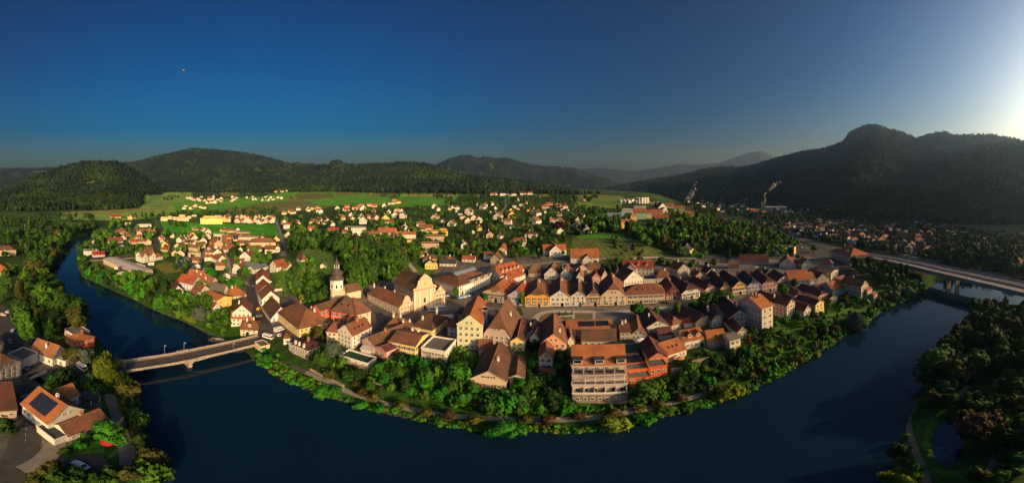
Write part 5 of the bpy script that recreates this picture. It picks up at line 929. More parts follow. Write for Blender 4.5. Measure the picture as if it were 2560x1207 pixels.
rows_(ZL, 4.642, 'in the housing estate above the right wood', [(505,430,285,26,'Bgf',-6), (560,405,285,24,'Bgf',-6), (610,380,240,22,'Bgf',-6), (650,360,190,20,'Bgf',-6), (770,335,140,22,'wgf',-4), (800,310,150,18,'wwf',-4), (930,305,130,24,'wgf',-4), (925,280,130,20,'wwf',-4), (925,412,155,88,'nos',0), (1100,412,185,76,'cos',0), (1165,468,190,74,'Bos',0), (775,512,140,70,'yos',12), (850,450,70,80,'yos',12), (1150,322,120,50,'wrg'), (1205,335,60,40,'wrg',20), (1272,280,100,34,'cos',0), (1385,312,120,34,'cos',0), (1460,388,170,40,'tos',0), (200,515,70,30,'wkg'), (312,568,95,34,'wrg',10)])
rows_(ZE, 4.267, 'around the car parks behind the old town', [(332,165,105,58,'Ykg',-20), (1345,140,230,62,'ckf',14), (1455,150,60,70,'ykf',-20), (1030,155,90,40,'tRg',0), (1045,262,315,40,'mms',0), (830,305,115,46,'trs',0), (1400,300,170,44,'wrg',0), (1500,285,120,40,'wrs',0), (1590,305,120,50,'wog',20), (1600,300,60,50,'wog',30), (1800,300,100,50,'trs',0), (1860,300,60,50,'wrg',0), (250,400,150,88,'grg',30), (440,440,110,60,'trg',25), (560,400,120,50,'emg',25), (620,460,120,60,'emg',25), (895,410,70,30,'crs'), (1020,420,140,50,'ems',0), (1180,420,120,50,'emg',20), (1125,370,120,26,'ems',0), (80,420,90,50,'trs')])
house('hospital', 'hospital', 'large grey villa like building with orange hipped roof beside the highway', ZE(1870,190, 2075,270, 2195,215), 8.5, 6, 'sl', 'g', 'o', ta=0, tb=0, rows=3, cols=9, chim=(W1, B1, B2), dorm=2)
# --- clusters of many small houses
def cluster(poly, n, wr, codes, area, gap=1.0, hm=(4.5, 6.5), yawr=40, merged=None):
    us = [p[0] for p in poly]; vs = [p[1] for p in poly]; got = 0; tries = 0; P0 = np.array(poly, float)
    while got < n and tries < n * 40:
        tries += 1; u, v = random.uniform(min(us), max(us)), random.uniform(min(vs), max(vs))
        if not in_poly(np.array([u]), np.array([v]), poly)[0]: continue
        P = hit(u, v); w_ = random.uniform(*wr); rad = w_ * .75 * gap
        if any((P.x - f[0]) ** 2 + (P.y - f[1]) ** 2 < (rad + max(f[2], f[3])) ** 2 for f in FOOT): continue
        if any((P.x - f[0]) ** 2 + (P.y - f[1]) ** 2 < (rad * .7 + f[2]) ** 2 for f in ROADS): continue
        if merged is not None: merged.append((P.x, P.y, w_, random.uniform(*hm), random.choice(codes), random.uniform(0, 6.28))); FOOT.append((P.x, P.y, w_ / 2, w_ / 2, 0)); got += 1; continue
        D = P.length; wpx = math.degrees(w_ / D) * PPD; hh = random.uniform(*hm); v2 = V0 + math.degrees(math.atan2(H - float(zat(P.x, P.y)) - hh, D)) * PPD
        small(u, v, wpx, v - v2, random.choice(codes), area, random.uniform(-yawr, yawr), maxw=3); got += 1
WR = ['wrg', 'eRg', 'crg', 'ers', 'wrg', 'wos', 'yrg', 'ekg', 'tbs']
cluster([(555,546), (640,543), (690,550), (690,562), (640,560), (560,556)], 26, (9, 12), ['wrg', 'cRg', 'ers', 'crg'], 'in the dense row house estate', .8)
rows_(Z(0, 340, 2.977), 2.977, 'beside the bright green field', [(1222,632,52,28,'ctf',0), (1265,620,28,22,'ctf',0), (1300,625,30,22,'ctf',0), (1362,633,88,28,'stf',0), (1355,605,46,18,'ctf',0), (1408,615,30,18,'ctf',0), (1445,600,36,12,'etf',0), (1575,655,165,42,'Ykf',-4), (1560,622,90,24,'Ykf',0), (1622,615,60,22,'mtf',0), (1660,640,50,30,'ykf',0)])
cluster([(465,497), (520,492), (560,500), (610,498), (612,506), (520,512), (480,508)], 22, (11, 16), ['wrg', 'crs', 'srg', 'wrs', 'trs'], 'in the village around the far church', .9, (5, 8))
cluster([(560,494), (610,490), (705,495), (700,502), (620,505), (580,500)], 14, (10, 14), ['wrg', 'crs', 'wkg'], 'right of the far village church', .9)
cluster([(450,515), (485,512), (520,522), (500,530), (455,524)], 7, (11, 15), ['wrs', 'crg'], 'below the far village church', 1)
cluster([(668,478), (735,474), (735,482), (670,484)], 7, (12, 16), ['wrs', 'cos', 'yrg'], 'at the upper edge of the far fields', 1)
cluster([(675,532), (740,522), (880,516), (960,505), (1000,500), (1010,510), (960,520), (880,530), (780,535), (690,538)], 26, (11, 19), ['wrs', 'crs', 'cos', 'yrs', 'wrg', 'tRs'], 'along the edge of the far fields', .9, (5, 8), 15)
cluster([(840,535), (1000,525), (1040,545), (980,570), (850,560)], 16, (9, 13), WR, 'between the trees left of the hillside', 1.2)
cluster([(1080,520), (1250,512), (1440,520), (1500,530), (1440,575), (1150,560), (1060,545)], 22, (9, 13), WR, 'on the wooded hillside', 1.5)
cluster([(440,600), (520,590), (600,600), (660,625), (640,660), (560,660), (500,640), (420,625)], 14, (8, 12), ['crg', 'wrg', 'trs', 'wrs', 'yrg'], 'between the gardens of the left town', 1.0, (3.5, 5.5))
cluster([(540,640), (620,650), (600,690), (545,675)], 6, (8, 11), ['wrg', 'trs'], 'near the lane of terraced houses', 1.0, (3.5, 5))
MG = []
cluster([(1960,560), (2100,555), (2320,595), (2380,625), (2300,640), (2150,612), (1960,585)], 190, (9, 13), ['wrg', 'tkg', 'wrs', 'wkg', 'wrg', 'wkg'], '', .8, (4, 7), merged=MG)
cluster([(1780,515), (1900,508), (2050,512), (2100,535), (1900,540)], 40, (12, 30), ['wks', 'wrs', 'gkf', 'tks'], '', .8, (4, 9), merged=MG)
cluster([(2100,545), (2300,560), (2520,590), (2480,620), (2330,598)], 60, (9, 14), ['wkg', 'wrg', 'gkg'], '', 1, (4, 7), merged=MG)
cluster([(1700,505), (1900,500), (2100,520), (2100,540), (1800,530)], 40, (12, 22), ['wkg', 'wrs', 'wkf'], '', 1, (4, 8), merged=MG)
cluster([(2380,600), (2560,590), (2640,600), (2640,700), (2560,690), (2480,660)], 26, (10, 22), ['wkf', 'wks', 'wrs'], '', 1, (4, 6), merged=MG)
V, F, M = [], [], []; SM = {}
mm = [wallm('w'), wallm('t'), wallm('g'), roofm('r'), roofm('R'), roofm('k')]; mi = {'w': 0, 't': 1, 'g': 2, 'r': 3, 'R': 4, 'k': 5}
for x, y, w_, h_, code, rz in MG:
    n0 = len(V); z = float(zat(x, y)); d_ = w_ * .8; box(V, F, M, (0, 0, h_ / 2 - 1), (w_, d_, h_ + 2), mi[code[0]])
    if code[2] != 'f': V2, F2 = roof_shell(w_, d_, d_ * .4, 1, 1, .5); n = len(V); V += [(a, b_, c + h_ + .1) for a, b_, c in V2]; F += [tuple(i + n for i in f) for f in F2]; M += [mi[code[1]]] * len(F2)
    else: box(V, F, M, (0, 0, h_ + .15), (w_ + .4, d_ + .4, .3), mi[code[1]])
    c, s = math.cos(rz), math.sin(rz); V[n0:] = [(x + a * c - b_ * s, y + a * s + b_ * c, z + e) for a, b_, e in V[n0:]]
o = mesh('valley_settlement', V, F, mm, None, M); o['kind'] = 'stuff'; o['label'] = 'dense shaded settlement of small houses in the valley beyond the highway'; o['category'] = 'settlement'

# ================================================================ trees
def leafcloud(seed, n, fs, kind):
    """unit crown: radius about 1, height 0..2 (broad) made of many small leaf faces on clumps, plus a knobbly core"""
    g = np.random.default_rng(seed)
    if kind == 'broad':
        K = 26; th = g.uniform(0, 2 * math.pi, K); ph = np.arccos(g.uniform(-.55, 1, K)); rr = g.uniform(.45, .95, K)
        C = np.stack([rr * np.sin(ph) * np.cos(th), rr * np.sin(ph) * np.sin(th), 1.0 + rr * np.cos(ph) * .95], -1); cr = g.uniform(.14, .42, K)
    elif kind == 'tall':
        K = 34; t = g.uniform(0, 1, K); th = g.uniform(0, 6.28, K); rad = .78 * np.sin(np.pi * np.clip(t * .86 + .1, 0, 1)) ** .7; C = np.stack([rad * np.cos(th), rad * np.sin(th), .12 + t * 1.8], -1); cr = g.uniform(.2, .34, K)
    elif kind == 'conifer':
        K = 46; t = g.uniform(0, 1, K) ** 1.2; th = g.uniform(0, 6.28, K); rad = .86 * (1 - t) + .03; C = np.stack([rad * np.cos(th), rad * np.sin(th), .08 + t * 1.85], -1); cr = .10 + .17 * (1 - t)
    elif kind == 'willow':
        K = 30; th = g.uniform(0, 6.28, K); t = g.uniform(0, 1, K); rad = .82 * np.sin(np.arccos(np.clip(t * 1.1 - .1, -1, 1))) + .1; C = np.stack([rad * np.cos(th), rad * np.sin(th), .25 + 1.6 * t], -1); cr = g.uniform(.2, .32, K)
    else:  # bush
        K = 16; th = g.uniform(0, 6.28, K); rad = g.uniform(.1, .75, K); C = np.stack([rad * np.cos(th), rad * np.sin(th), g.uniform(.15, .75, K) * (1.15 - rad * .5)], -1); cr = g.uniform(.25, .45, K)
    k = g.integers(0, K, n); d = g.normal(size=(n, 3)); d /= np.linalg.norm(d, axis=1)[:, None]
    P = C[k] + d * (cr[k] * g.uniform(.75, 1.12, n))[:, None]
    cen = np.array([0, 0, 1.0 if kind != 'bush' else .3]); out = P - cen; out /= np.linalg.norm(out, axis=1)[:, None] + 1e-6
    nrm = out * .7 + d * .6 + g.normal(size=(n, 3)) * .45; nrm /= np.linalg.norm(nrm, axis=1)[:, None]
    a = np.cross(nrm, g.normal(size=(n, 3))); a /= np.linalg.norm(a, axis=1)[:, None]; b_ = np.cross(nrm, a)
    s = (fs * g.uniform(.6, 1.35, n))[:, None]
    if kind == 'willow': a = np.tile([0, 0, 1.0], (n, 1)); b_ = np.cross(out, a); b_ /= np.linalg.norm(b_, axis=1)[:, None] + 1e-6; a = a * 2.6; b_ = b_ * .6
    V = np.stack([P - a * s - b_ * s * .6, P + a * s * .2 - b_ * s, P + a * s + b_ * s * .5, P - a * s * .3 + b_ * s], 1).reshape(-1, 3)
    F = np.arange(n * 4).reshape(n, 4)
    # core
    lat = [(.0, .02)] + [(1, t) for t in np.linspace(.12, .88, 6)] + [(0, .97)]; m_ = 10; CV = []; prof = {'broad': lambda t: .56 * math.sin(math.pi * t) ** .6, 'tall': lambda t: .6 * math.sin(math.pi * t) ** .6, 'conifer': lambda t: .72 * (1 - t), 'willow': lambda t: .72 * math.sin(math.pi * min(1, t * .8 + .2)) ** .7, 'bush': lambda t: .7 * math.sin(math.pi * (.5 + t * .5)) }[kind]
    hh = {'bush': .8}.get(kind, 1.85)
    for o, t in lat:
        for i in range(m_): r_ = prof(t) * o * g.uniform(.78, 1.12); CV.append((r_ * math.cos(i * 6.283 / m_), r_ * math.sin(i * 6.283 / m_), .06 + t * hh))
    CF = [(j * m_ + i, j * m_ + (i + 1) % m_, (j + 1) * m_ + (i + 1) % m_, (j + 1) * m_ + i) for j in range(len(lat) - 1) for i in range(m_)]
    return np.concatenate([V, np.array(CV)]), np.concatenate([F, np.array(CF) + n * 4])
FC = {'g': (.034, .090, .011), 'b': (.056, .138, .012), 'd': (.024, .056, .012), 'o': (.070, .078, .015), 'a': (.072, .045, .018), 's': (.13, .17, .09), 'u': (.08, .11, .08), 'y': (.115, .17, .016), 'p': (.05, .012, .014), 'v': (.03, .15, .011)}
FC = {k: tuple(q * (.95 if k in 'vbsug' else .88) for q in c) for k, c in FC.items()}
def leafm(c, isl=False):
    col = FC[c]; return mat(('foliage_' if not isl else 'woodland_') + c, col, rough=.75, spec=.12, var=.42, scale=.45 if not isl else .02, var2=(col[0] * 1.5, col[1] * 1.22, col[2] * 1.1), obj_var=0 if isl else .22, island=.5 if isl else 0)
BARK = mat('bark', (.07, .05, .035), var=.3, scale=2)
CM = {}
def crownmesh(kind, c, var):
    k = (kind, c, var)
    if k not in CM:
        if (kind, var) not in CM: CM[(kind, var)] = leafcloud(hash_(kind) + var, {'broad': 1900, 'tall': 1900, 'conifer': 1700, 'willow': 1800, 'bush': 800}[kind], {'broad': .085, 'tall': .085, 'conifer': .07, 'willow': .06, 'bush': .11}[kind], kind)
        V, F = CM[(kind, var)]; o = npmesh('crown', V, F, leafm(c)); CM[k] = o.data; bpy.data.objects.remove(o)
    return CM[k]
def hash_(s): return sum(ord(x) * (i + 1) for i, x in enumerate(s))
_tv, _tf = [], []
for i, (z, r_) in enumerate([(-.6, .07), (.0, .06), (.5, .045), (1.0, .03), (1.6, .01)]): _tv += [(r_ * math.cos(a * 1.047) + .03 * i * (i % 2), r_ * math.sin(a * 1.047), z) for a in range(6)]
_tf = [(j * 6 + i, j * 6 + (i + 1) % 6, (j + 1) * 6 + (i + 1) % 6, (j + 1) * 6 + i) for j in range(4) for i in range(6)]
for a in range(5):
    n = len(_tv); c_, s_ = math.cos(a * 1.3), math.sin(a * 1.3); _tv += [(.02, 0, .45 + .1 * a), (-.02, .02, .45 + .1 * a), (0, -.02, .5 + .1 * a), (.5 * c_, .5 * s_, .95 + .1 * a)]; _tf += [(n, n + 1, n + 3), (n + 1, n + 2, n + 3), (n + 2, n, n + 3)]
TRK = mesh('trunk', _tv, _tf, BARK); TRM = TRK.data; bpy.data.objects.remove(TRK)
TREES = []      # (x, y, z, height, crown radius, kind, colour, area)
TG = {}
def tadd(x, y, h_, r_, kind, c, area, force=False, sp=.75):
    r_ = float(r_)
    if not force:
        for f in FOOT:
            dx, dy = x - f[0], y - f[1]
            if abs(dx) + abs(dy) > 60: continue
            c_, s_ = math.cos(-f[4]), math.sin(-f[4]); lx, ly = dx * c_ - dy * s_, dx * s_ + dy * c_
            if abs(lx) < f[2] + min(r_ * .6, 3) and abs(ly) < f[3] + min(r_ * .6, 3): return False
        for q in ROADS:
            if (x - q[0]) ** 2 + (y - q[1]) ** 2 < (q[2] + min(r_ * .45, 2.0)) ** 2: return False
        gx, gy = int(x // 12), int(y // 12)
        for i in (-1, 0, 1):
            for j in (-1, 0, 1):
                for t in TG.get((gx + i, gy + j), ()):
                    if (x - t[0]) ** 2 + (y - t[1]) ** 2 < ((r_ + t[2]) * sp) ** 2: return False
    TG.setdefault((int(x // 12), int(y // 12)), []).append((x, y, r_)); TREES.append((x, y, float(zat(x, y)), h_, r_, kind, c, area)); return True
def grove(poly, n, hr, kinds, area, sp=.75, cols='gd'):
    poly = np.array(poly, float); lo, hi = poly.min(0), poly.max(0); got = 0
    for _ in range(n * 14):
        if got >= n: break
        u, v = random.uniform(lo[0], hi[0]), random.uniform(lo[1], hi[1])
        if not in_poly(np.array([u]), np.array([v]), poly)[0]: continue
        P = hit(u, v)
        if P.z == 0 and (poly_sd(np.array([P.x]), np.array([P.y]), RV)[0] < .5): continue
        if P.x > 0 and P.y < 60 and poly_sd(np.array([P.x]), np.array([P.y]), PO)[0] < 5.5: continue
        k = random.choice(kinds); h_ = random.uniform(*hr); r_ = h_ * {'broad': .42, 'tall': .26, 'conifer': .22, 'willow': .5, 'bush': .75}[k] * random.uniform(.85, 1.15)
        got += tadd(P.x, P.y, h_, r_, k, random.choice(cols), area, sp=sp)
def one(u, v, h_, r_, kind, c, area): P = hit(u, v); tadd(P.x, P.y, h_, r_, kind, c, area, True)
PKP = GRAV
for px_ in ([(2290,1008), (2272,1048), (2276,1090), (2292,1135), (2312,1182), (2318,1215)], [(2330,1005), (2372,998), (2400,985), (2420,965)], [(2440,990), (2462,978), (2486,970), (2490,950), (2520,945), (2550,960)], [(2460,1190), (2480,1165), (2490,1130)], [(2440,850), (2425,880), (2405,905)]): strip('park_path', px_, 1.8, mat('park_gravel', (.16, .13, .11), rough=.95, var=.2), .12)
# singled-out trees (photo pixel of the foot)
SPECIAL = []
def spec(u, v, h_, r_, kind, c, label, name='tree', cat='tree'): P = hit(u, v); TG.setdefault((int(P.x // 12), int(P.y // 12)), []).append((P.x, P.y, r_)); SPECIAL.append((P.x, P.y, float(zat(P.x, P.y)), h_, r_, kind, c, label, name, cat))
spec(268, 952, 13, 6.8, 'willow', 'y', 'large yellow green weeping willow at the left end of the old bridge', 'willow_tree')
spec(208, 912, 9, 4.4, 'broad', 'u', 'blue grey tree between the willow and the white left bank house'); spec(186, 912, 8.5, 4.6, 'broad', 'o', 'brown green round tree beside the blue grey tree on the left bank')
spec(73, 862, 19, 4.6, 'tall', 'b', 'tall bright green tree beside the road junction on the left bank'); spec(268, 1112, 9, 4.5, 'broad', 'v', 'bright green tree at the end of the long low white house')
spec(505, 812, 12, 5.2, 'broad', 'u', 'silver grey spreading tree on the town side of the left river arm'); spec(833, 900, 9.5, 3.8, 'broad', 'u', 'blue grey cedar below the white stepped gable house')
spec(805, 925, 9, 5.2, 'broad', 'g', 'broad green tree beside the long white house above the promenade'); spec(478, 812, 6, 4.6, 'broad', 'y', 'yellow green round bush tree left of the silver grey tree')
spec(1595, 792, 8.5, 3.9, 'broad', 'v', 'round green tree at the lower edge of the market square'); spec(1642, 795, 6.5, 2.4, 'tall', 'v', 'small pointed green tree on the market square beside the white gabled house')
spec(1692, 790, 9.5, 2.7, 'tall', 'y', 'yellow green upright tree near the parked van at the square'); spec(1738, 778, 7.5, 3.9, 'broad', 'v', 'bright green tree in front of the big square trees')
spec(1770, 770, 10, 5.6, 'broad', 'g', 'large dark green tree, left one of the two big square trees'); spec(1808, 762, 10.5, 5.4, 'broad', 'g', 'large dark green tree, right one of the two big square trees')
spec(1957, 738, 8, 4.4, 'broad', 'b', 'bright green round tree before the white gabled row end'); spec(1985, 722, 8, 3.4, 'broad', 'g', 'dull green tree right of the bright round tree near the row end')
spec(1212, 755, 6.5, 2, 'tall', 'v', 'slim young tree in front of the cream corner house'); spec(1306, 764, 8, 2, 'tall', 'b', 'slim tree between the lilac and the orange yellow market houses'); spec(1139, 745, 8, 2.2, 'tall', 'b', 'slim tree at the corner of the large shop building')
spec(1296, 795, 6, 2.8, 'broad', 'g', 'small green tree beside the half hipped house on the square'); spec(2445, 1095, 10, 6, 'broad', 'a', 'large brown tree beside the pond', 'copper_beech'); spec(2345, 940, 13, 8.6, 'broad', 'g', 'largest tree of the right bank, wide and dark green')
spec(2362, 990, 9, 4.6, 'broad', 'd', 'round dark green tree below the largest right bank tree'); spec(2482, 880, 14, 7, 'broad', 'd', 'huge dark tree on the right bank behind the garden'); spec(2462, 860, 15, 5, 'tall', 'd', 'tall dark double crowned tree near the right edge')
spec(2332, 1010, 7, 3.2, 'broad', 'o', 'orange brown tree above the right bank path', 'tree'); spec(2250, 1215, 7.5, 4.6, 'willow', 'y', 'drooping yellow green tree at the bottom edge of the right bank', 'willow_tree'); spec(2535, 702, 16, 6.5, 'broad', 's', 'pale willow beyond the highway bridge at the right edge', 'willow_tree')
spec(2136, 830, 11, 6, 'willow', 'u', 'large grey green willow hanging over the right river arm', 'willow_tree'); spec(2178, 795, 6, 4, 'broad', 'v', 'bright green round tree at the water below the car park'); spec(1610, 1005, 9, 6.4, 'broad', 'g', 'wide dark green tree beside the stepped plaza'); spec(1822, 992, 5.5, 5.2, 'bush', 'y', 'large yellow green bush leaning over the water'); spec(1268, 1090, 6, 5, 'broad', 'v', 'large green tree hanging over the water below the stone warehouse')
spec(1532, 1072, 4.6, 4.4, 'bush', 'y', 'yellow green round bush at the water below the terraced building'); spec(905, 622, 9, 5, 'broad', 'p', 'dark purple beech at the top of the castle hill wood'); spec(1395, 580, 14, 7.5, 'broad', 'p', 'very dark purple tree on the hillside', 'copper_beech')
spec(614, 700, 13, 2.6, 'tall', 'b', 'narrow poplar beside the white cottage with black roof', 'poplar_tree'); spec(660, 665, 9, 4.6, 'broad', 'g', 'round dark green tree left of the tall white gabled house at the bend'); spec(1822, 650, 14, 3, 'conifer', 'd', 'dark green spruce beside the yellow house with the black roof', 'spruce_tree'); spec(1290, 672, 12, 3, 'conifer', 'u', 'grey green spruce behind the hotel', 'spruce_tree')
spec(1785, 668, 8, 4.6, 'broad', 'y', 'glowing yellow green tree beside the road below the right wood'); spec(2036, 630, 9, 4, 'broad', 'b', 'bright green tree in the middle of the car park'); spec(1976, 648, 7, 3.6, 'broad', 'd', 'left one of two round dark trees by the long building with the yellow end'); spec(1995, 650, 6, 3.4, 'broad', 'd', 'right one of two round dark trees by the long building with the yellow end')
for i, (u, v) in enumerate([(903,990), (935,1004), (1002,1024), (1066,1042), (1120,1050), (1190,1062), (1312,1060), (1370,1062), (1448,1052), (1536,1046), (1600,1026), (1652,1020), (1700,1006), (1775,985), (1880,950), (1905,935)]): one(u, v, 4.2, 2.3, 'broad', random.choice('ao'), 'in the row of small brownish trees along the promenade')
# groves: base polygons in photo pixels
grove([(45,862), (90,868), (200,832), (222,812), (188,775), (152,740), (122,706), (112,700), (130,668), (178,625), (204,596), (236,584), (225,576), (150,592), (90,632), (55,700), (38,780)], 75, (11, 17), ['broad'] * 4 + ['tall'], 'on the left river bank', .55, 'gdob')
grove([(0,548), (0,625), (60,648), (100,602), (215,583), (245,572), (240,545), (150,540), (60,548)], 110, (10, 17), ['broad', 'broad', 'tall'], 'in the dark wood at the far left', .55, 'ddg')
grove([(0,640), (30,640), (40,700), (30,760), (0,760)], 10, (6, 10), ['broad'], 'by the houses at the left edge', .7, 'gb')
grove([(192,640), (207,690), (270,719), (330,745), (400,780), (460,802), (520,832), (560,846), (585,812), (550,785), (490,752), (440,726), (380,702), (300,690), (240,668), (215,650)], 110, (4.5, 9.5), ['broad', 'broad', 'bush', 'broad'], 'on the town side of the left river arm', .5, 'ggbvd')
grove([(238,588), (205,612), (200,640), (235,640), (300,600), (330,560), (400,545), (370,530), (280,545)], 50, (5, 10), ['broad', 'bush'], 'where the left river arm bends away', .6, 'gbd')
grove([(330,560), (520,590), (690,595), (690,640), (650,690), (560,760), (520,740), (470,700), (400,650), (230,640)], 150, (4, 9), ['broad', 'broad', 'bush', 'conifer'], 'between the houses of the left town', .8, 'gbdv')
grove([(480,690), (560,720), (560,780), (500,760)], 20, (4, 8), ['broad', 'bush'], 'behind the riverside houses near the lane', .6, 'gbv')
grove([(700,606), (780,600), (860,612), (960,618), (1055,634), (1048,650), (1020,668), (985,700), (940,712), (880,728), (860,690), (850,640), (800,625), (715,630)], 190, (10, 16), ['broad', 'tall', 'broad', 'conifer'], 'in the wood behind the church tower', .5, 'ggdbg')
grove([(870,612), (1010,622), (1010,672), (880,655)], 60, (13, 18), ['tall', 'tall', 'broad'], 'in the brownish tall wood left of the big church', .42, 'odgd')
grove([(682,655), (740,640), (800,650), (830,690), (828,742), (760,762), (705,735), (680,700)], 80, (1.2, 3.2), ['bush', 'broad', 'bush'], 'on the grassy castle hill', .8, 'gbvy')
grove([(770,700), (830,705), (832,748), (790,760), (765,750)], 16, (6, 10), ['broad'], 'just left of the church tower', .5, 'dgg')
grove([(735,845), (780,840), (815,850), (812,900), (770,860)], 14, (3, 6), ['broad', 'bush'], 'in the garden between the yellow long building and the cream house', .6, 'gbo')
grove([(785,870), (850,905), (880,940), (930,960), (960,985), (900,985), (850,960), (790,930), (760,890)], 34, (3, 6), ['broad', 'bush'], 'below the white bastion', .6, 'gdob')
grove([(620,868), (700,892), (720,915), (760,935), (700,935), (650,905)], 22, (2, 4), ['bush', 'broad'], 'below the kiosk at the old bridge', .5, 'gbv')
grove([(1000,905), (1050,920), (1180,945), (1185,985), (1260,995), (1340,985), (1400,1000), (1420,1035), (1300,1040), (1180,1030), (1060,1010), (990,990), (940,960), (960,920)], 120, (3.5, 8), ['broad', 'broad', 'bush'], 'in the riverside gardens left of the terraced building', .5, 'gvdbv')
grove([(1150,890), (1190,900), (1180,940), (1100,925)], 10, (3, 6), ['broad', 'bush'], 'in the garden below the pale green gabled house', .6, 'gb')
grove([(1280,985), (1330,900), (1355,900), (1350,990), (1420,1000), (1430,1035), (1330,1030)], 26, (4, 8), ['broad', 'bush'], 'between the narrow grey house and the terraced building', .5, 'gvd')
grove([(1340,870), (1420,860), (1425,990), (1335,985)], 40, (2, 5), ['bush', 'broad'], 'in the shady yards left of the terraced building', .5, 'dgv')
grove([(1430,1030), (1560,1022), (1560,1036), (1430,1044)], 14, (1.5, 3), ['bush'], 'at the foot of the terraced building', .5, 'vg')
grove([(1580,1010), (1660,960), (1700,930), (1790,900), (1880,880), (1900,900), (1860,940), (1780,968), (1680,1002)], 60, (2.5, 6), ['broad', 'bush', 'bush'], 'in the terraced gardens below the orange roofed houses', .55, 'gvbd')
grove([(1850,870), (1900,810), (1950,800), (2060,760), (2150,735), (2190,740), (2150,785), (2060,838), (1990,875), (1900,918)], 90, (2.4, 5.5), ['broad', 'broad', 'bush', 'conifer'], 'in the gardens below the large beige block', .55, 'gdovb')
grove([(2190,760), (2240,720), (2300,700), (2340,705), (2310,730), (2250,755)], 26, (4, 8), ['broad', 'bush'], 'at the water between old town and highway bridge', .5, 'sgsb')
grove([(2120,660), (2180,655), (2250,680), (2300,690), (2280,715), (2220,725), (2170,700)], 30, (8, 14), ['broad', 'tall'], 'on the slope at the end of the highway bridge', .6, 'gdd')
grove([(1880,930), (2000,880), (2070,840), (2160,790), (2230,745), (2280,735), (2230,762), (2160,806), (2060,868), (1960,928), (1900,958)], 90, (2, 5), ['broad', 'bush', 'bush'], 'on the bank below the large beige block', .5, 'gvdo')
grove([(1690,905), (1770,880), (1778,900), (1700,925)], 12, (1.2, 2.5), ['bush'], 'on the terrace beside the red orange house', .6, 'vg')
grove([(1450,600), (1620,600), (1640,640), (1470,642)], 9, (3, 7), ['broad', 'bush'], 'scattered on the olive meadow', 1, 'gd')
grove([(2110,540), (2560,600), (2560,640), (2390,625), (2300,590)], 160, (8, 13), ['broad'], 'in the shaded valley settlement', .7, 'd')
# bushes right at the water's edge of the old town
for k in range(800):
    pts = prom; shore = [(600,868), (640,907), (680,936), (740,962), (800,990), (860,1006), (920,1024), (1000,1044), (1060,1056), (1140,1070), (1200,1080), (1260,1086), (1340,1079), (1430,1083), (1500,1077), (1560,1071), (1640,1046), (1720,1030), (1800,1002), (1850,990), (1900,964), (1960,936), (2000,910), (2060,874), (2110,841), (2160,811), (2230,766), (2290,742)]
    t = random.uniform(0, len(shore) - 1.001); i = int(t); f = t - i; u = shore[i][0] * (1 - f) + shore[i + 1][0] * f; v = shore[i][1] * (1 - f) + shore[i + 1][1] * f - random.uniform(-2, 34 if u < 900 else 16)
    P = hit(u, v); h_ = random.choice((.6, .8, 1.1, 1.5, 2.2)) * random.uniform(.8, 1.3); tadd(P.x, P.y, h_, h_ * random.uniform(1.0, 1.8), 'bush', random.choice('vvbgvyv'), 'at the water edge below the promenade', sp=.36)
grove([(1040,600), (1100,560), (1250,515), (1440,518), (1450,560), (1420,585), (1425,640), (1300,655), (1200,650), (1100,640), (1060,660), (1030,650)], 330, (5, 9), ['broad', 'broad', 'broad', 'conifer'], 'among the hillside houses behind the church', .62, 'gdgbo')
grove([(690,548), (800,530), (1000,515), (1150,512), (1100,560), (1040,598), (900,562), (760,575), (720,590)], 240, (6, 10), ['broad', 'broad', 'tall'], 'in the leafy quarter beyond the castle hill', .62, 'gdgb')
grove([(1090,495), (1250,488), (1440,490), (1450,515), (1250,515), (1130,520)], 150, (9, 15), ['broad', 'conifer'], 'at the upper edge of the hillside', .6, 'ddg')
grove([(1440,520), (1560,520), (1560,548), (1480,550), (1440,585), (1445,560)], 40, (6, 11), ['broad'], 'near the blue grey terraces', .65, 'gd')
grove([(1440,545), (1520,555), (1600,575), (1630,600), (1620,620), (1560,580), (1440,590)], 50, (6, 11), ['broad', 'bush'], 'above the olive meadow', .65, 'gdb')
grove([(1640,560), (1700,540), (1760,545), (1850,565), (1930,585), (1990,612), (1985,640), (1900,648), (1800,632), (1700,640), (1650,618), (1612,580)], 200, (11, 17), ['broad', 'broad', 'tall'], 'in the wood on the right slope', .55, 'gdgob')
grove([(1700,600), (1780,600), (1790,640), (1740,650), (1690,640)], 16, (4, 8), ['broad', 'bush'], 'around the yellow house with the black roof', .6, 'gbv')
grove([(1450,650), (1700,652), (1800,660), (1800,672), (1560,668), (1450,664)], 30, (3, 6), ['broad', 'bush'], 'along the road behind the market row', .7, 'gb')
grove([(1480,665), (1560,668), (1590,690), (1510,700)], 10, (5, 8), ['broad'], 'beside the white balconied house', .6, 'gd')
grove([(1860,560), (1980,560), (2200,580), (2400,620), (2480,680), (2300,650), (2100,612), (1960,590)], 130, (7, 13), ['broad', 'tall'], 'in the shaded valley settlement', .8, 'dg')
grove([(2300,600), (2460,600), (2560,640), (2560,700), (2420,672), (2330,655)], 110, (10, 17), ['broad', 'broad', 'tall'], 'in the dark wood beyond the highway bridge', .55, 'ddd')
grove([(2560,752), (2500,745), (2455,768), (2430,795), (2408,830), (2392,856), (2350,898), (2330,935), (2316,965), (2298,1003), (2340,1000), (2400,960), (2560,950), (2600,800)], 90, (6, 13), ['broad', 'broad', 'tall'], 'on the right river bank', .55, 'dgdgo')
grove([(2275,1045), (2300,1010), (2350,1010), (2420,990), (2560,950), (2560,1207), (2420,1207), (2430,1150), (2430,1080), (2370,1035), (2310,1060), (2320,1120), (2300,1207), (2240,1207), (2262,1100)], 110, (3, 7.5), ['broad', 'bush', 'broad'], 'in the park around the pond', .6, 'dgogb')
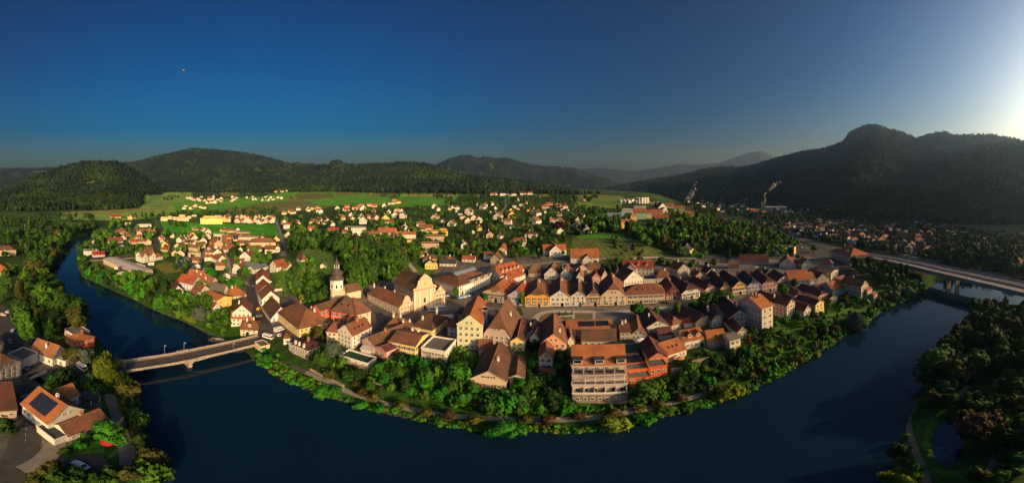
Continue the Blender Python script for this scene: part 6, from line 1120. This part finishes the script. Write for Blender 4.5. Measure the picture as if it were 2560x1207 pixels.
grove([(292,940), (318,965), (340,1025), (366,1100), (385,1160), (402,1207), (350,1215), (338,1140), (318,1060), (298,1000)], 60, (3.5, 6.5), ['broad', 'bush'], 'along the left bank below the old bridge', .5, 'gdob')
grove([(0,1075), (55,1070), (60,1150), (30,1207), (0,1207)], 14, (8, 12), ['broad'], 'in the dark group at the lower left corner', .5, 'dd')
grove([(70,1170), (140,1165), (200,1185), (380,1195), (380,1230), (70,1230)], 34, (5, 8), ['broad'], 'along the bottom edge at the left', .5, 'goo')
grove([(115,960), (150,950), (230,960), (260,985), (290,1000), (230,1000), (160,985), (100,990)], 20, (3, 6.5), ['broad', 'bush'], 'between the bridge road and the solar roof house', .55, 'dgv')
grove([(170,1100), (250,1085), (300,1110), (300,1150), (230,1150), (150,1140)], 14, (2, 5), ['bush', 'broad'], 'on the lawn below the long low white house', .7, 'gv')
grove([(90,980), (110,1000), (95,1020), (85,1000)], 4, (3, 5), ['bush'], 'beside the solar roof house', .6, 'gv')
grove([(350,540), (560,525), (700,520), (690,534), (560,540), (400,545)], 120, (9, 14), ['broad', 'conifer'], 'in the tree belt before the far village', .5, 'ddg')
grove([(420,560), (470,560), (470,572), (420,575)], 4, (9, 12), ['broad'], 'on the bright green field', .6, 'd')
for poly, n, c in (([(715,494), (732,494), (730,502), (716,502)], 2, 'd'), ([(405,495), (440,488), (450,495), (420,508)], 12, 'd'), ([(1080,490), (1100,488), (1115,498), (1095,500)], 8, 'd'), ([(1500,492), (1480,505), (1460,505), (1462,495)], 12, 'd'), ([(940,488), (1010,492), (1000,500), (950,498)], 10, 'd')): grove(poly, n, (10, 15), ['broad'], 'in the small groups on the far fields', .6, c)

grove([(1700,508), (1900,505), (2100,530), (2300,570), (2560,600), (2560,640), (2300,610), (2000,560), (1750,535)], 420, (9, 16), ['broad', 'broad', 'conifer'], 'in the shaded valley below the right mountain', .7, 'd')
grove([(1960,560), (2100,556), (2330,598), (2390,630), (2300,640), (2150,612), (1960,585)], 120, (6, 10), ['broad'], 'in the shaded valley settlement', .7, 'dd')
# individuals: the 300 that show largest; the rest as one wood
TREES.sort(key=lambda t: -(t[3] + t[4]) / math.hypot(t[0], t[1]))
KN = {'broad': 'tree', 'tall': 'tree', 'conifer': 'spruce_tree', 'willow': 'willow_tree', 'bush': 'bush'}
CW = {'g': 'green', 'b': 'light green', 'd': 'dark green', 'o': 'brownish green', 'a': 'red brown', 's': 'silver green', 'u': 'blue grey', 'y': 'yellow green', 'p': 'purple', 'v': 'bright green'}
def plant(t, nm=None):
    x, y, z, h_, r_, kind, c = t[:7]; root = empty(nm or KN[kind], (x, y, z), random.uniform(0, 6.28)); ch = .8 if kind == 'bush' else 2.0
    tr = 0 if kind == 'bush' else (.06 if kind in ('conifer', 'willow') else .16)
    part('crown', crownmesh(kind, c, random.randrange(3)), root, (0, 0, h_ * tr - (.1 if kind == 'bush' else 0)), 0, (r_ * random.uniform(.82, 1.2), r_ * random.uniform(.82, 1.2), h_ * (1 - tr) / ch * random.uniform(.9, 1.1)))
    root.children[0].rotation_euler = (random.uniform(-.1, .1), random.uniform(-.1, .1), 0)
    if kind != 'bush': part('trunk', TRM, root, (0, 0, 0), 0, (h_ * .28, h_ * .28, h_ * .38))
    return root
nT = [0, 0]; REST = []
for t in TREES:
    isb = t[5] == 'bush'; lim = 110 if isb else 290 - len(SPECIAL)
    if nT[isb] < lim:
        nT[isb] += 1; root = plant(t); size = ('small ' if t[3] < (1.7 if isb else 5) else 'tall ' if t[3] > (3.5 if isb else 12) else '')
        tag(root, '', 'bush' if isb else 'tree', ('bushes ' if isb else 'trees ') + t[7]); AUTO.append((root, '%s%s %s %s' % (size, CW[t[6]], {'conifer': 'spruce', 'bush': 'bush', 'tall': 'upright tree', 'willow': 'willow'}.get(t[5], 'round tree'), t[7]), project(t[0], t[1], t[2])[0]))
    else: REST.append(t)
for t in SPECIAL: root = plant(t, t[8]); tag(root, t[7], t[9])
# merged woodland of the remaining trees: low-detail leaf clouds
LOD = {k: [leafcloud(900 + i, 170 if k != 'bush' else 90, .2, k) for i in range(3)] for k in ('broad', 'tall', 'conifer', 'bush')}
def merged(name, L_, c, label, lod=LOD):
    VV, FF, n = [], [], 0
    for t in L_:
        x, y, z, h_, r_, kind = t[:6]; V, F = lod[kind][random.randrange(3)]; a = random.uniform(0, 6.28); ca, sa = math.cos(a), math.sin(a); ch = .8 if kind == 'bush' else 2.0
        W = np.stack([(V[:, 0] * ca - V[:, 1] * sa) * r_ + x, (V[:, 0] * sa + V[:, 1] * ca) * r_ + y, V[:, 2] * h_ * (.95 if kind != 'bush' else 1) / ch + z + h_ * (.04 if kind != 'bush' else -.05)], -1); VV.append(W); FF.append(F + n); n += len(V)
    if VV: o = npmesh(name, np.concatenate(VV), np.concatenate(FF), leafm(c)); o['kind'] = 'stuff'; o['label'] = label; o['category'] = 'wood'
for c in set(t[6] for t in REST): merged('woodland', [t for t in REST if t[6] == c], c, '%s mass of distant trees between and beyond the houses' % CW[c])
print('TREES', len(TREES), nT, len(REST), 'houses', len([t for t in THINGS if t['category'] in ('house', 'apartment building')]))

# ---------------------------------------------------------------- forest on the mountains
VV, FF, n = [], [], 0; pos = []
ui = np.arange(-120, 2680, 2.1)
for u in ui:
    a = math.radians((u - W0) / PPD); r_ = rs; z = zat(r_ * math.sin(a), r_ * math.cos(a)); el = np.degrees(np.arctan2(H - z, r_)) * PPD + V0
    cm = np.minimum.accumulate(el)                    # highest photo row reached so far
    vis = el <= cm + .6; k = np.where(vis & (r_ > 600))[0]
    if len(k) < 2: continue
    vv = np.random.default_rng(int(u * 7) + 999).uniform(el[k].min(), min(el[k].max(), 560), 62)
    for v in vv:
        j = int(np.argmax(cm <= v)); 
        if j < 2: continue
        f = (v - cm[j - 1]) / (cm[j] - cm[j - 1] - 1e-9); rr = r_[j - 1] + min(max(f, 0), 1) * (r_[j] - r_[j - 1]); aa = a + random.uniform(-.003, .003)
        pos.append((rr * math.sin(aa), rr * math.cos(aa), rr))
pos = np.array(pos); ia = np.clip(np.searchsorted(azs, np.degrees(np.arctan2(pos[:, 0], pos[:, 1]))) - 1, 0, len(azs) - 2); ir = np.clip(np.searchsorted(rs, pos[:, 2]) - 1, 0, len(rs) - 2)
lc = LC[ia, ir]; ok = (lc[:, 1] < .045) & GFAR[ia, ir] & (lc[:, 0] < .04); pos = pos[ok]
pos[:, 0] += rng.normal(size=len(pos)) * 3; print('forest', len(pos))
zz = zat(pos[:, 0], pos[:, 1]); N_ = len(pos); hg = rng.uniform(11, 20, N_) * np.clip(pos[:, 2] / 4000, .9, 1.8); rd = hg * rng.uniform(.28, .5, N_); k6 = 6
ang_ = np.linspace(0, 2 * np.pi, k6, endpoint=False)
ring0 = np.stack([np.cos(ang_), np.sin(ang_)], -1)
def ringv(r_, z_): return np.concatenate([pos[:, None, :2] + ring0[None] * (r_ * rng.uniform(.8, 1.2, (N_, k6)).T.T if np.ndim(r_) == 2 else r_[:, None] * rng.uniform(.75, 1.25, (N_, k6)))[..., None], np.repeat((zz + z_)[:, None, None], k6, 1)], -1)
V = np.concatenate([ringv(rd * .9, hg * .05), ringv(rd, hg * .3), ringv(rd * .72, hg * .7), np.concatenate([pos[:, None, :2], (zz + hg)[:, None, None]], -1)], 1)      # 19 verts
per = 19; fs = []
for b0 in (0, 6): fs += [(b0 + i, b0 + (i + 1) % 6, b0 + 6 + (i + 1) % 6, b0 + 6 + i) for i in range(6)]
fs += [(12 + i, 12 + (i + 1) % 6, 18, 18) for i in range(6)]
tri = np.array([(a, b_, c) for a, b_, c, d in fs] + [(a, c, d) for a, b_, c, d in fs if c != d])
Fm = (np.arange(N_)[:, None, None] * per + tri[None]).reshape(-1, 3)
fm = mat('mountain_forest', (.012, .024, .009), rough=.9, spec=.05, var=.45, scale=.009, var2=(.024, .042, .011), island=.6)
o = npmesh('hill_forest', V.reshape(-1, 3), Fm, fm); o['kind'] = 'stuff'; o['label'] = 'dense dark conifer forest covering the hills all round the valley'; o['category'] = 'forest'

# ================================================================ vehicles and small things
def carmesh():
    V, F, M = [], [], []
    prism(V, F, M, [(-2.1, .35), (2.1, .35), (2.15, .75), (1.35, .92), (.75, 1.42), (-1.1, 1.42), (-1.75, .98), (-2.15, .9)], -.85, .85, 0); return V, F, M
CARM = {}
def car(u, v, heading, col, label, kind='car', dz=0.12, at=None):
    P = hit(u, v) if at is None else Vector((*at_level(u, v, at), 0)); z = (float(zat(P.x, P.y)) + dz) if at is None else at; root = empty('parked_car' if kind == 'car' else kind, (P.x, P.y, z), R(heading))
    m = mat('car_paint_%d_%d_%d' % tuple(int(c * 99) for c in col), col, rough=.3, spec=.6, var=.03)
    if 'car' not in CARM:
        V, F, M = carmesh(); n = []
        for nm, (V, F, M), mm_ in (('body', carmesh(), None),): CARM['car'] = (V, F)
        V, F, M = [], [], []; prism(V, F, M, [(1.2, .93), (.72, 1.36), (-1.05, 1.36), (-1.6, .98)], -.87, .87); prism(V, F, M, [(1.42, .93), (.74, 1.45), (.7, 1.4), (1.3, .9)], -.7, .7); CARM['glass'] = bpy.data.meshes.new('car_windows'); CARM['glass'].from_pydata(V, [], F); CARM['glass'].materials.append(GLASS)
        Vw, Fw = [], []
        for y in (-.11, .11): Vw += [(.33 * math.cos(i * .5236), y, .33 * math.sin(i * .5236)) for i in range(12)]
        Fw = [tuple(range(12)), tuple(range(23, 11, -1))] + [(i, (i + 1) % 12, 12 + (i + 1) % 12, 12 + i) for i in range(12)]; CARM['wheel'] = bpy.data.meshes.new('wheel'); CARM['wheel'].from_pydata(Vw, [], Fw); CARM['wheel'].materials.append(mat('tyre', (.02, .02, .02), rough=.9, var=.1))
    k = (kind, tuple(col))
    if kind == 'car':
        if k not in CARM: me = bpy.data.meshes.new('car_body'); me.from_pydata(CARM['car'][0], [], CARM['car'][1]); me.materials.append(m); CARM[k] = me
        part('body', CARM[k], root, (0, 0, 0)); part('windows', CARM['glass'], root, (0, 0, 0)); wx = 1.3
    else:
        L_, hh = (5.4, 2.5) if kind == 'white_van' else (11, 3.1); V, F, M = [], [], []
        prism(V, F, M, [(-L_ / 2, .4), (L_ / 2, .4), (L_ / 2, 1.2), (L_ / 2 - .7, hh - .5), (L_ / 2 - 1.1, hh), (-L_ / 2, hh)], -1.05, 1.05); mesh('body', V, F, m, root, M)
        V, F, M = [], [], []; box(V, F, M, (0, 0, hh * .66), (L_ * .82, 2.14, .6)); prism(V, F, M, [(L_ / 2 + .03, 1.25), (L_ / 2 - .66, hh - .5), (L_ / 2 - .8, hh - .5), (L_ / 2 - .1, 1.25)], -.95, .95); mesh('windows', V, F, GLASS, root); wx = L_ * .32
    for sx in (-1, 1):
        for sy in (-1, 1): part('wheel', CARM['wheel'], root, (sx * wx, sy * (.8 if kind == 'car' else 1.0), .33))
    tag(root, label, 'car' if kind == 'car' else 'van' if kind == 'white_van' else 'coach'); return root
WH, SI, BK, BL, RD, YE = (.75, .74, .72), (.35, .36, .38), (.02, .02, .025), (.05, .09, .2), (.45, .02, .02), (.75, .45, .02)
C_ = car
C_(647,774, 115, YE, 'yellow car driving down the curving main road'); C_(200,1166, 35, WH, 'white car parked alone at the bottom left of the photo'); C_(33,828, 160, WH, 'white car on the road junction beside the tall tree on the left bank'); C_(24,856, 20, SI, 'silver blue car parked above the cream house on the left bank')
C_(42,874, 20, BK, 'upper one of two dark cars parked in front of the cream house'); C_(45,884, 20, BK, 'lower one of two dark cars parked in front of the cream house'); C_(64,921, 25, SI, 'silver car beside the traffic signs right of the cream house'); C_(22,783, 80, WH, 'white car on the left bank road near the left edge'); C_(7,789, 80, WH, 'white car cut close to the left edge on the bank road')
C_(569,791, 100, BK, 'dark car in the yard left of the tall white gabled house'); C_(703,840, 60, WH, 'white car parked on the forecourt beside the yellow long building'); C_(715,835, 60, RD, 'red car parked at the corner of the yellow long building'); C_(652,800, 110, BK, 'dark car in the shade before the zebra crossing'); C_(1663,758, 5, BK, 'dark car parked before the dark red market house')
C_(1000,800, 30, BK, 'black car in the shaded yard beside the cream round cornered house'); C_(2018,643, 0, RD, 'red car on the big car park near the highway'); C_(1892,670, 0, WH, 'white car behind the old town near the dark red long roof')
i = 0
for (u, v) in [(1935,632), (1944,634), (1953,637), (1962,640), (2005,620), (2015,622), (1850,650), (1862,653), (1745,612), (1752,614), (1759,616), (1766,618)]: i += 1; C_(u, v, random.uniform(-20, 20), random.choice([WH, SI, BK, BL]), ''); AUTO.append((THINGS[-1], 'car parked %s' % ('beside the long building with the yellow end' if u > 1930 else 'below the right wood' if u > 1800 else 'by the yellow house with the black roof'), u)); THINGS[-1]['group'] = 'cars on the car parks behind the old town'
for (u, v) in [(442,651), (452,653), (462,655), (455,660), (464,663), (461,668), (458,645), (470,650)]: C_(u, v, random.uniform(0, 30), random.choice([WH, SI, BK, BL]), ''); AUTO.append((THINGS[-1], 'car on the small car park beside the playing field', u)); THINGS[-1]['group'] = 'cars on the car park in the left town'
C_(205,922, 20, WH, 'white van parked between the willow and the white left bank house', 'white_van'); C_(697,828, 80, WH, 'white van standing near the junction beside the yellow long building', 'white_van'); C_(670,846, 10, WH, 'long white vehicle at the town end of the old bridge', 'white_van'); C_(1094,778, 25, SI, 'grey coach with red stripe on the square before the church', 'coach')
def pole_thing(name, u, v, h_, label, cat, head=None, m=METAL, level=None):
    P = hit(u, v) if level is None else Vector((*at_level(u, v, level), 0)); z = float(zat(P.x, P.y)) if level is None else level; root = empty(name, (P.x, P.y, z), math.atan2(-P.x, P.y)); V, F, M = [], [], []; box(V, F, M, (0, 0, h_ / 2), (.14, .14, h_)); mesh('post', V, F, m, root)
    V, F, M = [], [], []
    if head == 'lamp': box(V, F, M, (.35, 0, h_), (.9, .2, .14)); mesh('lamp_head', V, F, TRIM, root)
    elif head == 'sign': box(V, F, M, (0, 0, h_ - .8), (1.3, .3, 1.8)); mesh('sign_panel', V, F, mat('red_sign', (.6, .02, .02)), root)
    elif head == 'flag': box(V, F, M, (.4, 0, h_ - 1.4), (.8, .05, 2.6)); mesh('banner', V, F, MATS.get('red_sign') or mat('red_sign', (.6, .02, .02)), root)
    tag(root, label, cat)
for i, (u, v) in enumerate([(411,888), (460,881)]): pole_thing('street_lamp', u, v, 5.5, ('left' if i == 0 else 'right') + ' one of the two lamp posts on the far parapet of the old bridge', 'street lamp', 'lamp', level=DZ)
pole_thing('street_lamp', 583, 876, 4, 'lamp post on the near parapet close to the town end of the old bridge', 'street lamp', 'lamp', level=DZ)
pole_thing('street_lamp', 1513, 776, 8, 'tall thin lamp mast standing on the market square', 'street lamp', 'lamp'); pole_thing('street_lamp', 1433, 776, 5, 'lamp post at the end of the cross path on the square lawn', 'street lamp', 'lamp'); pole_thing('street_lamp', 1384, 777, 4, 'lamp post at the inner edge of the pale ring path', 'street lamp', 'lamp')
pole_thing('red_sign', 2034, 650, 9, 'tall post with a red sign at the car park near the highway', 'sign', 'sign'); pole_thing('flag_pole', 479, 573, 7, 'red banner on a pole above the bright green field', 'flag', 'flag'); pole_thing('flag_pole', 1874, 863, 4.5, 'red banner in the garden right of the cream gabled house', 'flag', 'flag')
pole_thing('street_lamp', 1556, 645, 7, 'lamp post at the edge of the olive meadow', 'street lamp', 'lamp'); pole_thing('utility_pole', 1542, 640, 8, 'wooden utility pole in front of the olive meadow', 'pole', m=BARK)
def parasol(u, v, r_, h_, col, label):
    P = hit(u, v); root = empty('parasol', (P.x, P.y, float(zat(P.x, P.y)))); V, F, M = [], [], []; box(V, F, M, (0, 0, h_ / 2), (.1, .1, h_)); mesh('pole', V, F, METAL, root)
    V = [(r_ * math.cos(a * .785), r_ * math.sin(a * .785), h_ - .1) for a in range(8)] + [(0, 0, h_ + .6)] + [(r_ * math.cos(a * .785), r_ * math.sin(a * .785), h_ - .3) for a in range(8)]; mesh('canopy', V, [(i, (i + 1) % 8, 8) for i in range(8)] + [(i, 9 + i, 9 + (i + 1) % 8, (i + 1) % 8) for i in range(8)], mat('canopy_%d%d' % (int(col[0] * 99), int(col[2] * 99)), col, var=.08), root); tag(root, label, 'parasol')
for i, (u, v, c, l) in enumerate([(1150,752, (.3, .5, .75), 'left blue and white parasol of the cafe at the corner of the shop building'), (1160,750, (.55, .65, .75), 'middle pale blue parasol of the cafe at the corner of the shop building'), (1170,747, (.3, .5, .75), 'right blue and white parasol of the cafe at the corner of the shop building'), (1188,738, (.02, .12, .6), 'deep blue parasol in the shade beside the shop building'), (1117,747, (.3, .5, .75), 'blue and white parasol between the stepped pink gable and the shop building'), (270,1116, (.5, .02, .03), 'red parasol in the garden beside the bright green tree on the left bank'),
    (1594,862, (.7, .68, .64), 'white parasol on the paved roof terrace behind the red orange house'), (1601,858, (.7, .68, .64), 'second white parasol further right on the paved roof terrace behind the red orange house'), (1692,902, (.7, .6, .5), 'left cream parasol on the terrace garden beside the red orange house'), (1700,905, (.55, .25, .12), 'orange parasol on the terrace garden beside the red orange house')]): parasol(u, v, 1.9, 2.5, c, l)
# planting bed with three clipped figures and fountain basin on the square
P = hit(1414, 790); root = empty('planter', (P.x, P.y, float(zat(P.x, P.y)) + .2)); V, F, M = [], [], []; box(V, F, M, (0, 0, .3), (9, 2.4, .6)); mesh('trough', V, F, CONC, root)
for i in (-1, 0, 1): o = part('clipped_shrub', crownmesh('conifer', 'd', 0), root, (i * 3.4, 0, .5), 0, (.55, .55, 1.5))
part('planting', crownmesh('bush', 'g', 1), root, (0, 0, .4), 0, (4.2, 1.1, .9)); tag(root, 'long planted trough with three clipped dark shrubs on the square lawn', 'planter')
V, F = lathe([(1.9, 0), (2.0, .6), (1.6, .7), (1.5, .35), (.3, .3), (.3, 1.6), (.1, 2.6), (0, 2.8)], 16); P = hit(1166, 772); root = empty('fountain', (P.x, P.y, float(zat(P.x, P.y)) + .1)); mesh('basin', V, F, CONC, root); tag(root, 'small stone fountain in front of the pale green gabled house on the church square', 'fountain')
V, F, M = [], [], []; box(V, F, M, (0, 0, 1.3), (7, 5, .2)); P = hit(1118, 796); root = empty('market_awning', (P.x, P.y, float(zat(P.x, P.y))), .4); mesh('canopy', V, F, TRIM, root)
for sx in (-3.3, 3.3):
    for sy in (-2.3, 2.3): V, F, M = [], [], []; box(V, F, M, (sx, sy, .6), (.12, .12, 1.3)); mesh('post', V, F, METAL, root)
tag(root, 'white flat awning in the shade behind the house with the tall chimney', 'awning')
V, F, M = [], [], []; box(V, F, M, (0, 0, .25), (9, 4.5, .5)); P = at_level(546, 851, .3); root = empty('boat_dock', (P[0], P[1], 0), .5); mesh('platform', V, F, mat('dock_wood', (.25, .14, .09), var=.2, scale=2), root); tag(root, 'reddish wooden boat dock at the water beside the old bridge', 'dock')
V, F = lathe([(.2, .0), (1.0, .3), (1.1, .8), (.9, .85), (0, .8)], 12); o = mesh('rowing_boat', V, F, TRIM); o.location = (P[0] + .3, P[1] + .6, .5); o.scale = (2.3, .9, .9); o.rotation_euler = (0, 0, .7); tag(o, 'small white boat lying on the reddish wooden dock', 'boat')
house('garden_pavilion', 'pavilion', 'small white pavilion with a pointed brown roof on the castle hill', ZG(845,905, 900,905), 3.2, 4.2, 's', 'w', 'b', dep=4.5, ta=0, tb=0, win=None)
house('garden_hut', 'hut', 'grey roofed garden hut half hidden on the castle hill slope', ZG(1115,975, 1170,985), 2.2, 1.8, 'g', 'w', 'g', dep=5, win=None)
house('meadow_hut', 'hut', 'small brown hut on the lower part of the olive meadow', [(1569,629), (1582,629)], 2.4, 1.2, 's', 'k', 'm', dep=4, win=None)
house('white_awning_terrace', 'canopy', 'cream canopy over the terrace in front of the pink house', Z5(505,930, 610,955), 2.6, .6, 's', 'w', 'w', dep=5, win=None)
# far village church
P = hit(534, 500); root = empty('village_church', (P.x, P.y, float(zat(P.x, P.y)) - 1), .3); V, F, M = [], [], []; box(V, F, M, (0, 0, 11), (6, 6, 22)); mesh('tower', V, F, wallm('w'), root); V, F = lathe([(4.4, 22), (1.6, 29), (0, 38)], 4, R(45)); mesh('spire', V, F, roofm('r'), root); V, F, M = [], [], []; box(V, F, M, (-13, 0, 5), (20, 11, 10)); mesh('nave', V, F, wallm('w'), root); V, F = roof_shell(21, 11, 7, 1, 1, .6); o = mesh('roof', V, F, roofm('r'), root); o.location = (-13, 0, 10); tag(root, 'distant white village church with a pointed spire before the mountains', 'church')
# factory with chimney and two steam plumes
P = hit(1912, 531); D = P.length; zf = float(zat(P.x, P.y)); root = empty('paper_mill', (P.x, P.y, zf), math.atan2(-P.x, P.y))
for nm, b_ in (('hall', (30, 10, 9, 80, 40, 18)), ('hall', (-25, 0, 6, 40, 30, 12)), ('boiler_house', (-4, -6, 16, 14, 14, 32))): V, F, M = [], [], []; box(V, F, M, b_[:3], b_[3:]); mesh(nm, V, F, wallm('g'), root)
hc = H - D * math.tan(ang(0, 492)[1]) - zf; V, F = lathe([(2.8, 0), (1.9, hc)], 12); mesh('chimney', V, F, CONC, root); tag(root, 'grey factory with a tall smoking chimney at the foot of the right mountain', 'factory')
def plume(name, u0, v0, pts, D, label):
    """steam: a chain of soft puffs, each a closed volume"""
    m = bpy.data.materials.get('steam')
    if not m:
        m = bpy.data.materials.new('steam'); m.use_nodes = True; N = m.node_tree.nodes; L = m.node_tree.links; N.remove(N['Principled BSDF']); v_ = N.new('ShaderNodeVolumePrincipled'); v_.inputs['Color'].default_value = (.95, .95, .97, 1); v_.inputs['Anisotropy'].default_value = .3
        tc = N.new('ShaderNodeTexCoord'); n_ = N.new('ShaderNodeTexNoise'); n_.inputs['Scale'].default_value = .075; n_.inputs['Detail'].default_value = 4; L.new(tc.outputs['Object'], n_.inputs['Vector']); q = N.new('ShaderNodeMapRange'); q.inputs['From Min'].default_value = .46; q.inputs['From Max'].default_value = .66; q.inputs['To Max'].default_value = .7; L.new(n_.outputs['Fac'], q.inputs['Value']); L.new(q.outputs[0], v_.inputs['Density']); L.new(v_.outputs[0], N['Material Output'].inputs['Volume'])
    V, F = [], []
    for u, v, rp in pts:
        a, d = ang(u, v); x, y, z = D * math.sin(a), D * math.cos(a), H - D * math.tan(d); r_ = R(rp / PPD) * D; n = len(V)
        for j in range(7):
            for i in range(10): ph = math.pi * j / 6; q = r_ * random.uniform(.8, 1.2); V.append((x + q * math.sin(ph) * math.cos(i * .628), y + q * math.sin(ph) * math.sin(i * .628), z + q * math.cos(ph)))
        F += [(n + (j + 1) * 10 + i, n + (j + 1) * 10 + (i + 1) % 10, n + j * 10 + (i + 1) % 10, n + j * 10 + i) for j in range(6) for i in range(10)]
    o = mesh(name, V, F, m); o['kind'] = 'stuff'; o['label'] = label; o['category'] = 'smoke'
plume('chimney_smoke', 0, 0, [(1911,488, 2.2), (1915,482, 3), (1919,477, 3.8), (1925,473, 4.2), (1930,468, 5), (1936,462, 5.5), (1944,458, 4), (1950,455, 3)], D, 'white smoke drifting right from the tall factory chimney')
plume('steam_cloud', 0, 0, [(1716,498, 4), (1722,494, 6), (1728,489, 6), (1724,485, 5), (1733,482, 5), (1740,476, 4), (1728,476, 3), (1737,470, 3), (1736,462, 2.2), (1740,455, 2)], 1250, 'white steam rising in two wisps behind the ridge estate')
# moon
bpy.ops.mesh.primitive_uv_sphere_add(segments=24, ring_count=14, radius=40000 * math.tan(R(.2))); mo = bpy.context.object; mo.name = 'moon'
a, d = ang(459, 176); mo.location = (40000 * math.cos(d) * math.sin(a), 40000 * math.cos(d) * math.cos(a), H - 40000 * math.sin(d)); mo.data.materials.append(mat('moon_surface', (.16, .16, .17), rough=1, var=.25, scale=.01)); tag(mo, 'pale half moon high in the blue sky on the left', 'moon')

# ---------------------------------------------------------------- labels of repeats: look + place, told apart by their order from the left
ON = 'leftmost second third fourth fifth sixth seventh eighth ninth tenth eleventh twelfth thirteenth fourteenth fifteenth sixteenth seventeenth eighteenth nineteenth twentieth'.split()
def ordw(i, n):
    if n == 2: return ('left one of two', 'right one of two')[i]
    if i == 0: return 'leftmost'
    if i == n - 1: return 'rightmost'
    if i >= n - 6 and n > 12: return ON[n - 1 - i] + ' from right'
    if i < 20: return ON[i] + ' from left'
    return {20: 'twenty', 30: 'thirty', 40: 'forty'}[i // 10 * 10] + ('-' + 'first second third fourth fifth sixth seventh eighth ninth'.split()[(i % 10)] if True else '') + ' from left'
def short(b_, e=''):
    w_ = b_.split()
    while len(w_) + len(e.split()) > 16:
        for k in ('single', 'small', 'tall', 'round', 'gabled', 'house', 'roof', 'of', 'the', 'upright'):
            if k in w_[1:]: w_.remove(k) if w_[0] != k else w_.pop(len(w_) - 1 - w_[::-1].index(k)); break
        else: break
    return ' '.join(w_)
G_ = {}
for o, b_, u in AUTO: G_.setdefault(b_, []).append((u, o))
for b_, L_ in G_.items():
    L_.sort(key=lambda t: t[0]); n = len(L_)
    for i, (u, o) in enumerate(L_): o['label'] = short(b_) if n == 1 else '%s, %s' % (short(b_, ordw(i, n)), ordw(i, n))
for t in THINGS:
    if '_s' in t: del t['_s']

# ---------------------------------------------------------------- haze: the air itself
hz_ = bpy.data.materials.new('air'); hz_.use_nodes = True; N = hz_.node_tree.nodes; N.remove(N['Principled BSDF']); v_ = N.new('ShaderNodeVolumePrincipled')
v_.inputs['Color'].default_value = (.36, .60, 1, 1); v_.inputs['Density'].default_value = 0.00010; v_.inputs['Anisotropy'].default_value = .68; v_.inputs['Absorption Color'].default_value = (1, 1, 1, 1)
hz_.node_tree.links.new(v_.outputs[0], N['Material Output'].inputs['Volume'])
V, F, M = [], [], []; HT = float(GZ.max()) + 60; box(V, F, M, (0, 0, (HT - 5) / 2), (28400, 28400, HT + 5)); o = mesh('haze', V, F, hz_); o['kind'] = 'stuff'; o['label'] = 'thin bluish morning haze filling the valley'; o['category'] = 'haze'
try: o.data.update()
except Exception: pass
print('HT', HT, float(GZ.min()))

print('UNUSED FIX', set(FIX) - set(FIXED))
